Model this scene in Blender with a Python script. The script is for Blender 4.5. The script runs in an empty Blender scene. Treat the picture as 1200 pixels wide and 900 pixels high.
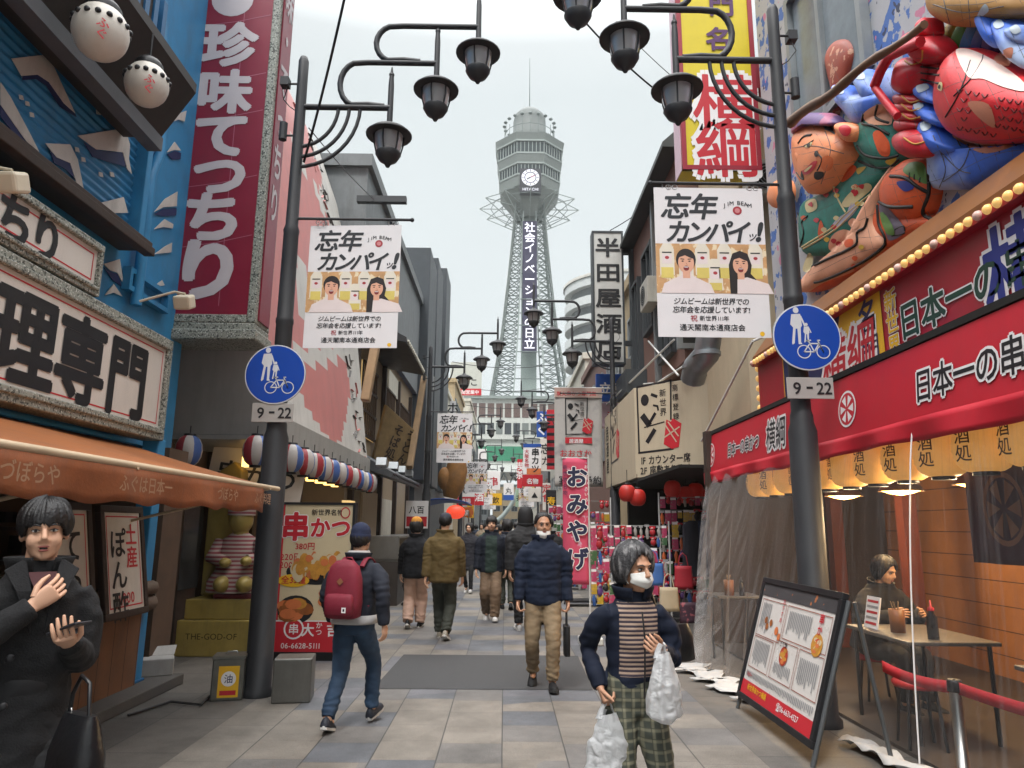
import bpy, math, random
from math import sin, cos, pi, radians as R, sqrt
from mathutils import Vector as V, Matrix as M, noise as NZ
random.seed(7)
S = bpy.context.scene
C = S.collection
# ---------------------------------------------------------------- camera
cam = bpy.data.objects.new('camera', bpy.data.cameras.new('camera')); C.objects.link(cam)
EYE = V((0, 0, 1.58)); FPX = 832.0
CM = M.Rotation(R(-.50993), 3, 'Z') @ M.Rotation(R(90 + 11.28823), 3, 'X') @ M.Rotation(R(.5), 3, 'Z')
cam.matrix_world = M.Translation(EYE) @ CM.to_4x4()
cam.data.sensor_width = 36; cam.data.lens = 36 * FPX / 1200
cam.data.clip_start = .05; cam.data.clip_end = 3000
S.camera = cam
# ---------------------------------------------------------------- overcast sky
w = bpy.data.worlds.new('World'); S.world = w; w.use_nodes = True
nt = w.node_tree; nt.nodes.clear()
N = nt.nodes.new; L = nt.links.new
out = N('ShaderNodeOutputWorld'); bg = N('ShaderNodeBackground'); sky = N('ShaderNodeTexSky')
sky.sky_type = 'NISHITA'; sky.sun_disc = False
sky.sun_elevation = R(58); sky.sun_rotation = R(200); sky.air_density = 1; sky.dust_density = 4
hs = N('ShaderNodeHueSaturation'); hs.inputs['Saturation'].default_value = .35
L(sky.outputs[0], hs.inputs['Color'])
tc = N('ShaderNodeTexCoord'); sx = N('ShaderNodeSeparateXYZ'); L(tc.outputs['Generated'], sx.inputs[0])
rp = N('ShaderNodeValToRGB')                              # an overcast sky is about three times brighter overhead than low down
rp.color_ramp.elements[0].position = 0; rp.color_ramp.elements[0].color = (.65, .70, .708, 1)
rp.color_ramp.elements[1].position = 1; rp.color_ramp.elements[1].color = (1, 1, 1, 1)
e = rp.color_ramp.elements.new(.55); e.color = (.66, .715, .725, 1)
e = rp.color_ramp.elements.new(.80); e.color = (1, 1, 1, 1)
ns = N('ShaderNodeTexNoise'); ns.inputs['Scale'].default_value = 1.5; ns.inputs['Detail'].default_value = 4
L(tc.outputs['Generated'], ns.inputs['Vector'])
L(sx.outputs['Z'], rp.inputs['Fac'])
ml = N('ShaderNodeMapRange'); L(sx.outputs['Z'], ml.inputs['Value'])
ml.inputs['From Min'].default_value = .60; ml.inputs['From Max'].default_value = .85
ml.inputs['To Min'].default_value = 6.3; ml.inputs['To Max'].default_value = 34.0
cl = N('ShaderNodeMapRange'); L(ns.outputs['Fac'], cl.inputs['Value'])
cl.inputs['To Min'].default_value = .84; cl.inputs['To Max'].default_value = 1.14
mm = N('ShaderNodeMath'); mm.operation = 'MULTIPLY'; L(ml.outputs[0], mm.inputs[0]); L(cl.outputs[0], mm.inputs[1])
vm = N('ShaderNodeVectorMath'); vm.operation = 'SCALE'; L(rp.outputs[0], vm.inputs[0]); L(mm.outputs[0], vm.inputs['Scale'])
mx = N('ShaderNodeMixRGB'); mx.inputs['Fac'].default_value = .9
L(hs.outputs[0], mx.inputs['Color1']); L(vm.outputs[0], mx.inputs['Color2'])
L(mx.outputs[0], bg.inputs['Color']); bg.inputs['Strength'].default_value = .1
L(bg.outputs[0], out.inputs['Surface'])
sd = bpy.data.lights.new('sun', 'SUN'); sd.energy = 1.4; sd.angle = R(14); sd.color = (1, .97, .93)
so = bpy.data.objects.new('sun', sd); C.objects.link(so)
so.rotation_euler = (R(32), 0, R(-20)); so.location = (0, -20, 60)
S.view_settings.view_transform = 'Standard'; S.view_settings.look = 'None'
S.view_settings.exposure = 0.92; S.view_settings.gamma = 1; S.view_settings.use_curve_mapping = False
S.render.engine = 'CYCLES'; S.cycles.use_denoising = True; S.cycles.max_bounces = 7
S.cycles.transparent_max_bounces = 12; S.cycles.sample_clamp_indirect = 6
# ---------------------------------------------------------------- helpers
def at(x, y, X=None, Y=None, Z=None):
    """the point of a wall, a cross street plane or a level that the photograph shows at pixel x, y (1200 x 900)"""
    d = CM @ V(((x - 600) / FPX, -(y - 450) / FPX, -1))
    t = X / d.x if X is not None else Y / d.y if Y is not None else (Z - EYE.z) / d.z
    return EYE + d * t
def lin(c):
    if isinstance(c, str):
        c = [int(c[i:i + 2], 16) / 255 for i in (0, 2, 4)]
        return tuple(x / 12.92 if x <= .04045 else ((x + .055) / 1.055) ** 2.4 for x in c)
    return tuple(c)
MATS = {}
def mat(name, col='808080', rough=.6, metal=0, var=.12, scale=4, bump=0, bscale=60, emis=None, es=0, spec=.4, coat=0, hook=None, dirt=0):
    if name in MATS: return MATS[name]
    m = bpy.data.materials.new(name); m.use_nodes = True; MATS[name] = m
    nt = m.node_tree; b = nt.nodes['Principled BSDF']; N = nt.nodes.new; L = nt.links.new
    c = lin(col)
    b.inputs['Roughness'].default_value = rough; b.inputs['Metallic'].default_value = metal
    b.inputs['Specular IOR Level'].default_value = spec; b.inputs['Coat Weight'].default_value = coat
    b.inputs['Base Color'].default_value = (*c, 1)
    if var or bump or hook or dirt:
        tc = N('ShaderNodeTexCoord')
        n = N('ShaderNodeTexNoise'); n.inputs['Scale'].default_value = scale; n.inputs['Detail'].default_value = 6; n.inputs['Roughness'].default_value = .65
        L(tc.outputs['Object'], n.inputs['Vector'])
        r = N('ShaderNodeMapRange'); r.inputs['From Min'].default_value = .25; r.inputs['From Max'].default_value = .75
        r.inputs['To Min'].default_value = 1 - var; r.inputs['To Max'].default_value = 1 + var; L(n.outputs['Fac'], r.inputs['Value'])
        s = N('ShaderNodeVectorMath'); s.operation = 'SCALE'; s.inputs[0].default_value = c; L(r.outputs[0], s.inputs['Scale'])
        src = s.outputs[0]
        if hook: 
            h = hook(nt, tc, src)
            if h is not None: src = h
        if dirt:
            n2 = N('ShaderNodeTexNoise'); n2.inputs['Scale'].default_value = 1.3; n2.inputs['Detail'].default_value = 9; n2.inputs['Roughness'].default_value = .75
            mp = N('ShaderNodeMapping'); mp.inputs['Scale'].default_value = (3, 3, .5); L(tc.outputs['Object'], mp.inputs[0]); L(mp.outputs[0], n2.inputs['Vector'])
            r2 = N('ShaderNodeMapRange'); r2.inputs['From Min'].default_value = .48; r2.inputs['From Max'].default_value = .72; r2.inputs['To Max'].default_value = dirt
            L(n2.outputs['Fac'], r2.inputs['Value'])
            mx = N('ShaderNodeMixRGB'); mx.inputs['Color2'].default_value = (.06, .055, .05, 1); L(r2.outputs[0], mx.inputs['Fac']); L(src, mx.inputs['Color1']); src = mx.outputs[0]
        L(src, b.inputs['Base Color'])
        rr = N('ShaderNodeMapRange'); rr.inputs['To Min'].default_value = max(0, rough - .12); rr.inputs['To Max'].default_value = min(1, rough + .12)
        L(n.outputs['Fac'], rr.inputs['Value']); L(rr.outputs[0], b.inputs['Roughness'])
        if bump:
            n3 = N('ShaderNodeTexNoise'); n3.inputs['Scale'].default_value = bscale; n3.inputs['Detail'].default_value = 5; L(tc.outputs['Object'], n3.inputs['Vector'])
            bp = N('ShaderNodeBump'); bp.inputs['Strength'].default_value = bump; bp.inputs['Distance'].default_value = .01
            L(n3.outputs['Fac'], bp.inputs['Height']); L(bp.outputs[0], b.inputs['Normal'])
    if es:
        b.inputs['Emission Color'].default_value = (*lin(emis or col), 1); b.inputs['Emission Strength'].default_value = es
    return m
def stripes(axis, period, c2, duty=.5, soft=.04):
    """hook: bands of a second colour along an object axis"""
    def f(nt, tc, src):
        N = nt.nodes.new; L = nt.links.new
        s = N('ShaderNodeSeparateXYZ'); L(tc.outputs['Object'], s.inputs[0])
        a = N('ShaderNodeMath'); a.operation = 'DIVIDE'; L(s.outputs[axis], a.inputs[0]); a.inputs[1].default_value = period
        fr = N('ShaderNodeMath'); fr.operation = 'FRACT'; L(a.outputs[0], fr.inputs[0])
        r = N('ShaderNodeMapRange'); r.inputs['From Min'].default_value = duty - soft; r.inputs['From Max'].default_value = duty + soft; L(fr.outputs[0], r.inputs['Value'])
        m = N('ShaderNodeMixRGB'); L(r.outputs[0], m.inputs['Fac']); L(src, m.inputs['Color1']); m.inputs['Color2'].default_value = (*lin(c2), 1)
        return m.outputs[0]
    return f
def chain(*hs):
    def f(nt, tc, src):
        for h in hs: src = h(nt, tc, src)
        return src
    return f
def blotch(scale, c2, lo=.5, hi=.56, detail=3, stretch=(1, 1, 1), vor=False):
    def f(nt, tc, src):
        N = nt.nodes.new; L = nt.links.new
        mp = N('ShaderNodeMapping'); mp.inputs['Scale'].default_value = stretch; L(tc.outputs['Object'], mp.inputs[0])
        if vor:
            n = N('ShaderNodeTexVoronoi'); o = n.outputs['Distance']
        else:
            n = N('ShaderNodeTexNoise'); n.inputs['Detail'].default_value = detail; o = n.outputs['Fac']
        n.inputs['Scale'].default_value = scale; L(mp.outputs[0], n.inputs['Vector'])
        r = N('ShaderNodeMapRange'); r.inputs['From Min'].default_value = lo; r.inputs['From Max'].default_value = hi; L(o, r.inputs['Value'])
        m = N('ShaderNodeMixRGB'); L(r.outputs[0], m.inputs['Fac']); L(src, m.inputs['Color1']); m.inputs['Color2'].default_value = (*lin(c2), 1)
        return m.outputs[0]
    return f
GL = {}
def glyph(ch, off):
    k = (ch, off)
    if k not in GL:
        c = bpy.data.curves.new('g', 'FONT'); c.body = ch; c.size = 1; c.offset = off; c.resolution_u = 3
        o = bpy.data.objects.new('g', c); me = bpy.data.meshes.new_from_object(o)
        GL[k] = ([v.co.copy() for v in me.vertices], [tuple(p.vertices) for p in me.polygons])
        bpy.data.objects.remove(o); bpy.data.curves.remove(c); bpy.data.meshes.remove(me)
    return GL[k]
def perp(d):
    a = V((0, 0, 1)) if abs(d.z) < .9 else V((1, 0, 0))
    x = d.cross(a).normalized(); return x, d.cross(x).normalized()
class MB:
    def __init__(s): s.v = []; s.f = []; s.m = []; s.sm = []; s.mats = []; s.seg = []
    def mi(s, m):
        if m not in s.mats: s.mats.append(m)
        return s.mats.index(m)
    def add(s, vs, fs, m, smooth=False):
        b = len(s.v); i = s.mi(m); s.v += [V(v) for v in vs]
        for f in fs: s.f.append(tuple(b + k for k in f)); s.m.append(i); s.sm.append(smooth)
        return s
    def box(s, x0, x1, y0, y1, z0, z1, m):
        return s.add([(x, y, z) for x in (x0, x1) for y in (y0, y1) for z in (z0, z1)],
                     [(0, 1, 3, 2), (4, 6, 7, 5), (0, 4, 5, 1), (2, 3, 7, 6), (0, 2, 6, 4), (1, 5, 7, 3)], m)
    def obox(s, c, sz, m, rot=None):
        rot = rot or M.Identity(3); c = V(c); h = [a / 2 for a in sz]
        return s.add([c + rot @ V((x * h[0], y * h[1], z * h[2])) for x in (-1, 1) for y in (-1, 1) for z in (-1, 1)],
                     [(0, 1, 3, 2), (4, 6, 7, 5), (0, 4, 5, 1), (2, 3, 7, 6), (0, 2, 6, 4), (1, 5, 7, 3)], m)
    def bar(s, a, b, w, h, m):
        a, b = V(a), V(b); d = b - a; x, y = perp(d.normalized())
        r = M((x, y, d.normalized())).transposed()
        return s.obox((a + b) / 2, (w, h, d.length), m, r)
    def tube(s, pts, r, m, n=8, caps=True, flat=1):
        pts = [V(p) for p in pts]; k = len(pts)
        rs = r if isinstance(r, (list, tuple)) else [r] * k
        vs = []; px = None
        for i, p in enumerate(pts):
            d = (pts[min(i + 1, k - 1)] - pts[max(i - 1, 0)]).normalized()
            if px is None: x, y = perp(d)
            else:
                x = (px - d * px.dot(d)).normalized(); y = d.cross(x)
            px = x
            for j in range(n):
                a = 2 * pi * j / n; vs.append(p + (x * cos(a) + y * sin(a) * flat) * rs[i])
        fs = [(i * n + j, i * n + (j + 1) % n, (i + 1) * n + (j + 1) % n, (i + 1) * n + j) for i in range(k - 1) for j in range(n)]
        s.add(vs, fs, m, True)
        if caps: s.add(vs[:n][::-1], [tuple(range(n))], m); s.add(vs[-n:], [tuple(range(n))], m)
        return s
    def lathe(s, c, prof, m, n=16, rot=None, smooth=True):
        c = V(c); rot = rot or M.Identity(3); k = len(prof)
        vs = [c + rot @ V((r * cos(2 * pi * j / n), r * sin(2 * pi * j / n), z)) for r, z in prof for j in range(n)]
        fs = [(i * n + j, i * n + (j + 1) % n, (i + 1) * n + (j + 1) % n, (i + 1) * n + j) for i in range(k - 1) for j in range(n)]
        return s.add(vs, fs, m, smooth)
    def ell(s, c, r, m, nu=14, nv=9, rot=None):
        if not isinstance(r, (list, tuple)): r = (r, r, r)
        c = V(c); rot = rot or M.Identity(3); vs = []; fs = []
        for i in range(nv + 1):
            t = pi * i / nv
            for j in range(nu):
                a = 2 * pi * j / nu
                vs.append(c + rot @ V((r[0] * sin(t) * cos(a), r[1] * sin(t) * sin(a), r[2] * cos(t))))
        fs = [(i * nu + j, (i + 1) * nu + j, (i + 1) * nu + (j + 1) % nu, i * nu + (j + 1) % nu) for i in range(nv) for j in range(nu)]
        return s.add(vs, fs, m, True)
    def loft(s, rings, m, caps=True, smooth=True, closed=True):
        n = len(rings[0]); vs = [p for r in rings for p in r]
        J = n if closed else n - 1
        fs = [(i * n + j, i * n + (j + 1) % n, (i + 1) * n + (j + 1) % n, (i + 1) * n + j) for i in range(len(rings) - 1) for j in range(J)]
        s.add(vs, fs, m, smooth)
        if caps: s.add(rings[0][::-1], [tuple(range(n))], m, smooth); s.add(rings[-1], [tuple(range(n))], m, smooth)
        return s
    def poly(s, pts, m): return s.add(pts, [tuple(range(len(pts)))], m)
    def prism(s, pts, off, m):
        pts = [V(p) for p in pts]; off = V(off); n = len(pts); q = [p + off for p in pts]
        return s.add(pts + q, [tuple(range(n - 1, -1, -1)), tuple(range(n, 2 * n))] + [(i, (i + 1) % n, n + (i + 1) % n, n + i) for i in range(n)], m)
    def grid(s, f, nu, nv, m, smooth=True):
        vs = [f(i / nu, j / nv) for i in range(nu + 1) for j in range(nv + 1)]
        return s.add(vs, [(i * (nv + 1) + j, (i + 1) * (nv + 1) + j, (i + 1) * (nv + 1) + j + 1, i * (nv + 1) + j + 1) for i in range(nu) for j in range(nv)], m, smooth)
    def build(s, name, parent=None, bevel=0, thick=0):
        if len(s.seg) > 1 or (s.seg and s.seg[0][1] - s.seg[0][0] < len(s.f)):      # every line of writing is a part of its own
            segs = s.seg; s.seg = []; used = set(); first = None
            for sg in segs + [None]:
                ix = [i for i in range(len(s.f)) if i not in used] if sg is None else range(*sg)
                used.update(ix)
                if not len(ix): continue
                q = MB(); mp = {}
                for i in ix:
                    for k in s.f[i]:
                        if k not in mp: mp[k] = len(q.v); q.v.append(s.v[k])
                    q.f.append(tuple(mp[k] for k in s.f[i])); q.m.append(s.m[i]); q.sm.append(s.sm[i])
                q.mats = s.mats
                o = q.build(name if sg else 'printed_mark', parent, bevel, thick); first = first or o
            return first
        me = bpy.data.meshes.new(name); me.from_pydata([tuple(v) for v in s.v], [], s.f)
        for m in s.mats: me.materials.append(m)
        me.polygons.foreach_set('material_index', s.m); me.polygons.foreach_set('use_smooth', s.sm); me.update()
        o = bpy.data.objects.new(name, me); C.objects.link(o)
        if parent:
            o.parent = parent
            if parent.parent is None and parent.name in WORLD: o.location = -WORLD[parent.name]
        if bevel:
            b = o.modifiers.new('bevel', 'BEVEL'); b.width = bevel; b.segments = 2; b.limit_method = 'ANGLE'; b.angle_limit = R(40)
        if thick:
            b = o.modifiers.new('solid', 'SOLIDIFY'); b.thickness = thick; b.offset = 0
        return o
WORLD = {}
ORD = ['first', 'second', 'third', 'fourth', 'fifth', 'sixth', 'seventh', 'eighth', 'ninth', 'tenth', 'eleventh', 'twelfth', 'thirteenth', 'fourteenth', 'fifteenth']
def tag(o, label=None, cat=None, group=None, kind=None):
    if label: o['label'] = label
    if cat: o['category'] = cat
    if group: o['group'] = group
    if kind: o['kind'] = kind
    return o
def thing(name, label, cat, loc=(0, 0, 0), rz=0, group=None, world=True):
    """Empty at the thing's base; world=True: its parts are written in street coordinates"""
    o = bpy.data.objects.new(name, None); C.objects.link(o); o.empty_display_size = .2
    o.location = loc; o.rotation_euler = (0, 0, rz); tag(o, label, cat, group)
    if world: WORLD[o.name] = V(loc)
    return o
def struct(name, mb, **k): return tag(mb.build(name, **k), kind='structure')
def kids(o): return KID.get(o.name, [c for c in o.children])
KID = {}
def dup(o, loc=None, rz=None, label=None, parent=None, group=None):
    c = o.copy(); C.objects.link(c)
    if parent: c.parent = parent
    if loc is not None: c.location = loc
    if rz is not None: c.rotation_euler = (0, 0, rz)
    if label: c['label'] = label
    if group: c['group'] = group
    for ch in list(o.children): dup(ch, parent=c)
    return c
class Fr:
    """a flat frame: a to the viewer's right, b up, c towards the viewer"""
    def __init__(s, o, r, u=(0, 0, 1)):
        s.o = V(o); s.r = V(r).normalized(); s.u = V(u); s.u = (s.u - s.r * s.u.dot(s.r)).normalized(); s.n = s.r.cross(s.u)
        s.rot = M((s.r, s.u, s.n)).transposed()
    def p(s, a, b, c=0): return s.o + s.r * a + s.u * b + s.n * c
    def box(s, mb, a0, a1, b0, b1, c0, c1, m): mb.obox(s.p((a0 + a1) / 2, (b0 + b1) / 2, (c0 + c1) / 2), (abs(a1 - a0), abs(b1 - b0), abs(c1 - c0)), m, s.rot)
    def quad(s, mb, a0, a1, b0, b1, c, m): mb.poly([s.p(a0, b0, c), s.p(a1, b0, c), s.p(a1, b1, c), s.p(a0, b1, c)], m)
    def poly(s, mb, pts, c, m): mb.poly([s.p(a, b, c) for a, b in pts], m)
    def disc(s, mb, a, b, ra, rb, c, m, n=20, r0=None):
        if r0 is None: mb.poly([s.p(a + ra * cos(2 * pi * i / n), b + rb * sin(2 * pi * i / n), c) for i in range(n)], m)
        else:
            q = [s.p(a + k * ra * cos(2 * pi * i / n), b + k * rb * sin(2 * pi * i / n), c) for k in (r0, 1) for i in range(n)]
            mb.add(q, [(i, n + i, n + (i + 1) % n, (i + 1) % n)[::-1] for i in range(n)], m)
    def line(s, mb, pts, wd, c, m):
        for (a, b), (a2, b2) in zip(pts, pts[1:]):
            d = V((a2 - a, b2 - b)); 
            if d.length == 0: continue
            q = V((-d.y, d.x)).normalized() * wd / 2; d = d.normalized() * wd * .3
            s.poly(mb, [(a - q.x - d.x, b - q.y - d.y), (a2 - q.x + d.x, b2 - q.y + d.y), (a2 + q.x + d.x, b2 + q.y + d.y), (a + q.x - d.x, b + q.y - d.y)], c, m)
    def ring(s, mb, a0, a1, b0, b1, wd, c0, c1, m):
        s.box(mb, a0, a1, b0, b0 + wd, c0, c1, m); s.box(mb, a0, a1, b1 - wd, b1, c0, c1, m)
        s.box(mb, a0, a0 + wd, b0 + wd, b1 - wd, c0, c1, m); s.box(mb, a1 - wd, a1, b0 + wd, b1 - wd, c0, c1, m)
    def border(s, mb, a0, a1, b0, b1, wd, c, m):
        s.quad(mb, a0, a1, b0, b0 + wd, c, m); s.quad(mb, a0, a1, b1 - wd, b1, c, m)
        s.quad(mb, a0, a0 + wd, b0 + wd, b1 - wd, c, m); s.quad(mb, a1 - wd, a1, b0 + wd, b1 - wd, c, m)
    def text(s, mb, t, a, b, size, m, off=.012, c=.002, vert=False, adv=None, sx=1, shear=0, center=False, ol=None, oo=.05, rot=0):
        """characters of height size; (a, b) is the left end of the base line, or the top centre of a column when vert"""
        cells = []; pen = 0; f0 = len(mb.f)
        for ch in t:
            vs, fs = glyph(ch, 0)
            wide = ord(ch) > 0x2e80
            if not vs: wd = .35
            elif wide: wd = 1.0
            else: wd = max(v.x for v in vs) + .06
            cells.append((ch, pen, wd)); pen += (adv or (1.0 if wide else 1.0)) * wd
        tot = pen
        def put(ch, x, wd, o_, m_, c_):
            vs, fs = glyph(ch, 0); r = o_ * .85
            for k in range((9 if size > .16 else 5) if r > .006 else 1):
                st_ = pi / 4 if size > .16 else pi / 2; dx, dy = (r * cos(k * st_ + .4), r * sin(k * st_ + .4)) if k else (0, 0); q = []
                for v in vs:
                    X, Y = v.x + dx, v.y + dy
                    if vert: A = a + (X - .5 * wd) * size * sx; B = b - (x + .86) * size + Y * size
                    else:
                        xx = (x + X - (tot / 2 if center else 0)) * sx * size; yy = Y * size
                        A = a + xx + shear * yy; B = b + yy + rot * xx
                    q.append(s.p(A, B, c_ + k * dk))
                mb.add(q, fs, m_)
        dk = .00016 if size < 1.5 else .002
        for ch, x, wd in cells:
            if ol: put(ch, x, wd, oo, ol, c)
        for ch, x, wd in cells: put(ch, x, wd, off, m, c + (10 * dk if ol else 0))
        mb.seg.append((f0, len(mb.f))); return tot * size * sx
RX = lambda a: M.Rotation(R(a), 3, 'X')
RY = lambda a: M.Rotation(R(a), 3, 'Y')
RZ = lambda a: M.Rotation(R(a), 3, 'Z')
def at_wall(side, X, y, z):   # frame on a street wall: side -1 = left wall (faces +x), +1 = right wall (faces -x)
    return Fr((X, y, z), (0, -side, 0))
def facing(x, y, z): return Fr((x, y, z), (1, 0, 0))
# common materials
BLACK = mat('black_ink', '17171a', .5, var=.05)
WHITE = mat('white_print', 'dcd9d8', .5, var=.03)
RED = mat('red_print', 'b3202c', .5, var=.06)
DKRED = mat('crimson_panel', '7c1a30', .35, var=.08, dirt=.15)
STEEL = mat('brushed_steel', '9a9a98', .35, 1, var=.1)
POLE = mat('dark_painted_steel', '27282b', .55, var=.15, bump=.05, dirt=.2)
GALV = mat('galvanised_metal', '8d9295', .45, .7, var=.15, dirt=.2)
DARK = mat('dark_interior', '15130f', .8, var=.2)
GLASS = mat('dark_window_glass', '2a3034', .12, var=.2, spec=.6)
GOLD = mat('yellow_print', 'd9a81e', .5, var=.06)
NAVY = mat('navy_print', '1e2450', .5, var=.06)
GREY = mat('grey_print', '8a8a8c', .6, var=.1)
SKINP = mat('printed_skin', 'cf9c82', .55, var=.05)
# ================================================================ ground
def paving_hook(nt, tc, src):
    N = nt.nodes.new; L = nt.links.new
    def math(op, a, b=None):
        n = N('ShaderNodeMath'); n.operation = op
        for i, q in enumerate((a, b)):
            if q is None: continue
            if isinstance(q, (int, float)): n.inputs[i].default_value = q
            else: L(q, n.inputs[i])
        return n.outputs[0]
    def mixc(f, a, b):
        n = N('ShaderNodeMixRGB')
        for i, q in enumerate((f, a, b)):
            if isinstance(q, tuple): n.inputs[i].default_value = (*q, 1)
            elif isinstance(q, float): n.inputs[i].default_value = q
            else: L(q, n.inputs[i])
        return n.outputs[0]
    def cmb(a, b):
        n = N('ShaderNodeCombineXYZ'); L(a, n.inputs[0]); L(b, n.inputs[1]); return n.outputs[0]
    s = N('ShaderNodeSeparateXYZ'); L(tc.outputs['Object'], s.inputs[0]); x, y = s.outputs[0], s.outputs[1]
    ax = math('ABSOLUTE', math('ADD', x, -.02))
    X = math('DIVIDE', x, .452); fx = math('FLOOR', X); shift = math('MULTIPLY', math('MODULO', math('ADD', fx, 40), 2), .13)
    Y = math('ADD', math('DIVIDE', y, .44), shift); fy = math('FLOOR', Y)
    wn = N('ShaderNodeTexWhiteNoise'); wn.noise_dimensions = '2D'; L(cmb(fx, fy), wn.inputs['Vector'])
    rp = N('ShaderNodeValToRGB'); rp.color_ramp.interpolation = 'CONSTANT'
    el = rp.color_ramp.elements
    el[0].position = 0; el[0].color = (*lin('66666a'), 1); el[1].position = .14; el[1].color = (*lin('5c5e62'), 1)
    for p, c in ((.42, '78726a'), (.70, '736d65'), (.86, '6a6764')):
        q = el.new(p); q.color = (*lin(c), 1)
    by = N('ShaderNodeMapRange'); L(y, by.inputs[0]); by.inputs[1].default_value = 5.2; by.inputs[2].default_value = 7.4; by.inputs[3].default_value = .5; by.inputs[4].default_value = 0
    bx = N('ShaderNodeMapRange'); L(x, bx.inputs[0]); bx.inputs[1].default_value = -1.2; bx.inputs[2].default_value = .3
    L(math('MINIMUM', math('ADD', wn.outputs['Value'], math('MULTIPLY', by.outputs[0], bx.outputs[0])), .99), rp.inputs[0])
    # plain slabs along both sides
    X2 = math('DIVIDE', math('ADD', x, .1), .9); Y2 = math('DIVIDE', y, .9)
    wn2 = N('ShaderNodeTexWhiteNoise'); wn2.noise_dimensions = '2D'; L(cmb(math('FLOOR', X2), math('FLOOR', Y2)), wn2.inputs['Vector'])
    rp2 = N('ShaderNodeValToRGB'); rp2.color_ramp.elements[0].color = (*lin('52504d'), 1); rp2.color_ramp.elements[1].color = (*lin('67625c'), 1); L(wn2.outputs['Value'], rp2.inputs[0])
    nz = N('ShaderNodeTexNoise'); nz.inputs['Scale'].default_value = .7; L(tc.outputs['Object'], nz.inputs['Vector'])
    side = math('GREATER_THAN', math('ABSOLUTE', math('ADD', math('ADD', fx, .5), .5)), 4.6)
    col = mixc(side, rp.outputs[0], rp2.outputs[0])
    # grit, stains, joints
    gr = N('ShaderNodeTexNoise'); gr.inputs['Scale'].default_value = 130; gr.inputs['Detail'].default_value = 4; L(tc.outputs['Object'], gr.inputs['Vector'])
    g = N('ShaderNodeMapRange'); g.inputs['From Min'].default_value = .3; g.inputs['From Max'].default_value = .7; g.inputs['To Min'].default_value = .62; g.inputs['To Max'].default_value = 1.34; L(gr.outputs['Fac'], g.inputs['Value'])
    st = N('ShaderNodeTexNoise'); st.inputs['Scale'].default_value = 1.6; st.inputs['Detail'].default_value = 9; st.inputs['Roughness'].default_value = .7; L(tc.outputs['Object'], st.inputs['Vector'])
    s2 = N('ShaderNodeMapRange'); s2.inputs['From Min'].default_value = .3; s2.inputs['From Max'].default_value = .65; s2.inputs['To Min'].default_value = .55; s2.inputs['To Max'].default_value = 1.1; L(st.outputs['Fac'], s2.inputs['Value'])
    k = math('MULTIPLY', g.outputs[0], s2.outputs[0])
    def joint(a, wd): 
        f = math('FRACT', a); return math('MAXIMUM', math('LESS_THAN', f, wd), math('GREATER_THAN', f, 1 - wd))
    j1 = math('MAXIMUM', joint(X, .011), math('MULTIPLY', joint(Y, .009), .45)); j2 = math('MAXIMUM', joint(X2, .006), joint(Y2, .006))
    jm = N('ShaderNodeMixRGB'); L(side, jm.inputs[0]); L(j1, jm.inputs[1]); L(j2, jm.inputs[2])
    sc = N('ShaderNodeVectorMath'); sc.operation = 'SCALE'; L(col, sc.inputs[0]); L(k, sc.inputs['Scale'])
    jf = math('MULTIPLY', jm.outputs[0], .8)
    # dropped chewing gum, pale and dark spots
    vo = N('ShaderNodeTexVoronoi'); vo.inputs['Scale'].default_value = 3.6; L(tc.outputs['Object'], vo.inputs['Vector'])
    sp = math('LESS_THAN', vo.outputs['Distance'], .045)
    c1 = mixc(jf, sc.outputs[0], (.03, .03, .03))
    return mixc(math('MULTIPLY', sp, .45), c1, (.07, .068, .065))
g = MB(); g.box(-600, 600, -200, 900, -.3, -.004, mat('far_ground', '6a6763', .9, var=.2))
struct('ground', g)
g = MB()
g.poly([(-4.6, -6, 0), (5.2, -6, 0), (5.2, 150, 0), (-4.6, 150, 0)], mat('granite_paving', '808080', .62, var=.02, hook=paving_hook, bump=.25, bscale=150))
struct('pavement', g)
g = MB(); g.poly([(-1.27, 7.42, .004), (.89, 7.42, .004), (.93, 9.3, .004), (-1.23, 9.3, .004)], mat('patched_asphalt', '3f3f40', .85, var=.18, scale=9, bump=.5, bscale=220))
struct('asphalt_patch', g)
# ================================================================ far tower
TWH = mat('tower_pale_steel', '818a87', .55, .1, var=.12)
TGR = mat('tower_grey', '626c6a', .55, .2, var=.15)
tw = thing('observation_tower', 'tall grey lattice tower with an octagonal lookout and clock rising over the street end', 'tower', (5.05, 155, 0), world=False)
def hw(z):
    pr = ((0, 15), (17, 11), (28, 8.3), (42, 6.1), (56, 4.7), (70, 3.5), (79, 3.0))
    for (a, p), (b, q) in zip(pr, pr[1:]):
        if z <= b: return p + (q - p) * (z - a) / (b - a)
    return 3.0
lat = MB(); zs = [26 + i * 2.05 for i in range(27)]
for i, z in enumerate(zs):
    for ax in (0, 1):
        for sd in (-1, 1):
            for s2 in (-1, 1):
                def pt(z, f): 
                    h = hw(z); a = s2 * h * f; b = sd * h
                    return V((a, b, z)) if ax == 0 else V((b, a, z))
                if i < 26:
                    z2 = zs[i + 1]
                    lat.bar(pt(z, 1), pt(z2, 1), .42, .42, TWH); lat.bar(pt(z, .42), pt(z2, .42), .3, .3, TWH)
                    lat.bar(pt(z, 1), pt(z2, .42), .17, .17, TGR); lat.bar(pt(z, .42), pt(z2, 1), .17, .17, TGR)
                lat.bar(pt(z, 1), pt(z, .42), .2, .2, TGR)
                if i % 3 == 0 and s2 == 1: lat.bar(pt(z, .42), pt(z, -.42), .2, .2, TGR)
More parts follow.
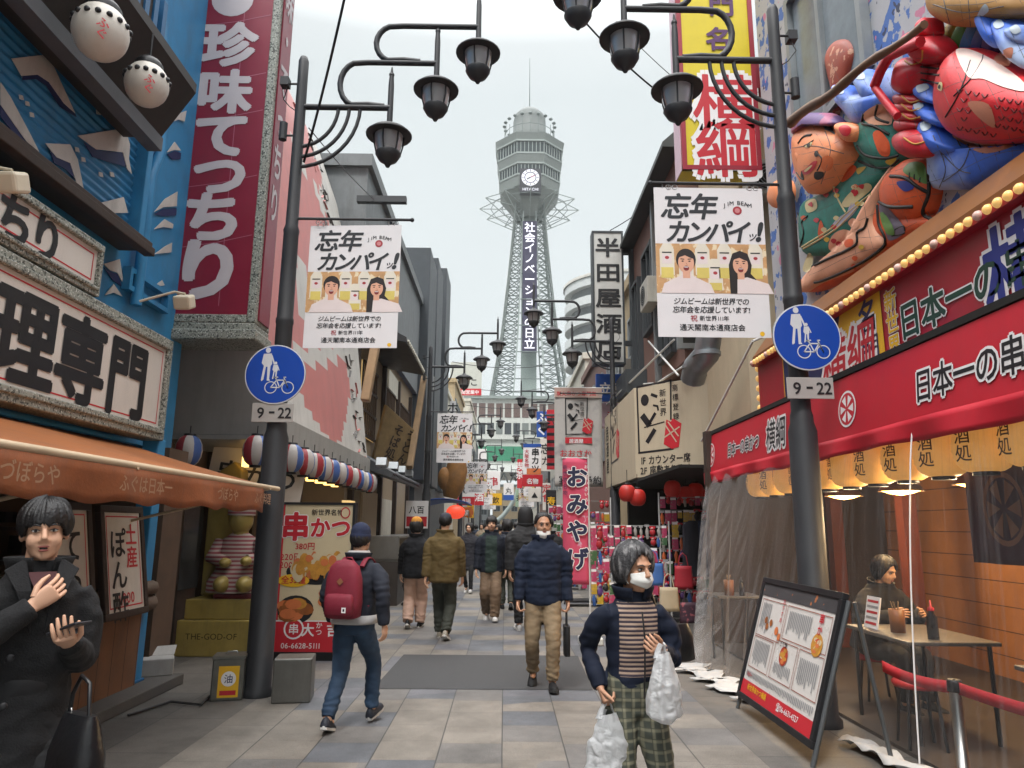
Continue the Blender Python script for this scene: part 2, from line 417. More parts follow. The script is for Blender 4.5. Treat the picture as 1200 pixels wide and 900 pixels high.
for a in range(4):                                     # splayed legs that make the arch over the street
    d = V((cos(pi / 4 + a * pi / 2), sin(pi / 4 + a * pi / 2), 0)) * 1.414
    prev = None
    for k in range(9):
        z = k * 3.3; r = 8.3 + 7.5 * (1 - z / 26.4) ** 1.7
        q = V((d.x * r, d.y * r, z))
        if prev: lat.bar(prev, q, 1.3, 1.3, TWH)
        prev = q
lat.build('lattice', tw)
m = MB(); m.box(-1.7, 1.7, -1.7, 1.7, 18, 79, mat('lift_shaft', '8f9c98', .5, var=.15)); m.build('lift_shaft', tw)
m = MB(); yf = -3.9
def oct_ring(r, z): return [V((r * cos(pi / 8 + k * pi / 4), r * sin(pi / 8 + k * pi / 4), z)) for k in range(8)]
PAN = mat('lookout_panel', '6b726f', .5, var=.1, dirt=.2)
m = MB()
for a, b in (((3.2, 71.2), (4.6, 73.6)), ((4.6, 73.6), (7.3, 77.0)), ((7.3, 77.0), (7.5, 79.6)), ((7.7, 82.3), (8.1, 84.6)), ((8.3, 87.6), (8.7, 89.4)), ((8.7, 89.4), (6.6, 90.4)), ((6.6, 90.4), (.1, 91))):
    m.loft([oct_ring(*a), oct_ring(*b)], PAN, caps=False, smooth=False)
for r, z in ((7.65, 79.6), (8.15, 84.6), (8.4, 87.6), (7.8, 82.3)): m.loft([oct_ring(r, z - .2), oct_ring(r, z + .2)], TWH, smooth=False)
m.build('lookout_deck', tw)
m = MB(); gl = mat('lookout_glass', '2c383a', .2, var=.35, scale=.4, spec=.7)
m.loft([oct_ring(7.2, 79.4), oct_ring(7.4, 82.4)], gl, caps=False, smooth=False)
m.loft([oct_ring(7.7, 84.5), oct_ring(8.0, 87.7)], gl, caps=False, smooth=False)
for z0, z1, r in ((79.5, 82.4, 7.55), (84.5, 87.7, 8.05)):
    o8 = oct_ring(r, 0)
    for k in range(8):
        for j in range(7):
            p = o8[k].lerp(o8[(k + 1) % 8], j / 7); m.bar(p + V((0, 0, z0)), p + V((0, 0, z1)), .16, .16, TWH)
m.build('window_band', tw)
m = MB(); m.lathe((0, 0, 91), [(5.4, -.6), (5.4, .8), (5, .8), (5, .2), (3.9, .2), (3.9, 5.6), (3.6, 7), (2.4, 8.4), (0.01, 9)], mat('dome_grey', '565d5b', .6, var=.1, dirt=.2), 24); m.build('roof_dome', tw)
m = MB()
for k in range(20):
    a = k * pi / 10; q = V((5.9 * cos(a), 5.9 * sin(a), 91)); m.bar(q, q + V((0, 0, 3 + k % 3)), .12, .12, TGR)
    q2 = V((5.9 * cos(a + pi / 10), 5.9 * sin(a + pi / 10), 93)); m.bar(q + V((0, 0, 2)), q2, .1, .1, TGR)
    m.ell(q * 1.02 + V((0, 0, 2.6)), (.5, .5, .35), TGR, 6, 4)
m.tube([(0, 0, 100), (0, 0, 108), (0, 0, 114)], [.16, .09, .05], TGR, 6); m.build('aerial', tw)
m = MB()
for z in (75.8,):                                         # ring of outriggers under the deck
    for k in range(12):
        a = k * pi / 6; tip = V((11.6 * cos(a), 11.6 * sin(a), 74.2))
        for zz, r0 in ((78.8, 3), (74.2, 3.2), (69.5, 3.6)):
            m.bar(V((r0 * cos(a), r0 * sin(a), zz)), tip, .16, .16, TWH)
        for f in (.4, .7):
            b = a + pi / 6; q = V(((3 + 8.6 * f) * cos(a), (3 + 8.6 * f) * sin(a), 74.2))
            m.bar(q, ((3 + 8.6 * f) * cos(b), (3 + 8.6 * f) * sin(b), 74.2), .1, .1, TGR)
    for k in range(12):
        a = k * pi / 6; m.bar((2.9 * cos(a), 2.9 * sin(a), 72), (3.1 * cos(a), 3.1 * sin(a), 79), .22, .22, TWH)
m.build('outrigger', tw)
ck = facing(0, -7.2, 78.6)
SCR = mat('clock_panel', '26262e', .4, var=.05); CKW = mat('clock_white', 'd8d8e4', .4, var=.03, es=.25)
m = MB(); ck.box(m, -2.4, 2.4, -3.6, 2.2, -1.6, 0, SCR); ckp = m.build('clock', tw)
m = MB(); ck.disc(m, 0, 0, 2.0, 2.0, .05, CKW, 32); ck.disc(m, 0, 0, 1.35, 1.35, .1, mat('clock_rim', '2c2440', .5), 32, r0=.86)
for k in range(12):
    a = k * pi / 6; ck.line(m, [(1.5 * sin(a), 1.5 * cos(a)), (1.85 * sin(a), 1.85 * cos(a))], .16, .1, SCR)
ck.line(m, [(0, 0), (1.0, .5)], .22, .15, mat('clock_hand', '8a2a4a', .5)); ck.line(m, [(0, 0), (-.75, -.45)], .26, .15, SCR); m.build('dial', ckp)
m = MB(); ck.text(m, 'HITACHI', 0, -3.3, .9, CKW, off=.01, c=.3, center=True); m.build('lettering', tw)
sg = facing(0, -5.2, 38.6); PUR = mat('sign_column', '2a2440', .35, var=.1)
m = MB(); sg.box(m, -1.6, 1.6, 0, 30.4, -.8, 0, PUR); scol = m.build('sign_column', tw)
m = MB(); sg.text(m, '社会イノベーションの日立', 0, 30.1, 2.46, mat('sign_white', 'e4e2f0', .4, var=.02, es=.35), off=.02, c=.06, vert=True); m.build('lettering', scol)
bb = MB(); CRM = mat('tower_base_panel', 'b9bcb6', .5, var=.1, dirt=.25); GRN = mat('tower_base_green', '2f7a5c', .45, var=.15)
bb.box(-13, 12, -13, 13, 18.6, 26.8, CRM); bb.box(-13.6, 12.6, -13.6, 13.6, 26.8, 27.4, TWH); bb.box(-12, 11, -12.5, 12, 13.4, 18.6, CRM)
bb.box(-12.2, 11.2, -12.8, 12, 14.3, 17.2, GRN); bb.box(-14, 13, -14, 13, 12.0, 13.3, mat('tower_white_band', 'cfd2ce', .5)); bb.build('base_hall', tw)
m = MB()
for i in range(14):
    x = -12.2 + i * 1.75; m.box(x, x + 1.35, -13.06, -13, 19.6, 21.9, GLASS if i % 3 else PAN); m.box(x, x + 1.35, -13.06, -13, 23, 25.9, mat('brown_glass', '5d4a44', .3, var=.3))
m.build('window_band', tw)
m = MB()                                                   # white curved beams and trusses under the hall
for sgn in (-1, 1):
    m.tube([(sgn * (13.5 - 11.5 * sin(t * pi / 16)), -13.2, 11.8 * (1 - cos(t * pi / 16)) ) for t in range(9)], .5, TWH, 6)
for i in range(12):
    x = -13 + i * 2.2; m.bar((x, -12, 9.5), (x + 1.1, -12, 12), .3, .3, TGR); m.bar((x + 1.1, -12, 12), (x + 2.2, -12, 9.5), .3, .3, TGR)
m.bar((-14, -12, 9.4), (13, -12, 9.4), .5, .5, TGR); m.bar((-14, -12, 7.2), (13, -12, 7.2), .8, 1.4, mat('tower_dark_beam', '4b5254', .5)); m.build('arch', tw)
# ================================================================ far buildings
def facade_windows(fr, par, W, z0, z1, cols, rows, ww, wh, frame, lit=0, sill=True):
    for i in range(cols):
        for j in range(rows):
            a = W * (i + .5) / cols; b = z0 + (z1 - z0) * (j + .5) / rows
            m = MB(); fr.ring(m, a - ww / 2, a + ww / 2, b - wh / 2, b + wh / 2, .07, 0, .07, frame)
            fr.box(m, a - .025, a + .025, b - wh / 2 + .07, b + wh / 2 - .07, .0, .06, frame)
            o = m.build('window', par)
            m = MB(); fr.quad(m, a - ww / 2 + .07, a + ww / 2 - .07, b - wh / 2 + .07, b + wh / 2 - .07, .03, GLASS); m.build('pane', o)
def bld(name, label, x0, x1, y0, y1, h, wall, cols=3, rows=3, z0=3.5, ww=1.2, wh=1.2, frame=None, front=0, cornice=None, group=None, base=0):
    t = thing(name, label, 'building', ((x0 + x1) / 2, (y0 + y1) / 2, 0), group=group)
    m = MB(); m.box(x0, x1, y0, y1, base, h, wall); m.build('wall', t)
    m = MB(); cm = cornice or wall
    m.box(x0 - .12, x1 + .12, y0 - .12, y1 + .12, h, h + .3, cm); m.build('parapet', t)
    fm = frame or GALV
    if cols:
        f = Fr((x1, y0, 0), (0, 1, 0)) if x1 < 0 else Fr((x0, y1, 0), (0, -1, 0))
        facade_windows(f, t, y1 - y0, z0, h - .4, cols, rows, ww, wh, fm)
    if front:
        facade_windows(Fr((x0, y0, 0), (1, 0, 0)), t, x1 - x0, z0, h - .4, front, rows, ww, wh, fm)
    return t
CONC = mat('grey_concrete', '6f7375', .8, var=.15, dirt=.45); CONC2 = mat('pale_concrete', 'a09f98', .8, var=.12, dirt=.4)
TAN = mat('tan_render', '9c8a6c', .8, var=.12, dirt=.4); BRW = mat('brown_tile', '6d5148', .7, var=.15, dirt=.3, bump=.15, bscale=14)
OFFW = mat('offwhite_render', 'b9b5a8', .75, var=.1, dirt=.35); DKF = mat('dark_slate_panel', '3b4045', .5, var=.12, dirt=.15)
BEIGE = mat('beige_panel', 'b3a48a', .65, var=.07, dirt=.15)
# left row, from the camera outwards
bld('grey_building', 'tall grey concrete block with a plain side wall above the leaning pink signboard', -9.5, at(432, 183, Y=15.6).x, 15.6, 26.6, at(432, 183, Y=15.6).z - .3, CONC, 0, base=6.4)
t = thing('clad_building', 'dark slate clad building with three projecting vertical fins', 'building', (-5, 31, 0))
xw = -3.05
m = MB(); m.box(-9, -3.35, 26.6, 40, 0, 10.5, DKF); m.build('wall', t)
for i, (y0, pxx, top) in enumerate(((26.3, 505, 290), (30.4, 514, 302), (34.6, 524, 314))):
    p = at(pxx, top, Y=y0); m = MB(); m.box(-5.5, p.x, y0, y0 + 2.6, 3.2, p.z, DKF); m.build('fin', t, bevel=.02)
m = MB(); f = Fr((-3.35, 26.6, 0), (0, 1, 0))
for i in range(10): f.box(m, .6 + i * 1.3, 1.4 + i * 1.3, 4, 9, .01, .04, GLASS)
m.build('window_strip', t)
LB = [('shop_building', 'pale low shop block beyond the dark slate fins', -10, -3.5, 40, 49, 9.2, OFFW, 4, 2), ('shop_building', 'tan three storey block, second beyond the slate fins', -10, -3.6, 49.3, 60, 11.5, TAN, 5, 3),
      ('shop_building', 'grey three storey block, third beyond the slate fins', -10, -3.5, 60.3, 74, 10.2, CONC2, 5, 2), ('shop_building', 'white four storey block by the white crest board near the tower', -12, -3.8, 74.3, 92, 14.5, OFFW, 6, 4),
      ('shop_building', 'last grey block on the blue restaurant side before the tower legs', -14, -4.2, 92.5, 118, 13, CONC, 7, 3)]
for a in LB: bld(*a)
RB = [('shop_building', 'tan narrow block behind the white vertical liquor shop sign', 3.6, 10, 18.2, 23, 8.4, TAN, 2, 2), ('shop_building', 'dark brown block just beyond the tan narrow block', 3.7, 10, 23.3, 33, 8.2, BRW, 4, 2),
      ('shop_building', 'pale block beyond the dark brown block, halfway to the tower', 3.8, 10, 33.3, 46, 9.5, OFFW, 5, 2), ('shop_building', 'grey block in front of the round apartment tower', 3.9, 11, 46.3, 62, 9, CONC2, 6, 2),
      ('shop_building', 'brown block beyond the round apartment tower', 4, 12, 62.3, 82, 10, BRW, 7, 3), ('shop_building', 'last pale block on the red restaurant side before the tower legs', 4.4, 12, 82.4, 120, 11, OFFW, 9, 3)]
for a in RB: bld(*a)
FB = [(-34, -16, 175, 200, 14), (-15, -4, 178, 200, 9), (-3, 8, 182, 210, 11), (9, 22, 176, 200, 8.5), (23, 44, 175, 205, 13)]
for i, (x0, x1, y0, y1, h) in enumerate(FB):
    bld('city_block', ['pale city block behind the tower on the blue restaurant side', 'low grey block seen through the tower arch beside the far pale block', 'tan block seen straight through the tower arch', 'lowest pale block seen through the tower arch', 'pale city block behind the tower on the red restaurant side'][i],
        x0, x1, y0, y1, h, [CONC2, CONC, TAN, OFFW, CONC2][i], 0, 3, ww=1.6, wh=1.4, front=5, z0=1, group='city blocks behind the tower')
# round apartment tower on the right
rt = at(690, 318, Y=105); r_ = 9.5
t = thing('apartment_tower', 'round white apartment tower with curved balconies behind the liquor shop sign', 'building', (rt.x + 6.5, 105 + r_, 0))
cx, cy = rt.x + 6.5, 105 + r_
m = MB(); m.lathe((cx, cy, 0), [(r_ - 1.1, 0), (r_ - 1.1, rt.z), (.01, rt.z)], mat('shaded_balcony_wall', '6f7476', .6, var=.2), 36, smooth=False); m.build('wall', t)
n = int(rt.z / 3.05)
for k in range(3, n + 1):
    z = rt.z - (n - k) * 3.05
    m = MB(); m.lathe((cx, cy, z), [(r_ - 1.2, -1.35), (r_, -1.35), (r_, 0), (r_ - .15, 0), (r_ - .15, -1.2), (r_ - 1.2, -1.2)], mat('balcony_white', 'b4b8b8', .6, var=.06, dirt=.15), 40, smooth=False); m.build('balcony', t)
m = MB(); m.lathe((cx, cy, rt.z), [(r_ + .2, 0), (r_ + .2, .5), (r_ - 3, 1.6), (.01, 1.6)], CONC2, 36); m.build('roof', t)
# ================================================================ left: blue restaurant
BLUE = mat('blue_paint', '2f7ba8', .42, var=.16, bump=.08, bscale=20, dirt=.3)
BLUED = mat('deep_blue_paint', '1b5a86', .45, var=.2, dirt=.3)
WAVE = mat('wave_white', 'b9b4ae', .6, var=.12, dirt=.35); WAVEN = mat('wave_navy', '1c2650', .6, var=.15)
TIMB = mat('dark_timber', '33261f', .6, var=.3, scale=3, bump=.2, bscale=25, dirt=.2); WOOD = mat('brown_planks', '6e4c34', .65, var=.3, scale=2.5, bump=.25, bscale=30, dirt=.3, hook=stripes(1, .22, '2a1c14', .96, .015))
TIMB2 = mat('weathered_log', '5b4c40', .75, var=.3, scale=5, bump=.4, bscale=30)
GRAN = mat('speckled_stone_frame', '86887f', .5, var=.1, hook=chain(blotch(46, '3c3f3a', .53, .6, 2), blotch(60, 'c9cbc2', .6, .66, 2)))
SOFF = mat('grey_soffit', '55565a', .6, var=.15, dirt=.2)
XW = -3.75
rs = thing('restaurant', 'blue restaurant building painted with white waves above an orange awning', 'building', (-4.5, 3, 0))
m = MB(); m.box(-9, XW, -3, 8.0, 2.36, 9.8, BLUE); m.box(-9, -4.7, -3, 8.0, 0, 2.36, mat('shop_back_wall', '4d3c2f', .8, var=.3)); m.box(-4.7, -3.55, 7.55, 8.0, 0, 2.36, mat('shop_back_wall')); m.build('wall', rs)
m = MB(); m.box(-4.7, -3.42, -3, 7.05, .06, .78, WOOD); m.build('counter', rs)
m = MB()
for z, r in ((.82, .075), (.96, .07)): m.tube([(-3.42, -3, z), (-3.4, 2, z + .01), (-3.43, 5, z), (-3.42, 7.2, z)], r, TIMB2, 8)
m.build('counter_rail', rs)
m = MB(); m.box(-3.62, -3.46, 7.1, 7.26, 0, 2.4, BLUE); m.box(-3.64, -3.44, 7.08, 7.28, 0, .12, BLUED); m.build('post', rs, bevel=.01)
m = MB(); m.box(-4.7, -3.2, -3, 7.6, 0.002, .1, mat('dark_step', '4d4a47', .8, var=.2, bump=.3)); m.build('step', rs, bevel=.01)
m = MB()                                                   # strings of trinkets and dark shelves behind the counter
for i in range(5): m.box(-4.69, -4.5, -2, 7.2, .9 + i * .3, .93 + i * .3, TIMB)
for i in range(70):
    y = random.uniform(1, 7); z = .97 + random.randrange(4) * .3; h = random.uniform(.08, .2)
    m.box(-4.68, -4.55, y, y + random.uniform(.06, .16), z, z + h, random.choice((mat('jar_brown', '4a2d1a'), mat('jar_dark', '221c1a'), mat('jar_tan', '6d573d'))))
m.build('shelf', rs)
# corrugated shutter with its sill
sy1 = at(150, 278, X=-3.6).y; sz0 = at(150, 278, X=-3.6).z; sz1 = 6.6
SH = mat('blue_shutter', '2c76a4', .45, var=.15, dirt=.35)
m = MB(); nz_ = int((sz1 - sz0) / .018)
m.grid(lambda u, v: V((-3.62 + .012 * sin(v * (sz1 - sz0) * 2 * pi / .075), -3 + u * (sy1 + 3), sz0 + v * (sz1 - sz0))), 1, nz_, SH); m.build('shutter', rs)
m = MB(); m.box(-3.74, -3.42, -3, sy1 + .12, sz0 - .09, sz0 - .01, TIMB); m.box(-3.5, -3.4, -3, sy1 + .14, sz0 - .14, sz0 - .06, TIMB); m.box(-3.74, -3.5, sy1, sy1 + .09, sz0, sz1, BLUE); m.build('sill', rs, bevel=.008)
def zz(pts, k=3.4286, oy=0): return [(x / k, y / k + oy) for x, y in pts]
def crest(pts, X, navy=None):
    m = MB(); q = [at(x, y, X=X) for x, y in pts]; m.prism(q, (.006, 0, 0), WAVE)
    if navy:
        q = [at(x, y, X=X - .004) for x, y in navy]; m.prism(q, (.006, 0, 0), WAVEN)
    return m.build('wave_crest', rs)
XS = -3.6
crest(zz([(45, 235), (180, 220), (215, 270), (300, 455), (255, 415), (195, 330), (150, 300), (85, 305)]), XS, zz([(85, 305), (150, 300), (195, 330), (255, 415), (300, 455), (305, 470), (240, 430), (185, 345), (145, 318), (90, 322)]))
crest(zz([(0, 330), (40, 390), (120, 540), (155, 610), (105, 570), (20, 450), (0, 420)]), XS, zz([(0, 420), (20, 450), (105, 570), (155, 610), (90, 580), (0, 470)]))
crest(zz([(310, 545), (500, 515), (520, 580), (516, 640), (528, 700), (510, 680), (492, 612), (385, 600)]), XS, zz([(335, 572), (385, 602), (490, 614), (505, 670), (430, 650), (370, 630)]))
crest(zz([(180, 575), (280, 580), (310, 640), (340, 790), (312, 755), (280, 655), (225, 632)]), XS, zz([(200, 605), (225, 632), (280, 655), (300, 720), (262, 680), (215, 655)]))
crest(zz([(372, 822), (495, 792), (512, 855), (400, 858)]), XS)
crest(zz([(180, 155), (280, 165), (345, 240), (410, 375), (385, 345), (330, 270), (240, 205)]), XS, zz([(200, 185), (240, 205), (330, 270), (335, 290), (250, 238)]))
for x, y in ((75, 380), (100, 405), (118, 450), (390, 410), (385, 440), (300, 590), (325, 630), (440, 690), (395, 690)):
    crest(zz([(x, y), (x + 14, y + 4), (x + 18, y + 22), (x + 2, y + 18)]), XS)
XB = XW + .012
for p, nv in (([(690, 490), (720, 455), (748, 445), (740, 488), (716, 480)], None), ([(670, 612), (700, 570), (726, 605), (700, 602)], [(670, 620), (700, 608), (726, 614), (724, 640), (690, 640)]),
          ([(618, 852), (660, 800), (712, 770), (708, 828), (655, 832)], [(618, 860), (655, 840), (708, 836), (706, 866), (650, 868)]), ([(540, 630), (560, 600), (580, 672), (560, 650)], None)):
    crest(zz(p), XB, zz(nv) if nv else None)
for p, nv in (([(618, 235), (660, 195), (695, 215), (692, 232), (655, 226)], None), ([(620, 335), (660, 305), (690, 290), (686, 328)], None),
          ([(415, 375), (480, 355), (494, 455), (470, 410), (440, 400)], [(415, 388), (440, 405), (470, 416), (488, 465), (450, 440)]), ([(420, 500), (455, 455), (490, 505), (455, 490)], None), ([(610, 470), (650, 440), (660, 460)], None)):
    crest([(x / 3.4286, y / 3.4286 + 200) for x, y in p], XB, [(x / 3.4286, y / 3.4286 + 200) for x, y in nv] if nv else None)
# drain pipe and blue meter frame
m = MB(); q = [at(190, 120, X=-3.66), at(188, 178, X=-3.66), at(177, 205, X=-3.66), at(174, 260, X=-3.66), at(166, 362, X=-3.66)]
q[3].y = q[2].y; q[4].y = q[2].y; m.tube(q, .055, BLUE, 10); m.build('drainpipe', rs)
m = MB(); a = at(152, 312, X=-3.68); b = at(196, 368, X=-3.68); f = Fr((-3.68, a.y, b.z), (0, 1, 0)); f.ring(m, 0, b.y - a.y, 0, a.z - b.z, .05, -.06, .02, BLUE); m.build('meter_frame', rs)
# eave above the shutter
tip = at(230, 105, X=-2.95); inn = at(187, 175, Y=tip.y); 
m = MB(); m.prism([(inn.x, tip.y, inn.z + .12), (tip.x, tip.y, tip.z - .04), (tip.x, tip.y, tip.z + .05), (inn.x - .35, tip.y, inn.z + .75), (inn.x - .35, tip.y, inn.z + .12)], (0, -10, 0), mat('dark_eave', '2b2523', .6, var=.2, dirt=.2))
m.build('eave', rs)
m = MB(); m.box(inn.x - .12, inn.x + .012, -3, tip.y + .02, inn.z - .01, inn.z + .12, SOFF); m.build('soffit_beam', rs)
m = MB(); m.box(inn.x - .9, tip.x - .3, -3, tip.y - .35, tip.z + .35, tip.z + .8, TIMB)
for i in range(60): m.box(inn.x - .9, tip.x - .28, -3 + i * .15, -2.93 + i * .15, tip.z + .36, tip.z + .79, BLUED)
m.build('upper_eave', rs)
# lanterns under the eave
LW = mat('white_lantern_vinyl', 'c4beb4', .5, var=.06, dirt=.15)
for i, (px, py, rr, lab) in enumerate(((118, 38, .185, 'white round lantern with black dots, the upper one under the blue eave'), (172, 99, .165, 'white round lantern with black dots, the lower one at the eave tip'))):
    c = at(px, py, X=-2.92)
    t = thing('hanging_lantern', lab, 'lantern', c, group='white lanterns under the blue restaurant eave')
    m = MB(); m.ell(c, (rr, rr, rr * 1.12), LW, 24, 16); m.build('body', t)
    m = MB(); m.lathe(c + V((0, 0, rr * .92)), [(rr * .62, -.03), (rr * .66, .02), (rr * .5, .06), (.01, .07)], BLACK, 16); m.tube([c + V((0, 0, rr)), c + V((0, 0, rr + .3))], .008, BLACK, 5); m.build('cap', t)
    m = MB()
    for k in range(16):
        a = 2 * pi * k / 16; d = V((cos(a) * .97, sin(a) * .97, .26)); m.ell(c + d * rr * 1.0, .022, BLACK, 8, 5)
    m.build('dot', t)
    d = V((.55, -.8, 0)).normalized(); f = Fr(c + d * (rr + .004), (-d.y, d.x, 0)); m = MB(); f.text(m, 'ふぐ', 0, -.0, .085, RED, off=.02, vert=True); m.build('lettering', t)
# big sign boards
def wall_sign(name, lab, X, ya, yb, z0, z1, frame, fw, face, depth=.22, red=True):
    t = thing(name, lab, 'sign', (X, (ya + yb) / 2, z0))
    f = Fr((X, ya, z0), (0, 1, 0)); W, H = yb - ya, z1 - z0
    m = MB(); f.ring(m, 0, W, 0, H, fw, -depth, 0, frame); f.ring(m, fw * .55, W - fw * .55, fw * .55, H - fw * .55, fw * .5, -depth * .5, .02, frame); m.build('frame', t, bevel=.012)
    m = MB(); f.box(m, fw, W - fw, fw, H - fw, -depth, -.02, face)
    if red: f.border(m, fw + .05, W - fw - .05, fw + .04, H - fw - .04, .012, -.018, RED)
    m.build('panel', t)
    return t, f, W, H
SFACE = mat('sign_cream', 'c6c0b8', .45, var=.04, dirt=.12)
X = -3.42; br, tr = at(192, 517, X=X), at(198, 397, X=X)
t, f, W, H = wall_sign('restaurant_sign', 'long white board with thick black characters in a speckled stone frame over the orange awning', X, 1.6, br.y, br.z, tr.z, GRAN, .11, SFACE)
m = MB()
for ch, px, py in (('ぐ', -170, 345), ('料', -75, 362), ('理', 36, 380), ('専', 100, 410), ('門', 153, 435)):
    p = at(px, py, X=X); a = p.y - 1.6; f.text(m, ch, a, H / 2 - .31, .74, BLACK, off=.042, c=-.014, center=True, sx=.95)
m.build('lettering', t)
tr2, br2 = at(124, 292, X=X), at(107, 335, X=X)
t, f, W, H = wall_sign('restaurant_sign', 'smaller white board with black brush characters above the long white board', X, 1.6, tr2.y, tr.z + .02, tr2.z + .02, GRAN, .07, SFACE)
m = MB()
for ch, px, py in (('ち', 20, 262), ('り', 57, 284)):
    p = at(px, py, X=X); f.text(m, ch, p.y - 1.6, H / 2 - .15, .38, BLACK, off=.045, c=-.014, center=True)
m.build('lettering', t)
LAMPW = mat('white_lamp_housing', 'c2b7a2', .45, var=.1)
for lab, px, py, ax in (('white spotlight mounted above the long white board', 12, 214, -20), ('white spotlight on a thin arm in front of the crimson tall sign', 216, 354, 126)):
    t = thing('spotlight', lab, 'spotlight', at(px, py, X=-3.05))
    p = at(px, py, X=-3.05); m = MB(); m.obox(p, (.16, .15, .13), LAMPW, RX(25)); m.build('lamp_head', t, bevel=.02)
    m = MB(); q = V((X, p.y - .1, p.z - .03)); m.tube([p + V((0, 0, .08)), p + V((-.1, 0, .1)), q], .012, LAMPW, 6); m.build('arm', t)
# tall crimson sign box
Y = 7.75; x0, x1 = -3.87, -2.84; z0 = 3.70; z1 = 9.3
t = thing('vertical_sign', 'tall crimson sign box with white brush characters in a speckled stone frame', 'sign', ((x0 + x1) / 2, Y, z0))
f = facing(x0, Y, z0); W = x1 - x0; H = z1 - z0
m = MB(); f.ring(m, 0, W, 0, H, .1, -.5, 0, GRAN); f.box(m, .1, W - .1, .1, .2, -.3, -.003, GRAN); m.box(x0 - .03, x1 + .03, Y - .03, Y + .53, z0 - .1, z0 + .02, GRAN); m.build('frame', t, bevel=.015)
m = MB(); f.box(m, .1, W - .1, .2, H - .1, -.5, -.015, DKRED); f.box(m, W - .002, W + .02, .15, H - .1, -.42, -.08, DKRED); m.build('panel', t)
m = MB(); CH = mat('sign_greyish_white', 'b9b0b2', .45, var=.05)
for ch, px, py, s in (('珍', 268, 52, .62), ('味', 263, 107, .6), ('て', 259, 158, .62), ('つ', 257, 205, .6), ('ち', 249, 254, .66), ('り', 243, 316, .78)):
    p = at(px, py, Y=Y); f.text(m, ch, p.x - x0, p.z - z0 - s * .36, s, CH, off=.055, c=-.01, center=True, sx=1.12)
p = at(272, 0, Y=Y); f.disc(m, p.x - x0, p.z - z0 + .02, .26, .24, -.012, CH); m.build('lettering', t)
m = MB(); LN = mat('thin_pink_line', 'a06070', .5)
for a, b in ((.15, 1.0), (.5, 1.75), (.2, 2.6), (.6, 3.1), (.3, 3.9)):
    f.line(m, [(.12, b), (.5, b + .06), (W - .12, b + .16)], .008, -.0125, LN)
f.line(m, [(.6, .3), (.58, H - .2)], .008, -.0128, LN); m.build('pattern_line', t)
m = MB(); g = Fr((x1 + .022, Y + .08, z0), (0, 1, 0)); g.text(m, '珍味・てっちり', .17, 5.2, .5, CH, off=.03, c=.002, vert=True, sx=.6, adv=1.1); m.build('lettering', t)
# orange awning
AW = mat('orange_canvas', '95582a', .7, var=.1, bump=.2, bscale=8, dirt=.25); AWV = mat('faded_orange_canvas', '814826', .75, var=.2, scale=7, bump=.2, dirt=.35)
tp = at(326, 573, X=-2.17); xo = -2.17; zo = tp.z
t = thing('awning', 'orange canvas awning over the counter of the blue restaurant', 'awning', (-2.8, 4, zo))
m = MB(); m.grid(lambda u, v: V((-3.68 + u * (xo + 3.68), -1 + v * (tp.y + 1), zo + .42 * (1 - u) + .02 * sin(v * 19) * sin(u * pi) - .02 * sin(u * pi))), 8, 40, AW); m.build('canvas', t, thick=.012)
m = MB(); m.tube([(xo, -1, zo), (xo, tp.y, zo)], .022, mat('awning_pipe', 'b9a58a', .5), 8)
for y in (1.5, 4.2, 6.6): m.tube([(xo + .02, y, zo - .01), (-3.6, y + .1, zo - .35)], .014, mat('awning_pipe'), 6)
m.build('frame', t)
m = MB(); m.grid(lambda u, v: V((xo + .012 + .03 * u * sin(v * 47) , -1 + v * (tp.y + .55), zo - .02 - u * (.2 + .012 * sin(v * 90)))), 4, 120, AWV); m.build('valance', t, thick=.006)
m = MB(); f = Fr((xo + .055, 0, zo - .2), (0, 1, 0)); FW = mat('faded_white_print', '97765c', .8)
for s, a in (('づぼらや', 3.0), ('ふぐは日本一', 3.95), ('づぼらや', 5.3), ('ふぐ料理', 6.1)): f.text(m, s, a, .05, .105, FW, off=.01)
m.build('lettering', t)
# price boards leaning on the counter
PW = mat('board_white', 'c9c3bb', .55, var=.05, dirt=.12)
for lab, (tl, tr_, bl, brr), kind in (('leaning framed board priced one thousand with red and black characters', ((135, 603), (181, 603), (121, 720), (163, 718)), 1), ('leaning framed board with black characters partly behind the man in black', ((86, 598), (123, 600), (78, 672), (108, 672)), 0)):
    a, b = at(*bl, X=-3.34), at(*brr, X=-3.34); tz = at(*tr_, X=-3.55).z
    if kind == 0: a.z = b.z = at(163, 718, X=-3.34).z + .02
    W = b.y - a.y; W = max(W, .55); f = Fr((-3.3, b.y - W, a.z), (0, 1, 0), V((-.17, 0, 1))); H = (tz - a.z) * 1.02
    t = thing('price_board', lab, 'board', (-3.34, a.y, a.z), group=None)
    m = MB(); f.ring(m, -.06, W + .06, -.06, H + .06, .06, -.04, .015, TIMB); m.build('frame', t, bevel=.006)
    m = MB(); f.box(m, 0, W, 0, H, -.03, 0, PW); f.border(m, .03, W - .03, .03, H - .03, .012, .002, RED); m.build('panel', t)
    m = MB()
    if kind:
        f.text(m, '土産', W * .72, H - .1, .2, RED, off=.02, vert=True); f.text(m, 'ぽん酢', W * .34, H - .14, .27, BLACK, off=.02, vert=True); f.text(m, '1,000', W / 2, .06, .13, RED, off=.015, center=True)
    else: f.text(m, 'てっさ', W * .6, H - .14, .28, BLACK, off=.02, vert=True)
    m.build('lettering', t)
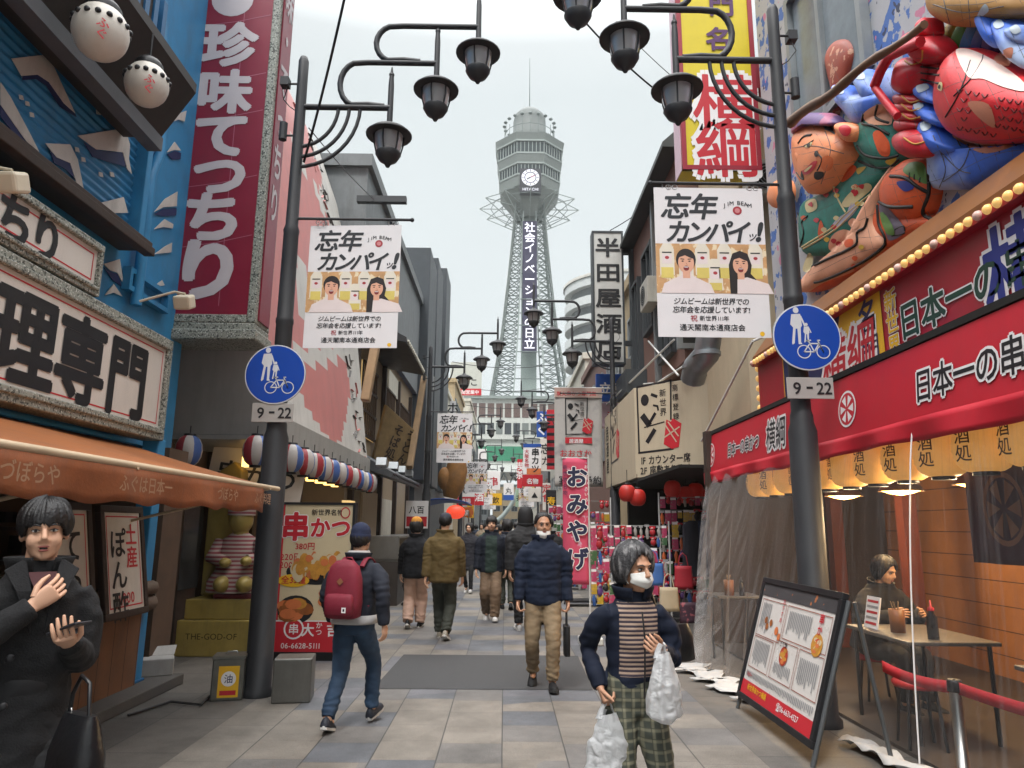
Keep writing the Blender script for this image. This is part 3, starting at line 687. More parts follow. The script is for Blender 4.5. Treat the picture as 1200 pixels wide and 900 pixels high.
# ================================================================ left: shop under the huge leaning sign
Ya, Yb = 8.8, 15.25
PRO = [(-2.9, 2.66), (-3.0, 3.3), (-3.12, 4.25), (-3.3, 5.6), (-3.53, 6.93), (-3.72, 7.9), (-3.92, 8.77), (-4.39, 10.05), (-4.85, 10.95), (-5.3, 11.7)]
PK = mat('coral_pink_sheet', 'b4706c', .5, var=.12, dirt=.18, bump=.1, bscale=6); PWH = mat('offwhite_sheet', 'b9b6b0', .5, var=.08, dirt=.25)
sh = thing('skewer_shop', 'skewer shop under a huge leaning coral and white signboard', 'building', (-4, 12, 0))
m = MB(); m.box(-9, -4.35, Ya - .8, 15.5, 0, 2.7, mat('brown_shop_wall', '54443a', .75, var=.3, dirt=.2)); m.box(-9, -5.3, Ya - .8, 15.5, 2.7, 11.5, CONC); m.build('wall', sh)
m = MB()
def pro(v):
    k = v * (len(PRO) - 1); i = min(int(k), len(PRO) - 2); f_ = k - i
    return PRO[i][0] + (PRO[i + 1][0] - PRO[i][0]) * f_, PRO[i][1] + (PRO[i + 1][1] - PRO[i][1]) * f_
NU, NV = 46, 46
def pink(u, v):
    edge = .93 - .24 * v + .07 * sin(v * 17 + 1) + .04 * sin(v * 41)
    lo = .09 + .04 * sin(u * 9) + (.22 * max(0, u - .6) * 2)
    hole = (u - .33) ** 2 * 14 + (v - .30) ** 2 * 40 < .09 or abs(v - .16 - .16 * u) < .016 and u > .2
    return u < edge and v > lo and not hole and not (abs(v - .62 + .1 * u) < .022 and sin(u * 31) > -.2)
pv = [V((pro(j / NV)[0], Ya + (Yb - Ya) * i / NU, pro(j / NV)[1])) for i in range(NU + 1) for j in range(NV + 1)]
for want, mt in ((True, PK), (False, PWH)):
    m.add(pv, [(i * (NV + 1) + j, (i + 1) * (NV + 1) + j, (i + 1) * (NV + 1) + j + 1, i * (NV + 1) + j + 1) for i in range(NU) for j in range(NV) if pink((i + .5) / NU, (j + .5) / NV) == want], mt, True)
m.build('sign_sheet', sh)
m = MB(); gp = mat('smooth_grey_panel', '85827e', .5, var=.06, dirt=.2)
m.poly([V((x, Ya, z)) for x, z in PRO] + [V((-5.4, Ya, 11.7)), V((-5.4, Ya, 2.9)), V((-4.35, Ya, 2.66))], gp)
m.poly([V((x, Yb, z)) for x, z in PRO[::-1]] + [V((-4.35, Yb, 2.66)), V((-5.4, Yb, 2.9)), V((-5.4, Yb, 11.7))], gp)
m.box(-4.4, -2.895, Ya - .01, Yb + .01, 2.6, 2.655, gp); m.box(-2.93, -2.885, Ya - .012, Yb + .012, 2.655, 2.95, mat('pale_edge_strip', '8e8d88', .5, dirt=.3)); m.build('sign_box', sh)
m = MB(); IN = mat('brush_grey', '5d5a58', .6)
def onsheet(u, v): x, z = pro(v); return V((x + .012, Ya + (Yb - Ya) * u, z))
for k in range(26):                                        # loose brush marks down the white margin
    v = .05 + .85 * k / 30; u = .9 - .24 * v + .05 * sin(k * 2.3)
    for j in range(3):
        u2, v2 = u + random.uniform(-.05, .05), v + random.uniform(-.012, .012); a = random.uniform(0, pi)
        m = MB(); m.bar(onsheet(u2, v2), onsheet(u2 + .035 * cos(a), v2 + .02 * sin(a)), .05, .008, IN if k % 3 else PK); m.build('brush_mark', sh)
m = MB(); f = Fr((-4.33, 8.6, 0), (0, 1, 0))               # dark glazed front with timber posts
for a in (0, .9, 1.8, 2.7, 3.6, 4.5, 5.4, 6.3): m = MB(); f.box(m, a, a + .1, 0, 2.6, 0, .1, TIMB); m.build('timber_post', sh)
m = MB()
for a in (.1, 1.0, 1.9, 2.8): f.quad(m, a + .02, a + .78, .7, 2.1, .03, GLASS)
m.build('pane', sh)
m = MB(); LIT = mat('warm_paper_lamp', 'e8b866', .5, var=.1, es=2.2)
for i in range(9): m.box(-3.5, -3.38, 9.5 + i * .62, 9.62 + i * .62, 2.32, 2.48, LIT)
m.build('lamp', sh)
m = MB(); m.box(-3.25, -3.1, 14.4, 14.95, .9, 2.05, mat('paper_screen', 'b99a66', .6, es=.9)); m.build('lit_screen', sh)
# signboard with slanting characters on the shop back wall
t = thing('shop_board', 'slanting white board with black characters behind the thin post of the shop', 'board', (-3.6, 9.9, 2))
f = Fr(V((-4.05, 9.7, 1.95)), (1, .25, -.12)); m = MB(); f.box(m, 0, 1.25, 0, .72, -.05, 0, PW); m.build('panel', t)
m = MB(); f.text(m, '串かつ', .08, .2, .36, BLACK, off=.02, c=.003); m.build('lettering', t)
# striped lanterns
def striped_lantern(lab, c, r, grp):
    t = thing('striped_lantern', lab, 'lantern', c, group=grp, world=False)
    m = MB(); n = 24; nv = 14
    cols = [mat('lantern_white', 'a9a4a0', .5, var=.05), mat('lantern_red', '8f2c34', .5, var=.1), mat('lantern_white'), mat('lantern_blue', '3f5a92', .5, var=.1)]
    vs = [V((r * .95 * (sin(pi * (.06 + .88 * i / nv)) ** .75) * (1 + .03 * (i % 2)) * cos(2 * pi * j / n), r * .95 * (sin(pi * (.06 + .88 * i / nv)) ** .75) * (1 + .03 * (i % 2)) * sin(2 * pi * j / n), r * 1.15 * cos(pi * (.06 + .88 * i / nv)))) for i in range(nv + 1) for j in range(n)]
    for k in range(4):
        m.add(vs, [(i * n + j, (i + 1) * n + j, (i + 1) * n + (j + 1) % n, i * n + (j + 1) % n) for i in range(nv) for j in range(n) if (j // 3) % 4 == k], cols[k], True)
    m.build('paper', t)
    m = MB(); 
    for s in (1, -1): m.lathe((0, 0, s * r * 1.12), [(.01, -.02), (r * .42, -.02), (r * .42, .02), (.01, .02)], BLACK, 12)
    m.tube([(0, 0, r), (0, 0, r * 1.12 + .12)], .006, BLACK, 5); m.build('cap', t)
    return t
for px, lab in ((221, 'striped paper lantern under the coral sign over the throne'), (300, 'striped paper lantern under the coral sign, beside the lamp post by the oil tin')):
    striped_lantern(lab, at(px, 528, Y=8.7), .165, 'pair of striped lanterns at the shop mouth')
prot = None
for i in range(11):
    y = 9.35 + i * .55; c = V((-2.8, y, 2.42))
    if prot is None: prot = striped_lantern('striped paper lantern, nearest in the dense row under the coral sign edge', c, .165, 'row of striped lanterns under the coral sign')
    else: dup(prot, c, i * .7, ORD[i] + ' striped paper lantern from the near end of the row under the coral sign')
# throne
OLV = mat('olive_gold_paint', '9c8848', .4, .1, var=.2, dirt=.4)
t = thing('throne', 'olive gold stepped throne with engraved base, under two striped lanterns', 'throne', (-3.5, 9.3, 0))
a, b = at(203, 770, Y=9.05), at(292, 770, Y=9.05)
m = MB(); m.box(a.x, b.x, 9.05, 9.9, 0, .42, OLV); m.box(a.x + .05, b.x - .05, 9.12, 9.9, .42, .66, OLV); m.build('plinth', t, bevel=.015)
m = MB(); z = [(0, .66), (0, 2.0), (.12, 2.28), (.3, 2.4), (.42, 2.28), (.45, .66)]
m.prism([(a.x + .02 + x, 9.62, zz_) for x, zz_ in z], (0, .25, 0), OLV); m.build('backrest', t, bevel=.02)
m = MB(); m.box(a.x + .36, b.x - .03, 9.16, 9.6, .66, .72, mat('maroon_cushion', '6a2a30', .8)); m.build('cushion', t, bevel=.02)
xm = (a.x + b.x) / 2 + .1
SROB = mat('striped_maroon_robe', '8a444a', .7, var=.15, hook=stripes(2, .05, 'a99a90', .5, .08))
st = thing('seated_statue', 'plain olive seated figure in a striped robe and cap on the throne', 'statue', (xm, 9.35, .72))
m = MB(); m.ell((xm, 9.4, 1.62), (.15, .16, .18), OLV, 18, 12); m.tube([(xm, 9.42, 1.4), (xm, 9.4, 1.55)], .1, OLV, 12); m.build('body', st)
for nm_, x_, z_, q_ in (('hand', -.06, 1.1, (.07, .1, .06)), ('hand', .2, 1.12, (.07, .1, .06)), ('foot', .2, .84, (.1, .14, .1)), ('foot', -.08, .84, (.1, .14, .1))): m = MB(); m.ell((xm + x_, 9.13, z_), q_, OLV); m.build(nm_, st)
m = MB(); m.loft([[p_ + V((xm, 9.42, 0)) for p_ in [V((rx_ * cos(k_ * pi / 12), ry_ * sin(k_ * pi / 12) - dy_, z_)) for k_ in range(24)]] for z_, rx_, ry_, dy_ in ((.73, .36, .26, .04), (.86, .35, .27, .05), (1.0, .27, .2, .02), (1.2, .27, .18, 0), (1.38, .22, .14, 0), (1.46, .1, .09, 0))], SROB); m.tube([(xm - .24, 9.42, 1.34), (xm - .28, 9.3, 1.15), (xm - .1, 9.2, 1.1)], [.09, .1, .08], SROB, 12); m.tube([(xm + .24, 9.42, 1.34), (xm + .32, 9.3, 1.15), (xm + .2, 9.18, 1.12)], [.09, .1, .08], SROB, 12); m.build('robe', st)
m = MB(); m.lathe((xm, 9.4, 1.7), [(.17, -.02), (.17, .05), (.14, .2), (.07, .34), (.01, .38)], SROB, 18); m.build('cap', st)
m = MB(); f = facing(a.x, 9.05, 0); f.text(m, 'THE-GOD-OF', .12, .2, .1, mat('engraved_dark', '3a3218', .7), off=.004); m.build('lettering', t)
# food poster stand
POST_BG = mat('poster_cream', 'c2b291', .5, var=.05)
a, b = at(318, 772, Y=8.85), at(414, 592, Y=8.85); x0 = a.x; W = b.x - a.x; zb = .1; H = b.z - zb
t = thing('poster_stand', 'tall lit poster of fried skewers with big red characters behind the steel block', 'poster', ((x0 + b.x) / 2, 8.9, 0))
f = facing(x0, 8.85, zb); m = MB(); f.ring(m, -.03, W + .03, -.03, H + .03, .03, -.14, .012, BLACK); f.box(m, 0, W, 0, H, -.14, 0, POST_BG); m.box(x0, x0 + W, 8.86, 8.98, 0, .08, BLACK); m.build('panel', t)
m = MB(); f.quad(m, 0, W, 0, .2 * H, .002, RED); f.quad(m, 0, .05 * W, .2 * H, H, .002, RED); f.quad(m, .62 * W, W, .47 * H, .53 * H, .0025, RED); f.quad(m, 0, W, .2 * H, .208 * H, .003, WHITE); m.build('base_band', t)
m = MB(); f.text(m, '串', .01 * W, H * .77, .4 * W, RED, off=.05, ol=WHITE, oo=.09, c=.003); f.text(m, 'かつ', .41 * W, H * .785, .29 * W, RED, off=.045, ol=WHITE, oo=.085, c=.003)
f.text(m, '新世界名物', .42 * W, H * .93, .09 * W, BLACK, off=.015, c=.003); f.disc(m, W - .09, H * .945, .06, .07, .003, RED); f.disc(m, W - .09, H * .945, .045, .055, .004, POST_BG)
f.text(m, '380円', .22 * W, H * .69, .11 * W, RED, off=.02, c=.003); f.text(m, '220円', .02, H * .615, .1, RED, off=.015, c=.003); f.text(m, '200円', .02, H * .56, .1, RED, off=.015, c=.003)
f.text(m, '大', .38 * W, .19, .18 * W, WHITE, off=.03, c=.004); f.text(m, '吉', .72 * W, .19, .18 * W, WHITE, off=.03, c=.004); f.text(m, 'かつ', .62 * W, .34, .09 * W, WHITE, off=.015, c=.004, vert=True); f.disc(m, .24, .26, .12, .12, .004, WHITE); f.disc(m, .24, .26, .1, .1, .005, RED); f.text(m, '串', .24, .21, .13, WHITE, c=.006, center=True, off=.02)
f.text(m, '06-6628-5111', .1, .04, .085, WHITE, off=.01, c=.004)
m.build('lettering', t)
m = MB(); FR1 = mat('fried_gold', 'b5802f', .6, var=.3, scale=14); FR2 = mat('fried_brown', '8a4f22', .6, var=.35, scale=14); FR3 = mat('prawn_orange', 'c06a3a', .6, var=.2)
f.disc(m, .55 * W, H * .535, .43 * W, .15, .003, BLACK, 28)
for k in range(70):
    a_ = (.25 + .62 * random.random()) * W; b_ = H * (.5 + .14 * random.random()); f.disc(m, a_, b_, random.uniform(.035, .07), random.uniform(.04, .1), .004 + k * .0002, random.choice((FR1, FR1, FR3, POST_BG)), 10)
for c_, ra in (((.28 * W, H * .28), .25 * W), ((.78 * W, H * .36), .18 * W)):
    f.disc(m, *c_, ra, ra * .75, .0035, BLACK, 20)
    for k in range(22): f.disc(m, c_[0] + random.uniform(-.6, .6) * ra, c_[1] + random.uniform(-.4, .4) * ra, .1, .06, .005 + k * .0002, random.choice((FR2, FR3, FR1)), 10)
f.disc(m, .2, H * .475, .19, .075, .006, GOLD, 20); f.text(m, '全33種', .05, H * .458, .1, RED, off=.02, c=.007)
m.build('food_print', t)
# oil tin, steel post, box
c = at(267, 818, Z=0)
t = thing('oil_tin', 'square metal oil tin with a yellow label at the foot of a lamp post', 'tin', c, world=False); t.rotation_euler.z = R(12)
TIN = mat('tin_plate', '77766f', .35, .8, var=.2, dirt=.3)
m = MB(); m.box(-.14, .14, -.12, .12, 0, .36, TIN); m.build('can_body', t, bevel=.012)
m = MB(); m.box(-.145, .145, -.125, .125, .36, .385, TIN); m.tube([(-.05, 0, .385), (-.03, 0, .41), (.05, 0, .41), (.06, 0, .385)], .006, STEEL, 5); m.build('lid', t)
m = MB(); f = facing(-.14, -.1225, 0); f.quad(m, .06, .24, .03, .3, .001, GOLD); f.disc(m, .15, .19, .065, .065, .002, WHITE); f.text(m, '油', .15, .16, .08, NAVY, c=.003, center=True); f.quad(m, .08, .22, .05, .09, .002, RED); m.build('label', t)
c = at(343, 820, Z=0)
t = tag(MB().box(-.17, .17, -.15, .15, 0, .38, mat('satin_steel', '6f6e6a', .4, .75, var=.15, dirt=.3)).build('steel_bollard', bevel=.012), 'plain square steel block on the pavement next to the lamp post and oil tin', 'bollard'); t.location = c; t.rotation_euler.z = R(8)
c = at(183, 790, Z=.1); t = thing('paper_box', 'crumpled white paper box on the step beside the blue post', 'box', c, world=False); t.rotation_euler.z = R(25)
m = MB(); m.box(-.15, .15, -.12, .12, 0, .16, mat('white_card', '9c9b98', .7, var=.1, dirt=.2)); m.build('body', t, bevel=.01); m = MB(); m.add([(-.15, .12, .16), (.15, .12, .16), (.17, .2, .24), (-.14, .21, .23)], [(0, 1, 2, 3)], mat('white_card')); m.build('flap', t, thick=.004)
# ================================================================ left: tiled roof shop with the big wooden board
nx = thing('noodle_house', 'traditional house with a black eave, lattice windows and a tiled lower roof', 'building', (-4, 20, 0))
CLAY = mat('grey_roof_tile', '3e4144', .5, var=.15, dirt=.2)
m = MB(); m.box(-9, -3.5, 15.7, 26.2, 0, 6.4, mat('sand_plaster', '8d7d66', .8, var=.1, dirt=.2)); m.build('wall', nx)
p = at(497, 440, X=-2.35); p0 = at(436, 402, X=-3.4)
m = MB(); m.prism([(-2.35, p.y, p.z), (-2.35, p.y, p.z + .12), (-3.5, p.y, p.z + .75), (-3.5, p.y, p.z + .2)], (0, 16.2 - p.y, 0), mat('black_eave', '1e2023', .5, var=.2)); m.build('eave', nx)
m = MB()
for i in range(int((p.y - 16.3) / .22)): m.ell((-2.34, 16.4 + i * .22, p.z + .06), .05, OFFW, 8, 5)
m.build('eave_tile_end', nx)
q = at(491, 572, X=-2.45)
m = MB(); m.prism([(-2.45, q.y, q.z - .03), (-2.45, q.y, q.z + .06), (-3.5, q.y, q.z + .62), (-3.5, q.y, q.z + .3)], (0, 15.6 - q.y, 0), CLAY)
for i in range(int((q.y - 15.6) / .2)):
    y = 15.7 + i * .2; m.tube([(-2.42, y, q.z + .06), (-3.5, y, q.z + .65)], .05, CLAY, 6)
m.build('roof', nx)
f = Fr((-3.5, 16, 2.9), (0, 1, 0))
for k in range(3):
    m = MB()
    a = .8 + k * 3.1
    f.box(m, a, a + 1.9, .8, 2.6, 0, .03, mat('lit_paper', 'b99a66', .7, es=.4))
    for i in range(8): f.box(m, a + i * .26, a + i * .26 + .05, .8, 2.6, .03, .07, TIMB)
    for j in range(4): f.box(m, a, a + 1.9, .8 + j * .58, .86 + j * .58, .04, .09, TIMB)
    m.build('lattice_window', nx)
for a in ((4.6, 6.6, 2.6, 3.2, 0, .05, OFFW), (1.5, 3.5, -2.9, -.5, .0, .06, BEIGE), (4, 6, -2.9, -.6, 0, .06, OFFW)): m = MB(); f.box(m, *a); m.build('plaster_panel', nx)
for a in (0, 3.7, 6.4, 9.3): m = MB(); f.box(m, a, a + .16, -2.9, 3.2, .0, .12, TIMB); m.build('timber_post', nx)
m = MB(); a = at(473, 480, X=-2.7)
WB = mat('carved_board', '7f6a48', .65, var=.25, scale=6, bump=.4, bscale=25, dirt=.25)
t = thing('wooden_board', 'big tilted wooden board with carved characters above the tiled roof', 'sign', a)
qd = [at(436, 546, Y=18.5), at(474, 563, Y=19.3), at(487, 505, Y=19.3), at(453, 474, Y=18.5)]
nrm = (qd[1] - qd[0]).cross(qd[3] - qd[0]).normalized(); 
m = MB(); m.prism(qd, nrm * -.12, WB); m.build('panel', t, bevel=.02)
f = Fr(qd[0], qd[1] - qd[0], qd[3] - qd[0]); m = MB(); hh = (qd[3] - qd[0]).length; ww = (qd[1] - qd[0]).length
f.text(m, 'うどん', ww * .72, hh * .8, hh * .2, TIMB, off=.03, c=.01, vert=True); f.text(m, 'そば処', ww * .35, hh * .8, hh * .2, TIMB, off=.03, c=.01, vert=True); m.build('lettering', t)
for lab, (x0_, y0_), (x1_, y1_) in (('pale wooden pole leaning above the carved board', (480, 548), (497, 442)), ('pale wooden pole behind the nearer hanging banner', (428, 470), (440, 405))):
    t = MB().bar(at(x0_, y0_, X=-2.5), at(x1_, y1_, X=-2.4), .16, .16, mat('pale_pole', '8c7355', .7, var=.2)).build('wooden_pole', bevel=.02); tag(t, lab, 'pole')
for i, x_ in enumerate((447, 461, 470, 479)):
    c = at(x_, 548 + i * 4, X=-2.55); t = thing('floodlight', ['first', 'second', 'third', 'fourth'][i] + ' small floodlight on the tiled roof edge from the coral sign', 'floodlight', c, group='floodlights on the tiled roof', world=False)
    m = MB(); m.obox((0, 0, .1), (.22, .16, .18), GALV, RX(-20)); m.build('lamp_head', t, bevel=.01); m = MB(); m.tube([(0, 0, 0), (0, 0, .1)], .02, BLACK, 6); m.build('stem', t)
# glass food case and small notice
t = thing('food_case', 'glass food case on a dark counter outside the tiled roof shop', 'display case', (-2.4, 16.5, 0))
m = MB(); m.box(-2.75, -2.12, 14.7, 18.4, 0, .85, mat('dark_counter', '38322e', .5, var=.2)); m.build('counter', t)
m = MB(); f = Fr((-2.12, 14.7, .85), (0, 1, 0)); f.ring(m, 0, 3.7, 0, .5, .04, -.6, 0, STEEL); m.box(-2.75, -2.12, 14.7, 14.72, .85, .9, STEEL); m.build('frame', t)
m = MB()
for k in range(34): m.ell((random.uniform(-2.6, -2.2), random.uniform(14.9, 18.2), .92), (.09, .09, .05), random.choice((FR1, FR2, FR3, DARK)), 8, 5)
m.build('fried_food', t)
c = at(488, 604, Y=20)
t = thing('notice', 'small white and red notice beside the blue tarpaulin stall', 'notice', c); f = facing(c.x - .3, 20, c.z - .35); m = MB(); f.box(m, 0, .62, 0, .75, -.03, 0, WHITE); m.build('panel', t); m = MB(); f.quad(m, .03, .59, .05, .32, .003, RED); f.text(m, '八百', .08, .42, .22, BLACK, off=.02, c=.003); m.build('lettering', t)
# blue stall awning, big golden figure, far board signs on the left
t = thing('stall', 'market stall with a blue tarpaulin roof and a red paper lantern', 'stall', (-1.9, 24, 0))
m = MB(); a = at(505, 606, Y=23); b = at(541, 586, Y=23); 
m.grid(lambda u, v: V((a.x - .6 + u * (b.x - a.x + .8), 22.5 + v * 3.5, a.z + .15 + .42 * sin(u * pi * .55 + .6) - .02 * sin(v * 20))), 10, 8, mat('blue_tarpaulin', '1d4a9a', .5, var=.15, bump=.2)); m.build('tarpaulin', t, thick=.02)
m = MB()
for x in (a.x - .4, b.x + .1):
    for y in (22.7, 25.8): m.tube([(x, y, 0), (x, y, a.z + .25)], .025, STEEL, 6)
m.box(a.x - .4, b.x, 22.9, 25.8, .1, .85, mat('dark_counter')); m.build('frame', t)
m = MB(); m.ell(at(534, 600, Y=22.6), (.3, .25, .22), mat('orange_red_lantern', 'c8402a', .5, es=.7), 14, 8); m.build('lantern', t)
c = at(531, 556, Y=31)
t = thing('figure_sign', 'large golden brown fried skewer figure hung over the shops beyond the blue stall', 'sign figure', c)
m = MB(); GB = mat('golden_batter', '8a5f30', .7, var=.35, scale=3, bump=.6, bscale=6)
m.tube([c + V((-.1, 0, -1.0)), c + V((0, 0, -.5)), c + V((.15, 0, .2)), c + V((.2, 0, .95))], [.3, .5, .48, .28], GB, 12); m.ell(c + V((-.35, -.2, -.2)), (.3, .3, .5), GB); m.ell(c + V((.25, -.1, .9)), (.35, .3, .25), GB); m.build('body', t)
m = MB(); m.tube([c + V((.25, 0, 1)), c + V((.3, .1, 2.2))], .05, TIMB, 6); m.build('skewer', t)
def board_sign(name, lab, cat, x0, y0, x1, y1, Y, face, texts, frame=None, depth=.15, bands=(), group=None, bracket=None):
    """a flat sign facing the camera side of the street; x0, y0 = top left, x1, y1 = bottom right in the photograph"""
    a = at(x0, y1, Y=Y); b = at(x1, y0, Y=Y); a2 = at(x1, y1, Y=Y)
    W = a2.x - a.x; H = b.z - a2.z
    t = thing(name, lab, cat, (a.x + W / 2, Y, a.z), group=group)
    f = facing(a.x, Y, a.z); m = MB(); f.box(m, 0, W, 0, H, -depth, 0, face); m.build('panel', t, bevel=.008)
    if frame: m = MB(); f.ring(m, -.03, W + .03, -.03, H + .03, .05 if W < 2 else .09, -depth - .01, .02, frame); m.build('frame', t)
    if bands:
        m = MB()
        for a0, a1, b0, b1, mt in bands: f.quad(m, a0 * W, a1 * W, b0 * H, b1 * H, .004, mt)
        m.build('colour_band', t)
    m = MB()
    for s, a0, b0, sz, mt, kw in texts: f.text(m, s, a0 * W, b0 * H, sz * H, mt, **{**dict(c=.01, off=.015), **kw})
    if texts: m.build('lettering', t)
    if bracket: m = MB(); [m.bar(f.p(W if bracket > 0 else 0, H * k, -.07), f.p((W + bracket) if bracket > 0 else bracket, H * k, -.07), .12, .12, POLE) for k in (.15, .85)]; m.build('bracket', t)
    return t, f, W, H
board_sign('restaurant_board', 'white round crest restaurant board with a red all night strip on a post', 'sign', 527, 424, 564, 463, 66, mat('board_offwhite', 'aeb0a8', .6), [('がんこ', .5, .3, .24, BLACK, dict(center=True, off=.03)), ('24時間営業中', .5, .045, .13, WHITE, dict(center=True, off=.02))], frame=None, depth=.6, bands=[(0, 1, 0, .2, RED)], bracket=-3)
board_sign('hanging_board', 'small white board with a red strip hung low beyond the golden figure', 'sign', 535, 566, 556, 592, 44, WHITE, [('◎', .5, .55, .35, BLACK, dict(center=True)), ('酒場', .5, .1, .24, WHITE, dict(center=True))], bands=[(0, 1, 0, .38, RED)])
board_sign('hanging_board', 'small yellow board hung low beyond the golden figure', 'sign', 547, 592, 555, 607, 40, GOLD, [('酒', .5, .3, .5, RED, dict(center=True))])
board_sign('vertical_sign', 'narrow white sign with a dark heart shape behind the far printed banners', 'sign', 560, 526, 570, 548, 50, WHITE, [('し', .5, .25, .6, BLACK, dict(center=True))])

m = MB(); q_ = [at(150, 838, Z=.02), at(200, 822, Z=.02), at(235, 826, Z=.02), at(262, 800, Z=.02), at(300, 790, Z=.02)]; m.tube(q_, .012, BLACK, 6); tag(m.build('power_cable'), 'black power cable lying on the pavement behind the oil tin', 'cable')

for nm, lab, box_, Y_, fc, tx, bd in (('hanging_board', 'red board with white characters low beyond the blue stall', (556, 570, 567, 592), 47, RED, [('酒', .5, .25, .5, WHITE, dict(center=True, off=.02))], ()), ('hanging_board', 'white board with red characters between the far printed banners', (571, 552, 586, 574), 52, WHITE, [('串', .5, .25, .5, RED, dict(center=True, off=.03))], ()), ('hanging_board', 'amber board with a dark edge high over the far crowd', (574, 578, 588, 592), 58, GOLD, [('飲', .5, .2, .6, BLACK, dict(center=True))], ()), ('hanging_board', 'white and blue board over the far crowd', (590, 566, 602, 586), 64, WHITE, [('丸', .5, .4, .4, BLACK, dict(center=True))], [(0, 1, 0, .3, mat('sign_blue2', '1d4a98', .5))]),
    ('hanging_board', 'pale green board on the far shops of the red restaurant side', (604, 574, 613, 594), 60, mat('pale_green_sheet', '8aa08a', .6), [('茶', .5, .35, .4, BLACK, dict(center=True))], ()), ('vertical_sign', 'narrow red vertical sign far along the red restaurant side', (606, 538, 612, 572), 55, RED, [('喫茶', .5, .9, .3, WHITE, dict(vert=True))], ()), ('vertical_sign', 'narrow cream vertical sign beyond the skewer board', (636, 566, 645, 598), 30, PW, [('定食', .5, .95, .33, RED, dict(vert=True, off=.02))], ()), ('hanging_board', 'dark board with gold characters beside the pub cloth banner', (640, 574, 652, 600), 27, BLACK, [('寿', .5, .35, .4, GOLD, dict(center=True, off=.02))], ()), ('vertical_sign', 'narrow white vertical sign on the dark slate fins', (526, 470, 533, 520), 39, WHITE, [('ホテル', .5, .97, .28, BLACK, dict(vert=True, off=.02))], ()), ('hanging_board', 'orange and white board under the golden figure', (540, 594, 553, 606), 36, mat('print_orange', 'b5622a', .6), [('焼', .5, .2, .6, WHITE, dict(center=True))], ())):
    board_sign(nm, lab, 'sign', *box_, Y_, fc, tx, bands=bd)
# ================================================================ right: red skewer restaurant
REDC = mat('red_canvas', 'b51a2b', .55, var=.08, bump=.08, bscale=12, dirt=.12); REDP = mat('red_lacquer_panel', '9c1828', .35, var=.1, dirt=.15)
PLK = mat('warm_plank_wall', '96653a', .55, var=.25, scale=2, bump=.15, bscale=20, hook=stripes(2, .26, '3a2010', .96, .012))
rr = thing('skewer_restaurant', 'red skewer restaurant with glowing lanterns behind plastic curtains', 'building', (4.5, 6, 0))
m = MB(); m.box(3.72, 10, 0, 9.4, 2.95, 9.6, mat('painted_backdrop', 'aaabae', .55, var=.08, hook=chain(blotch(5, '3f66a8', .56, .58, 4), blotch(4, 'c07a92', .66, .67, 2), blotch(9, '2c3350', .68, .69, 2))))
m.build('wall', rr)
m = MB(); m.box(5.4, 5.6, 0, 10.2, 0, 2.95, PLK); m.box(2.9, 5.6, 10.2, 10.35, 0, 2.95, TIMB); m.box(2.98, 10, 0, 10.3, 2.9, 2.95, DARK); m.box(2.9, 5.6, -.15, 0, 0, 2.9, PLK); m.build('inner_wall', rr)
m = MB(); m.box(2.9, 5.5, 0, 10.2, .003, .03, mat('inner_floor', '3b332d', .6, var=.3)); m.build('floor_mat', rr)
m = MB()
for y in (.9, 3.1, 8.1, 9.9): m.box(4.5, 4.66, y, y + .16, 0, 2.9, mat('red_brown_post', '5c2a18', .5, var=.25))
m.box(4.5, 4.6, 0, 10, 2.3, 2.5, mat('red_brown_post')); m.build('post', rr)
FX = 2.95; yf_, yn = 10.5, .6; z0, z1 = 2.33, 2.89
m = MB(); m.prism([(FX, yf_, z0), (FX + .04, yf_, z1), (FX + .5, yf_, z1 + .12), (FX + .5, yf_, z0)], (0, yn - yf_, 0), REDC); fas = m.build('fascia', rr)
m = MB(); m.grid(lambda u, v: V((FX - .015 + .025 * sin(v * 70) * u + .012 * sin(v * 31), yf_ - v * (yf_ - yn), z0 + .03 - u * (.16 + .012 * sin(v * 23)))), 4, 220, REDC); m.build('valance', rr, thick=.004)
f = Fr((FX - .004, yf_, z0), (0, -1, 0), V((.07, 0, 1)))
def fy(px, py, X=FX): return yf_ - at(px, py, X=X).y
def wheel(f, m, a, b, r, c):
    f.disc(m, a, b, r, r, c, WHITE, 28); f.disc(m, a, b, r * .88, r * .88, c + .001, REDC, 28)
    for k in range(6):
        t = k * pi / 3; f.poly(m, [(a + r * .75 * cos(t - .32), b + r * .75 * sin(t - .32)), (a + r * .75 * cos(t + .32), b + r * .75 * sin(t + .32)), (a + r * .12 * cos(t), b + r * .12 * sin(t))], c + .002, WHITE)
m = MB(); wheel(f, m, fy(990, 472), .27, .16, .001); wheel(f, m, fy(832, 528), .27, .17, .001)
f.text(m, '日本一の串かつ', fy(1068, 440), .16, .255, BLACK, off=.02, c=.002, ol=WHITE, oo=.11, adv=.98, sx=.9)
f.text(m, '横綱', fy(1290, 400), .12, .4, BLACK, off=.03, c=.002, ol=WHITE, oo=.11)
f.text(m, '日本一の串かつ', fy(851, 520), .18, .2, BLACK, off=.02, c=.002, ol=WHITE, oo=.11, sx=.86); f.text(m, '横綱', fy(897, 520), .13, .36, BLACK, off=.015, c=.002, ol=WHITE, oo=.11, sx=.8)
m.build('lettering', fas)
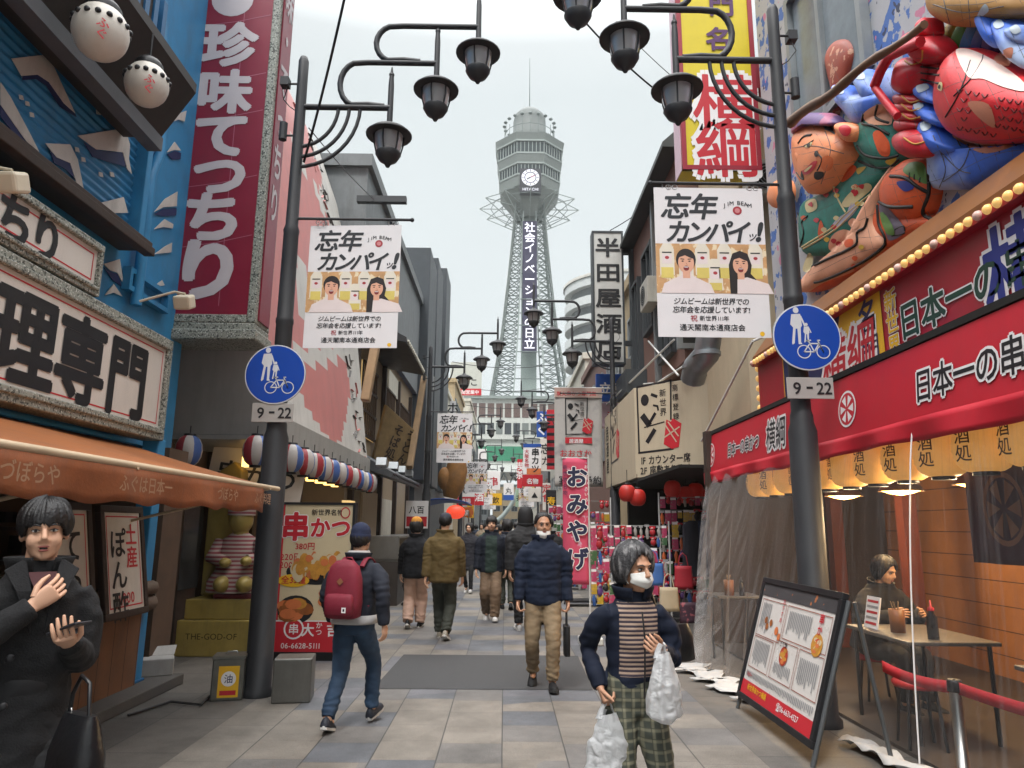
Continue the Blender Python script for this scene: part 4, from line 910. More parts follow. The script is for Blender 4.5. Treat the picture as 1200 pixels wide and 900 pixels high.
# upper sign panel
PX = 3.3; py0, py1 = 9.05, .6; pz0, pz1 = 2.88, at(1017, 338, X=3.3).z - .03
m = MB(); m.box(PX, 3.72, py1, py0, pz0, pz1, REDP); up = m.build('sign_panel', rr)
m = MB(); f = Fr((PX - .004, py0, pz0), (0, -1, 0)); H = pz1 - pz0
def py_(px, py): return py0 - at(px, py, X=PX).y
a0, a1 = py_(957, 420), py_(1036, 390)
f.quad(m, a0 - .9, a1, .0, H - .03, .001, NAVY); f.poly(m, [(a1 - .75, H - .03), (a1, H - .03), (a1, 0), (a1 - 1.1, 0)], .002, GOLD); f.border(m, a0 - .9, a1, 0, H - .03, .02, .003, GOLD)
f.text(m, '横綱', a0 + .1, .1, .58, RED, off=.018, c=.004, ol=WHITE, oo=.115, sx=.95, shear=.1); f.text(m, '名門', a1 - .24, H - .06, .34, NAVY, off=.03, c=.004, vert=True)
f.text(m, '新世界', py_(1046, 370), H - .1, .2, GOLD, off=.03, c=.004, vert=True, ol=WHITE, oo=.07)
f.text(m, '日本一の串かつ', py_(1055, 385), .26, .33, mat('bottle_green', '143a2c', .5), off=.03, c=.004, ol=WHITE, oo=.08, adv=.98, sx=.98)
f.text(m, '横綱', py_(1152, 320), .1, .72, mat('deep_blue_print', '1d2a78', .5), off=.02, c=.004, ol=WHITE, oo=.07)
m.build('lettering', up)
m = MB(); m.prism([(PX - .06, py0, pz1 + .02), (PX - .06, py0, pz1 + .07), (3.45, py0, pz1 + .36), (3.72, py0, pz1 + .36), (3.72, py0, pz1 + .02)], (0, py1 - py0, 0), mat('golden_brown_ledge', '7d4a14', .4, .2, var=.2, dirt=.2)); m.build('ledge', rr)
m = MB(); m.box(PX - .08, PX, py1, py0, pz1 - .06, pz1 + .01, REDP); m.build('bulb_rail', rr)
m = MB(); BU = mat('warm_bulb', 'd9ad66', .3, var=.25, scale=9, es=.3); BU2 = mat('pale_bulb', 'c9a59a', .3, var=.2)
for i in range(int((py0 - py1) / .1)): m.ell((PX - .085, py0 - .05 - i * .1, pz1 - .02), .036, BU if i % 5 else BU2, 10, 6)
for i in range(7): m.ell((PX + .02, py0 + .04, pz0 + .1 + i * .13), .045, BU, 10, 6)
m.build('bulb', rr)
m = MB(); f = Fr((3.715, 8.1, 6.2), (0, -1, 0)); 
f.ring(m, -.1, 1.7, 0, 2.2, .09, 0, .1, GALV); f.box(m, .7, .78, .09, 2.1, 0, .08, GALV); f.quad(m, 0, 1.6, .09, 2.1, .02, mat('pale_glass', '707a80', .15, var=.2)); m.build('window', rr)
# --- relief sculpture of a laughing fisherman in a floral robe
from mathutils.bvhtree import BVHTree
sc = thing('relief_sculpture', 'huge painted relief of a laughing fisherman with sea bream and lobster above the red signs', 'sculpture', (3.5, 6, 4.1))
BV = [[], []]
def za(*q): return [(900 + x / 4.5, 100 + y / 4.5) for x, y in q]
def zb(*q): return [(1020 + x / 4.09, y / 4.09) for x, y in q]
def zc(*q): return [(900 + x / 5.295, 180 + y / 5.295) for x, y in q]
def zd(*q): return [(900 + x / 2.647, y / 2.647) for x, y in q]
def smooth(q, closed=True, k=4):
    n = len(q); out = []
    for i in range(n if closed else n - 1):
        g = lambda j: V((*q[j % n], 0)) if closed else V((*q[min(max(j, 0), n - 1)], 0))
        p0, p1, p2, p3 = g(i - 1), g(i), g(i + 1), g(i + 2)
        for j in range(k):
            t = j / k; p = .5 * ((2 * p1) + (p2 - p0) * t + (2 * p0 - 5 * p1 + 4 * p2 - p3) * t * t + (3 * p1 - p0 - 3 * p2 + p3) * t ** 3); out.append((p.x, p.y))
    return out if closed else out + [q[-1]]
def rel(pts, X, bulge, mt, mb, lev=6, base=.14, k=4):
    """a rounded relief form over an outline at distance X; bulge = how far its middle stands out"""
    q = [at(x, y, X=X) for x, y in smooth(pts, k=k)]; c = sum(q, V((0, 0, 0))) / len(q)
    rings = [[p + V((base, 0, 0)) for p in q]]
    for i in range(lev + 1):
        f_ = 1 - i / lev * .999; h = .62 * bulge * (1 - f_ ** 2.4) ** .75; rings.append([c + (p - c) * f_ - V((h, 0, 0)) for p in q])
    b0 = len(mb.v); n0 = len(mb.f); mb.loft(rings, mt, caps=False); o = len(BV[0]) - b0
    BV[0] += [tuple(v) for v in mb.v[b0:]]; BV[1] += [tuple(a + o for a in f_) for f_ in mb.f[n0:]]
FACE = mat('painted_face', 'e08a5a', .45, var=.12, scale=5); TEAL = mat('teal_robe', '2a7a6c', .5, var=.35, scale=9); ORG = mat('orange_robe', 'cf5526', .5, var=.2, scale=6); PNK = mat('salmon_robe', 'dba080', .5, var=.14)
HND = mat('blue_wave_paint', '3a68cc', .5, var=.3, scale=3, hook=blotch(1.6, 'adc0e0', .46, .66, 4)); FISH = mat('bream_red', 'c8262c', .42, var=.25); FPL = mat('bream_pale', 'dcc4ba', .45, var=.15); LOB = mat('lobster_red', 'b81c2a', .38, var=.3)
PAT = mat('robe_cream', 'c9b98a', .5, var=.2); BOR = mat('thick_black_outline', '181512', .5); TIP = mat('pale_fingertip', 'a9b4bd', .5, var=.15); GRY = mat('thin_grey_seam', '5e5a58', .6); CGR = mat('crab_green', '5a8038', .5, var=.2); DBL = mat('deep_blue_print', '1d2a78', .5); YLW = mat('flower_yellow', 'c9a53a', .5, var=.15); GLD = mat('gold_line', 'c08a3a', .5)
m = MB()
rel(zc((200, 850), (215, 770), (330, 700), (440, 640), (560, 540), (610, 440), (640, 300), (740, 120), (800, 60), (960, 30), (990, 120), (1000, 250), (960, 370), (1050, 420), (900, 520), (700, 640), (450, 780), (300, 850)), 3.62, .12, ORG, m)
rel(zc((700, 250), (740, 130), (850, 40), (960, 40), (995, 130), (1000, 240), (960, 370), (860, 420), (740, 390)), 3.6, .2, ORG, m); m.build('robe_sleeve', sc)
m = MB(); rel(za((170, 850), (170, 640), (260, 580), (330, 540), (410, 420), (460, 300), (560, 330), (640, 440), (560, 560), (520, 720), (380, 870), (250, 900)), 3.64, .16, TEAL, m)
rel(za((465, 260), (500, 140), (590, 90), (660, 130), (690, 380), (620, 440), (520, 400), (470, 330)), 3.58, .2, TEAL, m); m.build('robe', sc)
m = MB(); rel(zc((205, 860), (215, 770), (300, 700), (450, 620), (560, 540), (620, 400), (650, 240), (760, 80), (730, 180), (690, 300), (670, 420), (720, 560), (640, 640), (500, 730), (330, 800)), 3.56, .1, PNK, m, k=6); m.build('robe_lining', sc)
m = MB(); rel(za((130, 290), (150, 235), (230, 205), (330, 225), (400, 300), (412, 370), (370, 460), (310, 540), (230, 575), (175, 520), (140, 420)), 3.46, .22, FACE, m)
rel(za((350, 215), (395, 195), (455, 215), (450, 290), (400, 290)), 3.42, .1, FACE, m); rel(za((0, 590), (20, 520), (70, 500), (90, 560), (70, 640), (20, 640)), 3.5, .12, FACE, m)
rel(za((140, 360), (165, 335), (190, 360), (185, 400), (155, 415)), 3.36, .05, FACE, m, base=.05); m.build('face', sc)
m = MB(); rel(za((125, 255), (135, 200), (200, 150), (290, 150), (350, 200), (300, 215), (210, 210), (150, 245)), 3.42, .14, mat('purple_cap', '5c4274', .5, var=.3, hook=blotch(3, 'a05a78', .5, .55)), m); m.build('cap', sc)
m = MB(); rel(zb((270, 640), (230, 620), (240, 590), (330, 570), (420, 680), (560, 740), (736, 690), (736, 760), (600, 850), (480, 900), (300, 900), (275, 760)), 3.62, .18, HND, m)
for q in (zb((220, 410), (265, 400), (310, 450), (330, 500), (270, 490), (225, 455)), zb((205, 505), (235, 485), (300, 520), (360, 590), (330, 610), (240, 560)), zb((235, 590), (280, 575), (350, 660), (400, 720), (300, 740), (245, 660)),
          zd((200, 265), (240, 270), (290, 320), (260, 350), (215, 295)), zd((265, 215), (300, 225), (340, 290), (310, 320), (272, 250)), zd((340, 260), (380, 210), (395, 300), (370, 330)), zd((210, 300), (330, 290), (390, 300), (290, 390), (230, 340)),
          zb((515, 70), (550, 20), (600, 100), (640, 200), (590, 230), (540, 150)), zb((590, 110), (620, 95), (700, 160), (736, 230), (736, 330), (650, 260)), zb((665, 140), (700, 120), (736, 130), (736, 210), (690, 190))): rel(q, 3.5, .13, HND, m)
m.build('wave_hand', sc)
m = MB(); rel(zb((330, 400), (360, 300), (410, 240), (450, 230), (540, 260), (650, 320), (760, 390), (860, 500), (820, 600), (736, 660), (600, 690), (480, 680), (390, 640), (330, 530)), 3.5, .34, FISH, m, lev=9); m.build('sea_bream', sc)
m = MB(); rel(zb((150, 190), (190, 150), (250, 150), (330, 210), (335, 280), (250, 310), (190, 260)), 3.46, .16, LOB, m); rel(zb((115, 380), (150, 280), (250, 300), (235, 400), (200, 450), (125, 440)), 3.46, .16, LOB, m)
for i in range(4): rel(zb((115 + i * 2, 455 + i * 40), (200, 450 + i * 40), (240 + i * 3, 470 + i * 42), (230, 500 + i * 42), (130, 505 + i * 42)), 3.48, .12, LOB, m, lev=4)
rel(zb((120, 650), (180, 620), (260, 640), (270, 740), (180, 755), (125, 710)), 3.44, .16, LOB, m); rel(zb((205, 160), (235, 130), (250, 85), (268, 100), (275, 160), (240, 180)), 3.44, .1, LOB, m, lev=4); rel(zb((240, 300), (350, 295), (340, 350), (330, 430), (240, 380)), 3.54, .06, LOB, m)
def arm3(q, X, r): m.tube([at(x, y, X=X) for x, y in q], r, LOB, 7)
arm3(zb((240, 200), (150, 240), (90, 270), (50, 340), (20, 415)), 3.32, .045); arm3(zb((20, 415), (75, 490), (130, 555)), 3.32, .035); m.build('lobster', sc)
m = MB(); rel(zb((280, 30), (300, -60), (450, -110), (650, -60), (700, 30), (640, 85), (450, 130), (330, 95)), 3.52, .26, mat('woven_basket', 'a87e48', .6, var=.2, bump=.4, bscale=12), m); m.build('basket', sc)
m = MB(); rel(zd((178, 170), (205, 130), (245, 125), (262, 170), (240, 260), (205, 370), (200, 290), (185, 230)), 3.68, .1, mat('koi_red', '96402c', .5, var=.3, hook=blotch(9, 'c08a70', .6, .62)), m); m.build('koi', sc)
for i, c_ in enumerate(('b8962c', '5a8a3a', '3a6a9a', '26306e', '4a2a5e')): m = MB(); rel(zb((320 + i * 52, 230), (370 + i * 52, 110), (410 + i * 52, 110), (370 + i * 54, 250)), 3.66, .04, mat('rainbow_' + str(i), c_, .5), m, lev=3); m.build('rainbow_band', sc)
bvh = BVHTree.FromPolygons(BV[0], BV[1])
def pj(x, y, e=.006):
    d = (CM @ V(((x - 600) / FPX, -(y - 450) / FPX, -1))).normalized(); h = bvh.ray_cast(EYE, d)
    if h[0] is None: return at(x, y, X=3.66)
    n = h[1] if h[1].dot(d) < 0 else -h[1]; return h[0] + n * e
def decal(name, pts, mt, e=.006, k=4, lev=6, sm=True):
    q = smooth(pts, k=k) if sm else pts; cx_ = sum(p[0] for p in q) / len(q); cy_ = sum(p[1] for p in q) / len(q); m = MB()
    m.loft([[pj(cx_ + (x - cx_) * f_, cy_ + (y - cy_) * f_, e) for x, y in q] for f_ in [1 - i / lev * .999 for i in range(lev + 1)]], mt, caps=False); return m.build(name, sc)
def stroke(name, sets, wd, mt=BOR):
    m = MB()
    for q in sets: m.tube([pj(x, y, .001) for x, y in smooth(q, False, 5)], wd, mt, 5)
    return m.build(name, sc)
stroke('black_outline', [zc((275, 700), (400, 640), (470, 610), (550, 560), (555, 490), (600, 460), (620, 400)), zc((290, 800), (350, 785), (500, 720), (640, 640), (730, 550), (690, 440), (680, 320)), zc((690, 300), (760, 330), (900, 330)), zc((760, 140), (850, 150), (920, 200), (990, 240)), zc((995, 130), (995, 250), (960, 370), (1030, 410))], .017)
stroke('black_outline', [za((470, 320), (520, 370), (620, 385), (690, 370)), za((505, 150), (500, 200), (560, 215), (640, 260)), za((580, 100), (570, 170), (640, 200)), za((480, 400), (560, 430), (640, 430), (690, 390)), za((170, 850), (190, 780), (180, 720), (210, 690))], .014)
stroke('robe_fold', [za((345, 530), (370, 600), (410, 670)), zc((210, 580), (400, 460), (480, 380), (640, 250)), zc((220, 590), (420, 470), (560, 330))], .012, PAT)
for q in (za((345, 730), (385, 690), (430, 660), (440, 620), (480, 630), (460, 670), (410, 720), (360, 750)),): decal('sash_bow', q, mat('pale_lilac', 'a9a4b8', .5, var=.2))
for nm, mt, q in (('robe_flower', PAT, za((390, 630), (440, 560), (520, 515), (550, 540), (500, 590), (430, 640))), ('robe_flower', ORG, za((400, 470), (440, 420), (470, 440), (430, 490), (390, 510))), ('robe_flower', YLW, za((470, 440), (520, 430), (480, 470))), ('robe_flower', PAT, za((200, 620), (250, 600), (260, 650), (210, 670))), ('robe_flower', PNK, zc((380, 590), (400, 510), (470, 470), (540, 500), (540, 580), (450, 610))), ('robe_flower', PNK, zc((500, 430), (530, 400), (570, 430), (540, 470))), ('robe_flower', ORG, za((555, 260), (590, 240), (640, 300), (640, 370), (590, 360))), ('robe_flower', YLW, za((620, 400), (680, 370), (660, 420))), ('robe_flower', PAT, zc((215, 720), (250, 620), (280, 640), (260, 730))), ('robe_flower', ORG, za((265, 780), (280, 710), (300, 770), (280, 810))),
                   ('robe_flower', CGR, zc((840, 110), (880, 60), (960, 60), (990, 130), (985, 190), (900, 150))), ('robe_flower', DBL, zc((800, 180), (860, 170), (910, 210), (850, 235))), ('robe_flower', mat('dull_violet', '6a6070', .5), zc((690, 330), (740, 330), (830, 430), (850, 490), (760, 540), (730, 480))), ('sleeve_edge', PNK, za((505, 150), (580, 100), (640, 110), (655, 200), (600, 210), (530, 200)))): decal(nm, q, mt)
for nm, mt, q in (('crab', CGR, zc((700, 380), (730, 370), (780, 450), (790, 500), (740, 490))), ('petal', ORG, zc((480, 540), (530, 530), (530, 570), (490, 580))), ('petal', LOB, za((455, 560), (475, 550), (480, 570), (460, 585))), ('petal', LOB, za((480, 530), (510, 520), (505, 545))), ('petal', ORG, za((600, 300), (630, 310), (635, 350), (600, 345))), ('petal', LOB, za((215, 630), (235, 615), (240, 640))), ('petal', LOB, zc((520, 230), (545, 220), (540, 250)))): decal(nm, q, mt, .012)
stroke('crab_leg', [zc((790, 470), (840, 450), (850, 480)), zc((770, 510), (830, 500), (850, 490)), zc((880, 150), (880, 120)), zc((910, 160), (910, 130)), zc((940, 180), (945, 150))], .009)
stroke('face_line', [za((160, 305), (190, 270), (230, 262)), ], .014); stroke('face_line', [za((190, 320), (210, 310), (240, 290)), za((250, 350), (285, 390), (260, 450)), za((150, 460), (175, 490), (190, 495)), za((300, 230), (350, 250))], .009)
decal('eye', za((196, 325), (210, 305), (236, 300), (220, 325)), PAT, .006, lev=3); decal('pupil', za((208, 322), (214, 308), (226, 308), (220, 324)), BOR, .011, lev=2)
decal('goatee', za((245, 470), (255, 455), (295, 458), (290, 485), (268, 498), (248, 490)), BOR, lev=3); decal('moustache', za((175, 480), (180, 450), (192, 490)), BOR, lev=3); decal('moustache', za((245, 360), (262, 345), (270, 365), (255, 378)), BOR, lev=3); decal('lips', za((175, 455), (200, 440), (235, 405), (262, 400), (245, 440), (205, 470)), LOB, lev=4); decal('teeth', za((195, 450), (225, 425), (240, 420), (225, 440), (205, 455)), PAT, .012, lev=3); decal('inner_ear', za((375, 225), (410, 210), (440, 230), (425, 265), (395, 262)), LOB, lev=3); decal('cheek', za((275, 400), (310, 370), (345, 390), (335, 440), (295, 450)), mat('cheek_orange', 'd8703c', .5), .004, lev=4); decal('hair', za((280, 210), (330, 220), (355, 260), (320, 240)), BOR, lev=3)
decal('fish_belly', zb((410, 255), (450, 235), (540, 265), (650, 330), (736, 400), (736, 440), (640, 420), (540, 380), (470, 370)), FPL); decal('pectoral_fin', zb((470, 490), (570, 500), (600, 610), (520, 560)), mat('fin_pale', 'bd7a60', .5)); decal('tail_fin', zb((390, 650), (440, 690), (560, 735), (720, 690), (640, 690), (480, 680)), mat('fin_pale'))
decal('dorsal_fin', zb((590, 290), (640, 240), (685, 235), (660, 320)), mat('fin_pale')); decal('fish_eye', zb((326, 425), (335, 395), (350, 400), (345, 435)), PAT, .008, lev=3); decal('fish_pupil', zb((332, 420), (338, 405), (345, 412), (341, 427)), BOR, .014, lev=2)
stroke('gill_line', [zb((400, 460), (480, 380), (530, 300), (540, 265)), zb((360, 560), (430, 440), (480, 290))], .007); stroke('fin_ray', [zb((480, 500), (580, 560)), zb((480, 510), (560, 590)), zb((480, 495), (580, 520)), zb((410, 660), (430, 700)), zb((460, 680), (480, 720)), zb((520, 690), (540, 735)), zb((600, 690), (620, 730)), zb((680, 680), (700, 700))], .005)
sc_ = []
for i in range(9):
    for j in range(5):
        x = 430 + i * 40 + (j % 2) * 20; y = 440 + j * 45 + i * 8
        if not (470 < x < 610 and 470 < y < 620) and y < 660: sc_.append(zb((x - 14, y - 12), (x, y + 4), (x + 14, y - 12)))
stroke('scale', sc_, .006, mat('scale_line', '6a1418', .5))
stroke('shell_line', [zb((165, 290), (200, 310), (245, 290), (250, 240)), zb((150, 460), (190, 490), (235, 480)), zb((150, 500), (190, 530), (240, 520)), zb((150, 545), (190, 570), (240, 560)), zb((160, 660), (210, 690), (260, 680))], .008, GLD); stroke('shell_line', [zb((240, 320), (330, 330)), zb((240, 350), (330, 360)), zb((240, 380), (330, 400))], .008, BOR)
for q in (zb((220, 415), (265, 405), (280, 425), (235, 445)), zb((208, 505), (235, 488), (255, 510), (225, 530)), zb((240, 595), (275, 580), (292, 610), (255, 630)), zb((590, 115), (620, 95), (640, 125), (605, 140)), zb((668, 140), (700, 122), (720, 150), (690, 165)), zb((515, 70), (550, 20), (570, 50), (530, 80)), zd((200, 268), (230, 270), (235, 290), (210, 290)), zd((268, 220), (295, 225), (300, 245), (275, 245))): decal('fingertip', q, TIP, lev=3)
stroke('seam', [zb((330, 720), (420, 810), (480, 830)), zb((300, 650), (360, 800), (330, 900)), zb((480, 700), (440, 800), (350, 870)), za((130, 330), (250, 320), (400, 360)), za((300, 240), (330, 350), (280, 520)), zb((300, 20), (450, 60), (640, 30)), zb((350, -10), (380, 110)), zb((470, 0), (480, 125))], .004, GRY)
def seams():
    m = MB()
    def run(pts):
        cur = []
        for x, y in pts:
            d = (CM @ V(((x - 600) / FPX, -(y - 450) / FPX, -1))).normalized(); h = bvh.ray_cast(EYE, d)
            if h[0] is None or (cur and (h[0] - cur[-1]).length > .16):
                if len(cur) > 2: m.tube(cur, .0018, GRY, 4, caps=False)
                cur = []
            if h[0] is not None: cur.append(h[0])
        if len(cur) > 2: m.tube(cur, .0018, GRY, 4, caps=False)
    for i in range(15): run([(905 + i * 24 + k * 2 + 6 * sin(k * .2 + i), -10 + k * 6) for k in range(60)])
    for i in range(14): run([(900 + k * 6, 330 - i * 24 - k * 1.6 + 6 * sin(k * .25 + i * 2)) for k in range(55)])
    m.build('seam', sc)
seams()
for i in range(26):
    x, y = random.uniform(925, 1010), random.uniform(210, 320); h_ = bvh.ray_cast(EYE, (CM @ V(((x - 600) / FPX, -(y - 450) / FPX, -1))).normalized())
    if h_[0] is not None: decal('petal', [(x - 3, y), (x, y - 3), (x + 4, y - 1), (x + 1, y + 3)], (ORG, YLW, PAT, LOB)[i % 4], .008, lev=2)
m = MB(); a, b = at(926, 144, X=3.1), at(1083, 27, X=3.1); k = 12
m.tube([a.lerp(b, i / k) + V((0, 0, .02 * sin(i))) for i in range(k + 1)], [.055 - .0025 * i + (.008 if i % 3 == 0 else 0) for i in range(k + 1)], mat('bamboo_brown', '5f4028', .5, var=.3), 8); m.build('fishing_rod', sc)
# lanterns in a row behind the valance
LAN = mat('glowing_paper', 'd8a55c', .6, var=.12, scale=6, es=.26, emis='e0a050')
def paper_lantern(lab, c, grp=None):
    t = thing('paper_lantern', lab, 'lantern', c, world=False, group=grp)
    n = 24; nv = 20; r = .185
    m = MB(); m.lathe((0, 0, 0), [(r * (max(.3, sin(pi * (.06 + .88 * i / nv)) ** .5)) * (1 + .035 * (i % 2)),   .17 * cos(pi * (.06 + .88 * i / nv))) for i in range(nv + 1)], LAN, n); m.build('paper', t)
    m = MB()
    for s in (1, -1): m.lathe((0, 0, s * .17), [(.01, -.02), (.08, -.02), (.08, .02), (.01, .02)], BLACK, 12)
    m.build('rim', t)
    m = MB(); f = Fr((-r - .006, 0, 0), (0, -1, 0)); f.text(m, '酒処', 0, .13, .12, mat('brush_brown', '4a3524', .6), off=.012, vert=True); m.build('lettering', t)
    return t
pl = None
for i in range(15):
    y = 9.0 - i * .47; c = V((3.24, y, 2.13))
    if pl is None: pl = paper_lantern('glowing paper lantern at the far end of the row under the red canvas', c, 'glowing lanterns under the red canvas')
    else: dup(pl, c, random.uniform(-.5, .5), ORD[i] + ' glowing paper lantern from the far end of the row under the red canvas')
# pendant lamps inside
SHD = mat('lit_lamp_shade', 'f0c070', .5, var=0, es=6, emis='ffc060')
for i, y in enumerate((5.6, 6.75, 7.9)):
    c = V((3.75, y, 1.93))
    t = thing('pendant_lamp', ['nearest flat pendant lamp lit inside the plastic curtain', 'middle flat pendant lamp lit inside the plastic curtain', 'farthest flat pendant lamp lit inside the plastic curtain'][i], 'lamp', c, world=False, group='pendant lamps in the red restaurant')
    m = MB(); m.lathe((0, 0, 0), [(.2, 0), (.17, .05), (.05, .09), (.02, .1)], mat('lamp_enamel', '3a2a1a', .4), 20); m.build('shade', t)
    m = MB(); m.lathe((0, 0, 0), [(.01, -.035), (.1, -.02), (.185, .012)], SHD, 20); m.tube([(0, 0, .1), (0, 0, .95)], .006, BLACK, 5); m.build('bulb', t)
    ld = bpy.data.lights.new('pendant_glow', 'POINT'); ld.energy = 42; ld.color = (1, .72, .4); ld.shadow_soft_size = .12
    lo = bpy.data.objects.new('pendant_glow', ld); C.objects.link(lo); lo.location = c + V((0, 0, -.12))
# dark noren cloth inside
t = thing('shop_curtain', 'dark purple cloth with a wheel crest hung inside the plastic curtain', 'cloth', (3.35, 4.2, 1.2))
NOR = mat('dark_purple_cloth', '3a2230', .8, var=.15); f = Fr((3.4, 5.25, 1.1), (0, -1, 0)); m = MB(); m.grid(lambda u, v: V((3.4 + .02 * sin(u * 30), 5.25 - u * 1.9, 1.35 + v * .75)), 40, 4, NOR); m.build('cloth', t, thick=.004)
m = MB(); 
for a_ in (.42, 1.4):
    f.disc(m, a_, .62, .21, .25, .03, mat('faded_crest', '6a4a3a', .8), 24, r0=.85)
    for k in range(6): f.poly(m, [(a_ + .17 * cos(k * pi / 3 - .3), .62 + .2 * sin(k * pi / 3 - .3)), (a_ + .17 * cos(k * pi / 3 + .3), .62 + .2 * sin(k * pi / 3 + .3)), (a_ + .03 * cos(k * pi / 3), .62 + .03 * sin(k * pi / 3))], .03, mat('faded_crest'))
m.build('crest', t)
# clear plastic curtain with vertical folds
pc = bpy.data.materials.new('clear_plastic'); pc.use_nodes = True; nt = pc.node_tree; nt.nodes.clear(); N = nt.nodes.new; L = nt.links.new
o_ = N('ShaderNodeOutputMaterial'); mix = N('ShaderNodeMixShader'); tr_ = N('ShaderNodeBsdfTransparent'); pb = N('ShaderNodeBsdfPrincipled'); L(mix.outputs[0], o_.inputs[0]); L(tr_.outputs[0], mix.inputs[1]); L(pb.outputs[0], mix.inputs[2])
pb.inputs['Base Color'].default_value = (.34, .33, .33, 1); pb.inputs['Roughness'].default_value = .25; pb.inputs['Specular IOR Level'].default_value = .8; tr_.inputs[0].default_value = (.93, .93, .93, 1)
tc = N('ShaderNodeTexCoord'); mp = N('ShaderNodeMapping'); mp.inputs['Scale'].default_value = (0, 14, .5); n1 = N('ShaderNodeTexNoise'); n1.inputs['Scale'].default_value = 1.6; n1.inputs['Detail'].default_value = 10; n1.inputs['Roughness'].default_value = .78; n1.inputs['Distortion'].default_value = .35
L(tc.outputs['Object'], mp.inputs[0]); L(mp.outputs[0], n1.inputs[0]); r1 = N('ShaderNodeMapRange'); r1.inputs['From Min'].default_value = .45; r1.inputs['From Max'].default_value = .72; r1.inputs['To Min'].default_value = .1; r1.inputs['To Max'].default_value = .6
L(n1.outputs['Fac'], r1.inputs[0]); lw = N('ShaderNodeLayerWeight'); lw.inputs[0].default_value = .35; mx2 = N('ShaderNodeMath'); mx2.operation = 'MAXIMUM'; L(r1.outputs[0], mx2.inputs[0])
l2 = N('ShaderNodeMath'); l2.operation = 'MULTIPLY'; L(lw.outputs['Facing'], l2.inputs[0]); l2.inputs[1].default_value = .5; L(l2.outputs[0], mx2.inputs[1]); sy_ = N('ShaderNodeSeparateXYZ'); L(tc.outputs['Object'], sy_.inputs[0]); ry_ = N('ShaderNodeMapRange'); L(sy_.outputs[1], ry_.inputs[0]); ry_.inputs[1].default_value = 6.2; ry_.inputs[2].default_value = 8.2; ry_.inputs[3].default_value = .42; ry_.inputs[4].default_value = .8
fm_ = N('ShaderNodeMath'); fm_.operation = 'MULTIPLY'; L(mx2.outputs[0], fm_.inputs[0]); L(ry_.outputs[0], fm_.inputs[1]); L(fm_.outputs[0], mix.inputs[0])
t = thing('plastic_curtain', 'clear plastic sheeting hung from the red canvas down to the pavement', 'curtain', (2.8, 6, 0))
def curt(u, v):                                            # u along the street (0 = far), v downwards
    y = 10.35 - u * 9.3 - v * (1.45 * max(0, 1 - u * 2.6)); flare = .62 * max(0, 1 - u * 1.55) + .12
    fold = (.03 + .05 * max(0, 1 - u * 2.2)) * (.35 + v) * sin(u * 95 + 2 * sin(u * 13)) + .03 * v * sin(u * 41 + v * 2)
    return V((FX + .03 - flare * v ** .8 + fold, y + .02 * sin(u * 90 + v * 3), 2.3 * (1 - v) + .012))
m = MB(); m.grid(curt, 1100, 16, pc); m.build('plastic_sheet', t)
m = MB(); m.tube([curt(.57, k / 10) - V((.03, 0, 0)) for k in range(11)], .006, WHITE, 5); m.build('cord', t)
SHT = mat('white_sheet_hem', 'a9a9a8', .5, var=.1, bump=.3, bscale=14, dirt=.15)
m = MB(); m.grid(lambda u, v: curt(.05 + u * .3, 1) + V((-.05 - .32 * v + .05 * sin(u * 40), -.1 + .03 * sin(u * 23 + v * 4), .01 + .05 * abs(sin(u * 31 + v * 5)) * (1 - v * .6))), 60, 5, SHT); m.build('hem', t, thick=.003); m = MB(); m.grid(lambda u, v: curt(.50 + u * .2, 1) + V((-.02 - .16 * v + .02 * sin(u * 30), 0, .012 + .05 * abs(sin(u * 21 + v * 3)))), 40, 4, SHT); m.build('hem', t, thick=.003)
# tables, stools, condiments
TBL = mat('grey_table_top', '4f4a44', .4, var=.1); 
def table(lab, x, y, w, d, h=.72):
    t = thing('table', lab, 'table', (x, y, 0), world=False, group=None)
    m = MB(); m.box(-w / 2, w / 2, -d / 2, d / 2, h - .03, h, TBL); m.build('table_top', t, bevel=.008)
    for sx_ in (-1, 1):
        for sy_ in (-1, 1): m = MB(); m.tube([(sx_ * (w / 2 - .06), sy_ * (d / 2 - .06), 0), (sx_ * (w / 2 - .06), sy_ * (d / 2 - .06), h - .03)], .016, BLACK, 6); m.build('leg', t)
table('small steel table with condiments at the far end of the plastic curtain', 2.82, 9.0, .55, .55, .78); table('grey table behind the menu board inside the plastic curtain', 3.35, 6.0, .7, 1.0, .76); table('grey table under the dark purple crest cloth', 3.6, 4.35, .7, .8, .74)
def bottle(lab, x, y, z, col, cap, h=.2, r=.03):
    t = thing('bottle', lab, 'bottle', (x, y, z), world=False); m = MB(); m.lathe((0, 0, 0), [(.01, 0), (r, 0), (r, h * .62), (r * .5, h * .72), (r * .45, h * .8)], col, 14); m.build('body', t)
    m = MB(); m.lathe((0, 0, h * .8), [(r * .6, 0), (r * .6, h * .08), (r * .2, h * .12), (r * .1, h * .3), (.001, h * .3)], cap, 10); m.build('cap', t)
SOY = mat('dark_sauce', '1e1512', .25, var=.1); BRN = mat('brown_container', '7a4a22', .5, var=.2)
bottle('dark sauce bottle with a red nozzle on the table behind the menu board', 3.28, 5.65, .76, SOY, RED, .26, .04); bottle('dark sauce bottle on the small far table', 2.86, 8.82, .78, SOY, BLACK, .2, .03)
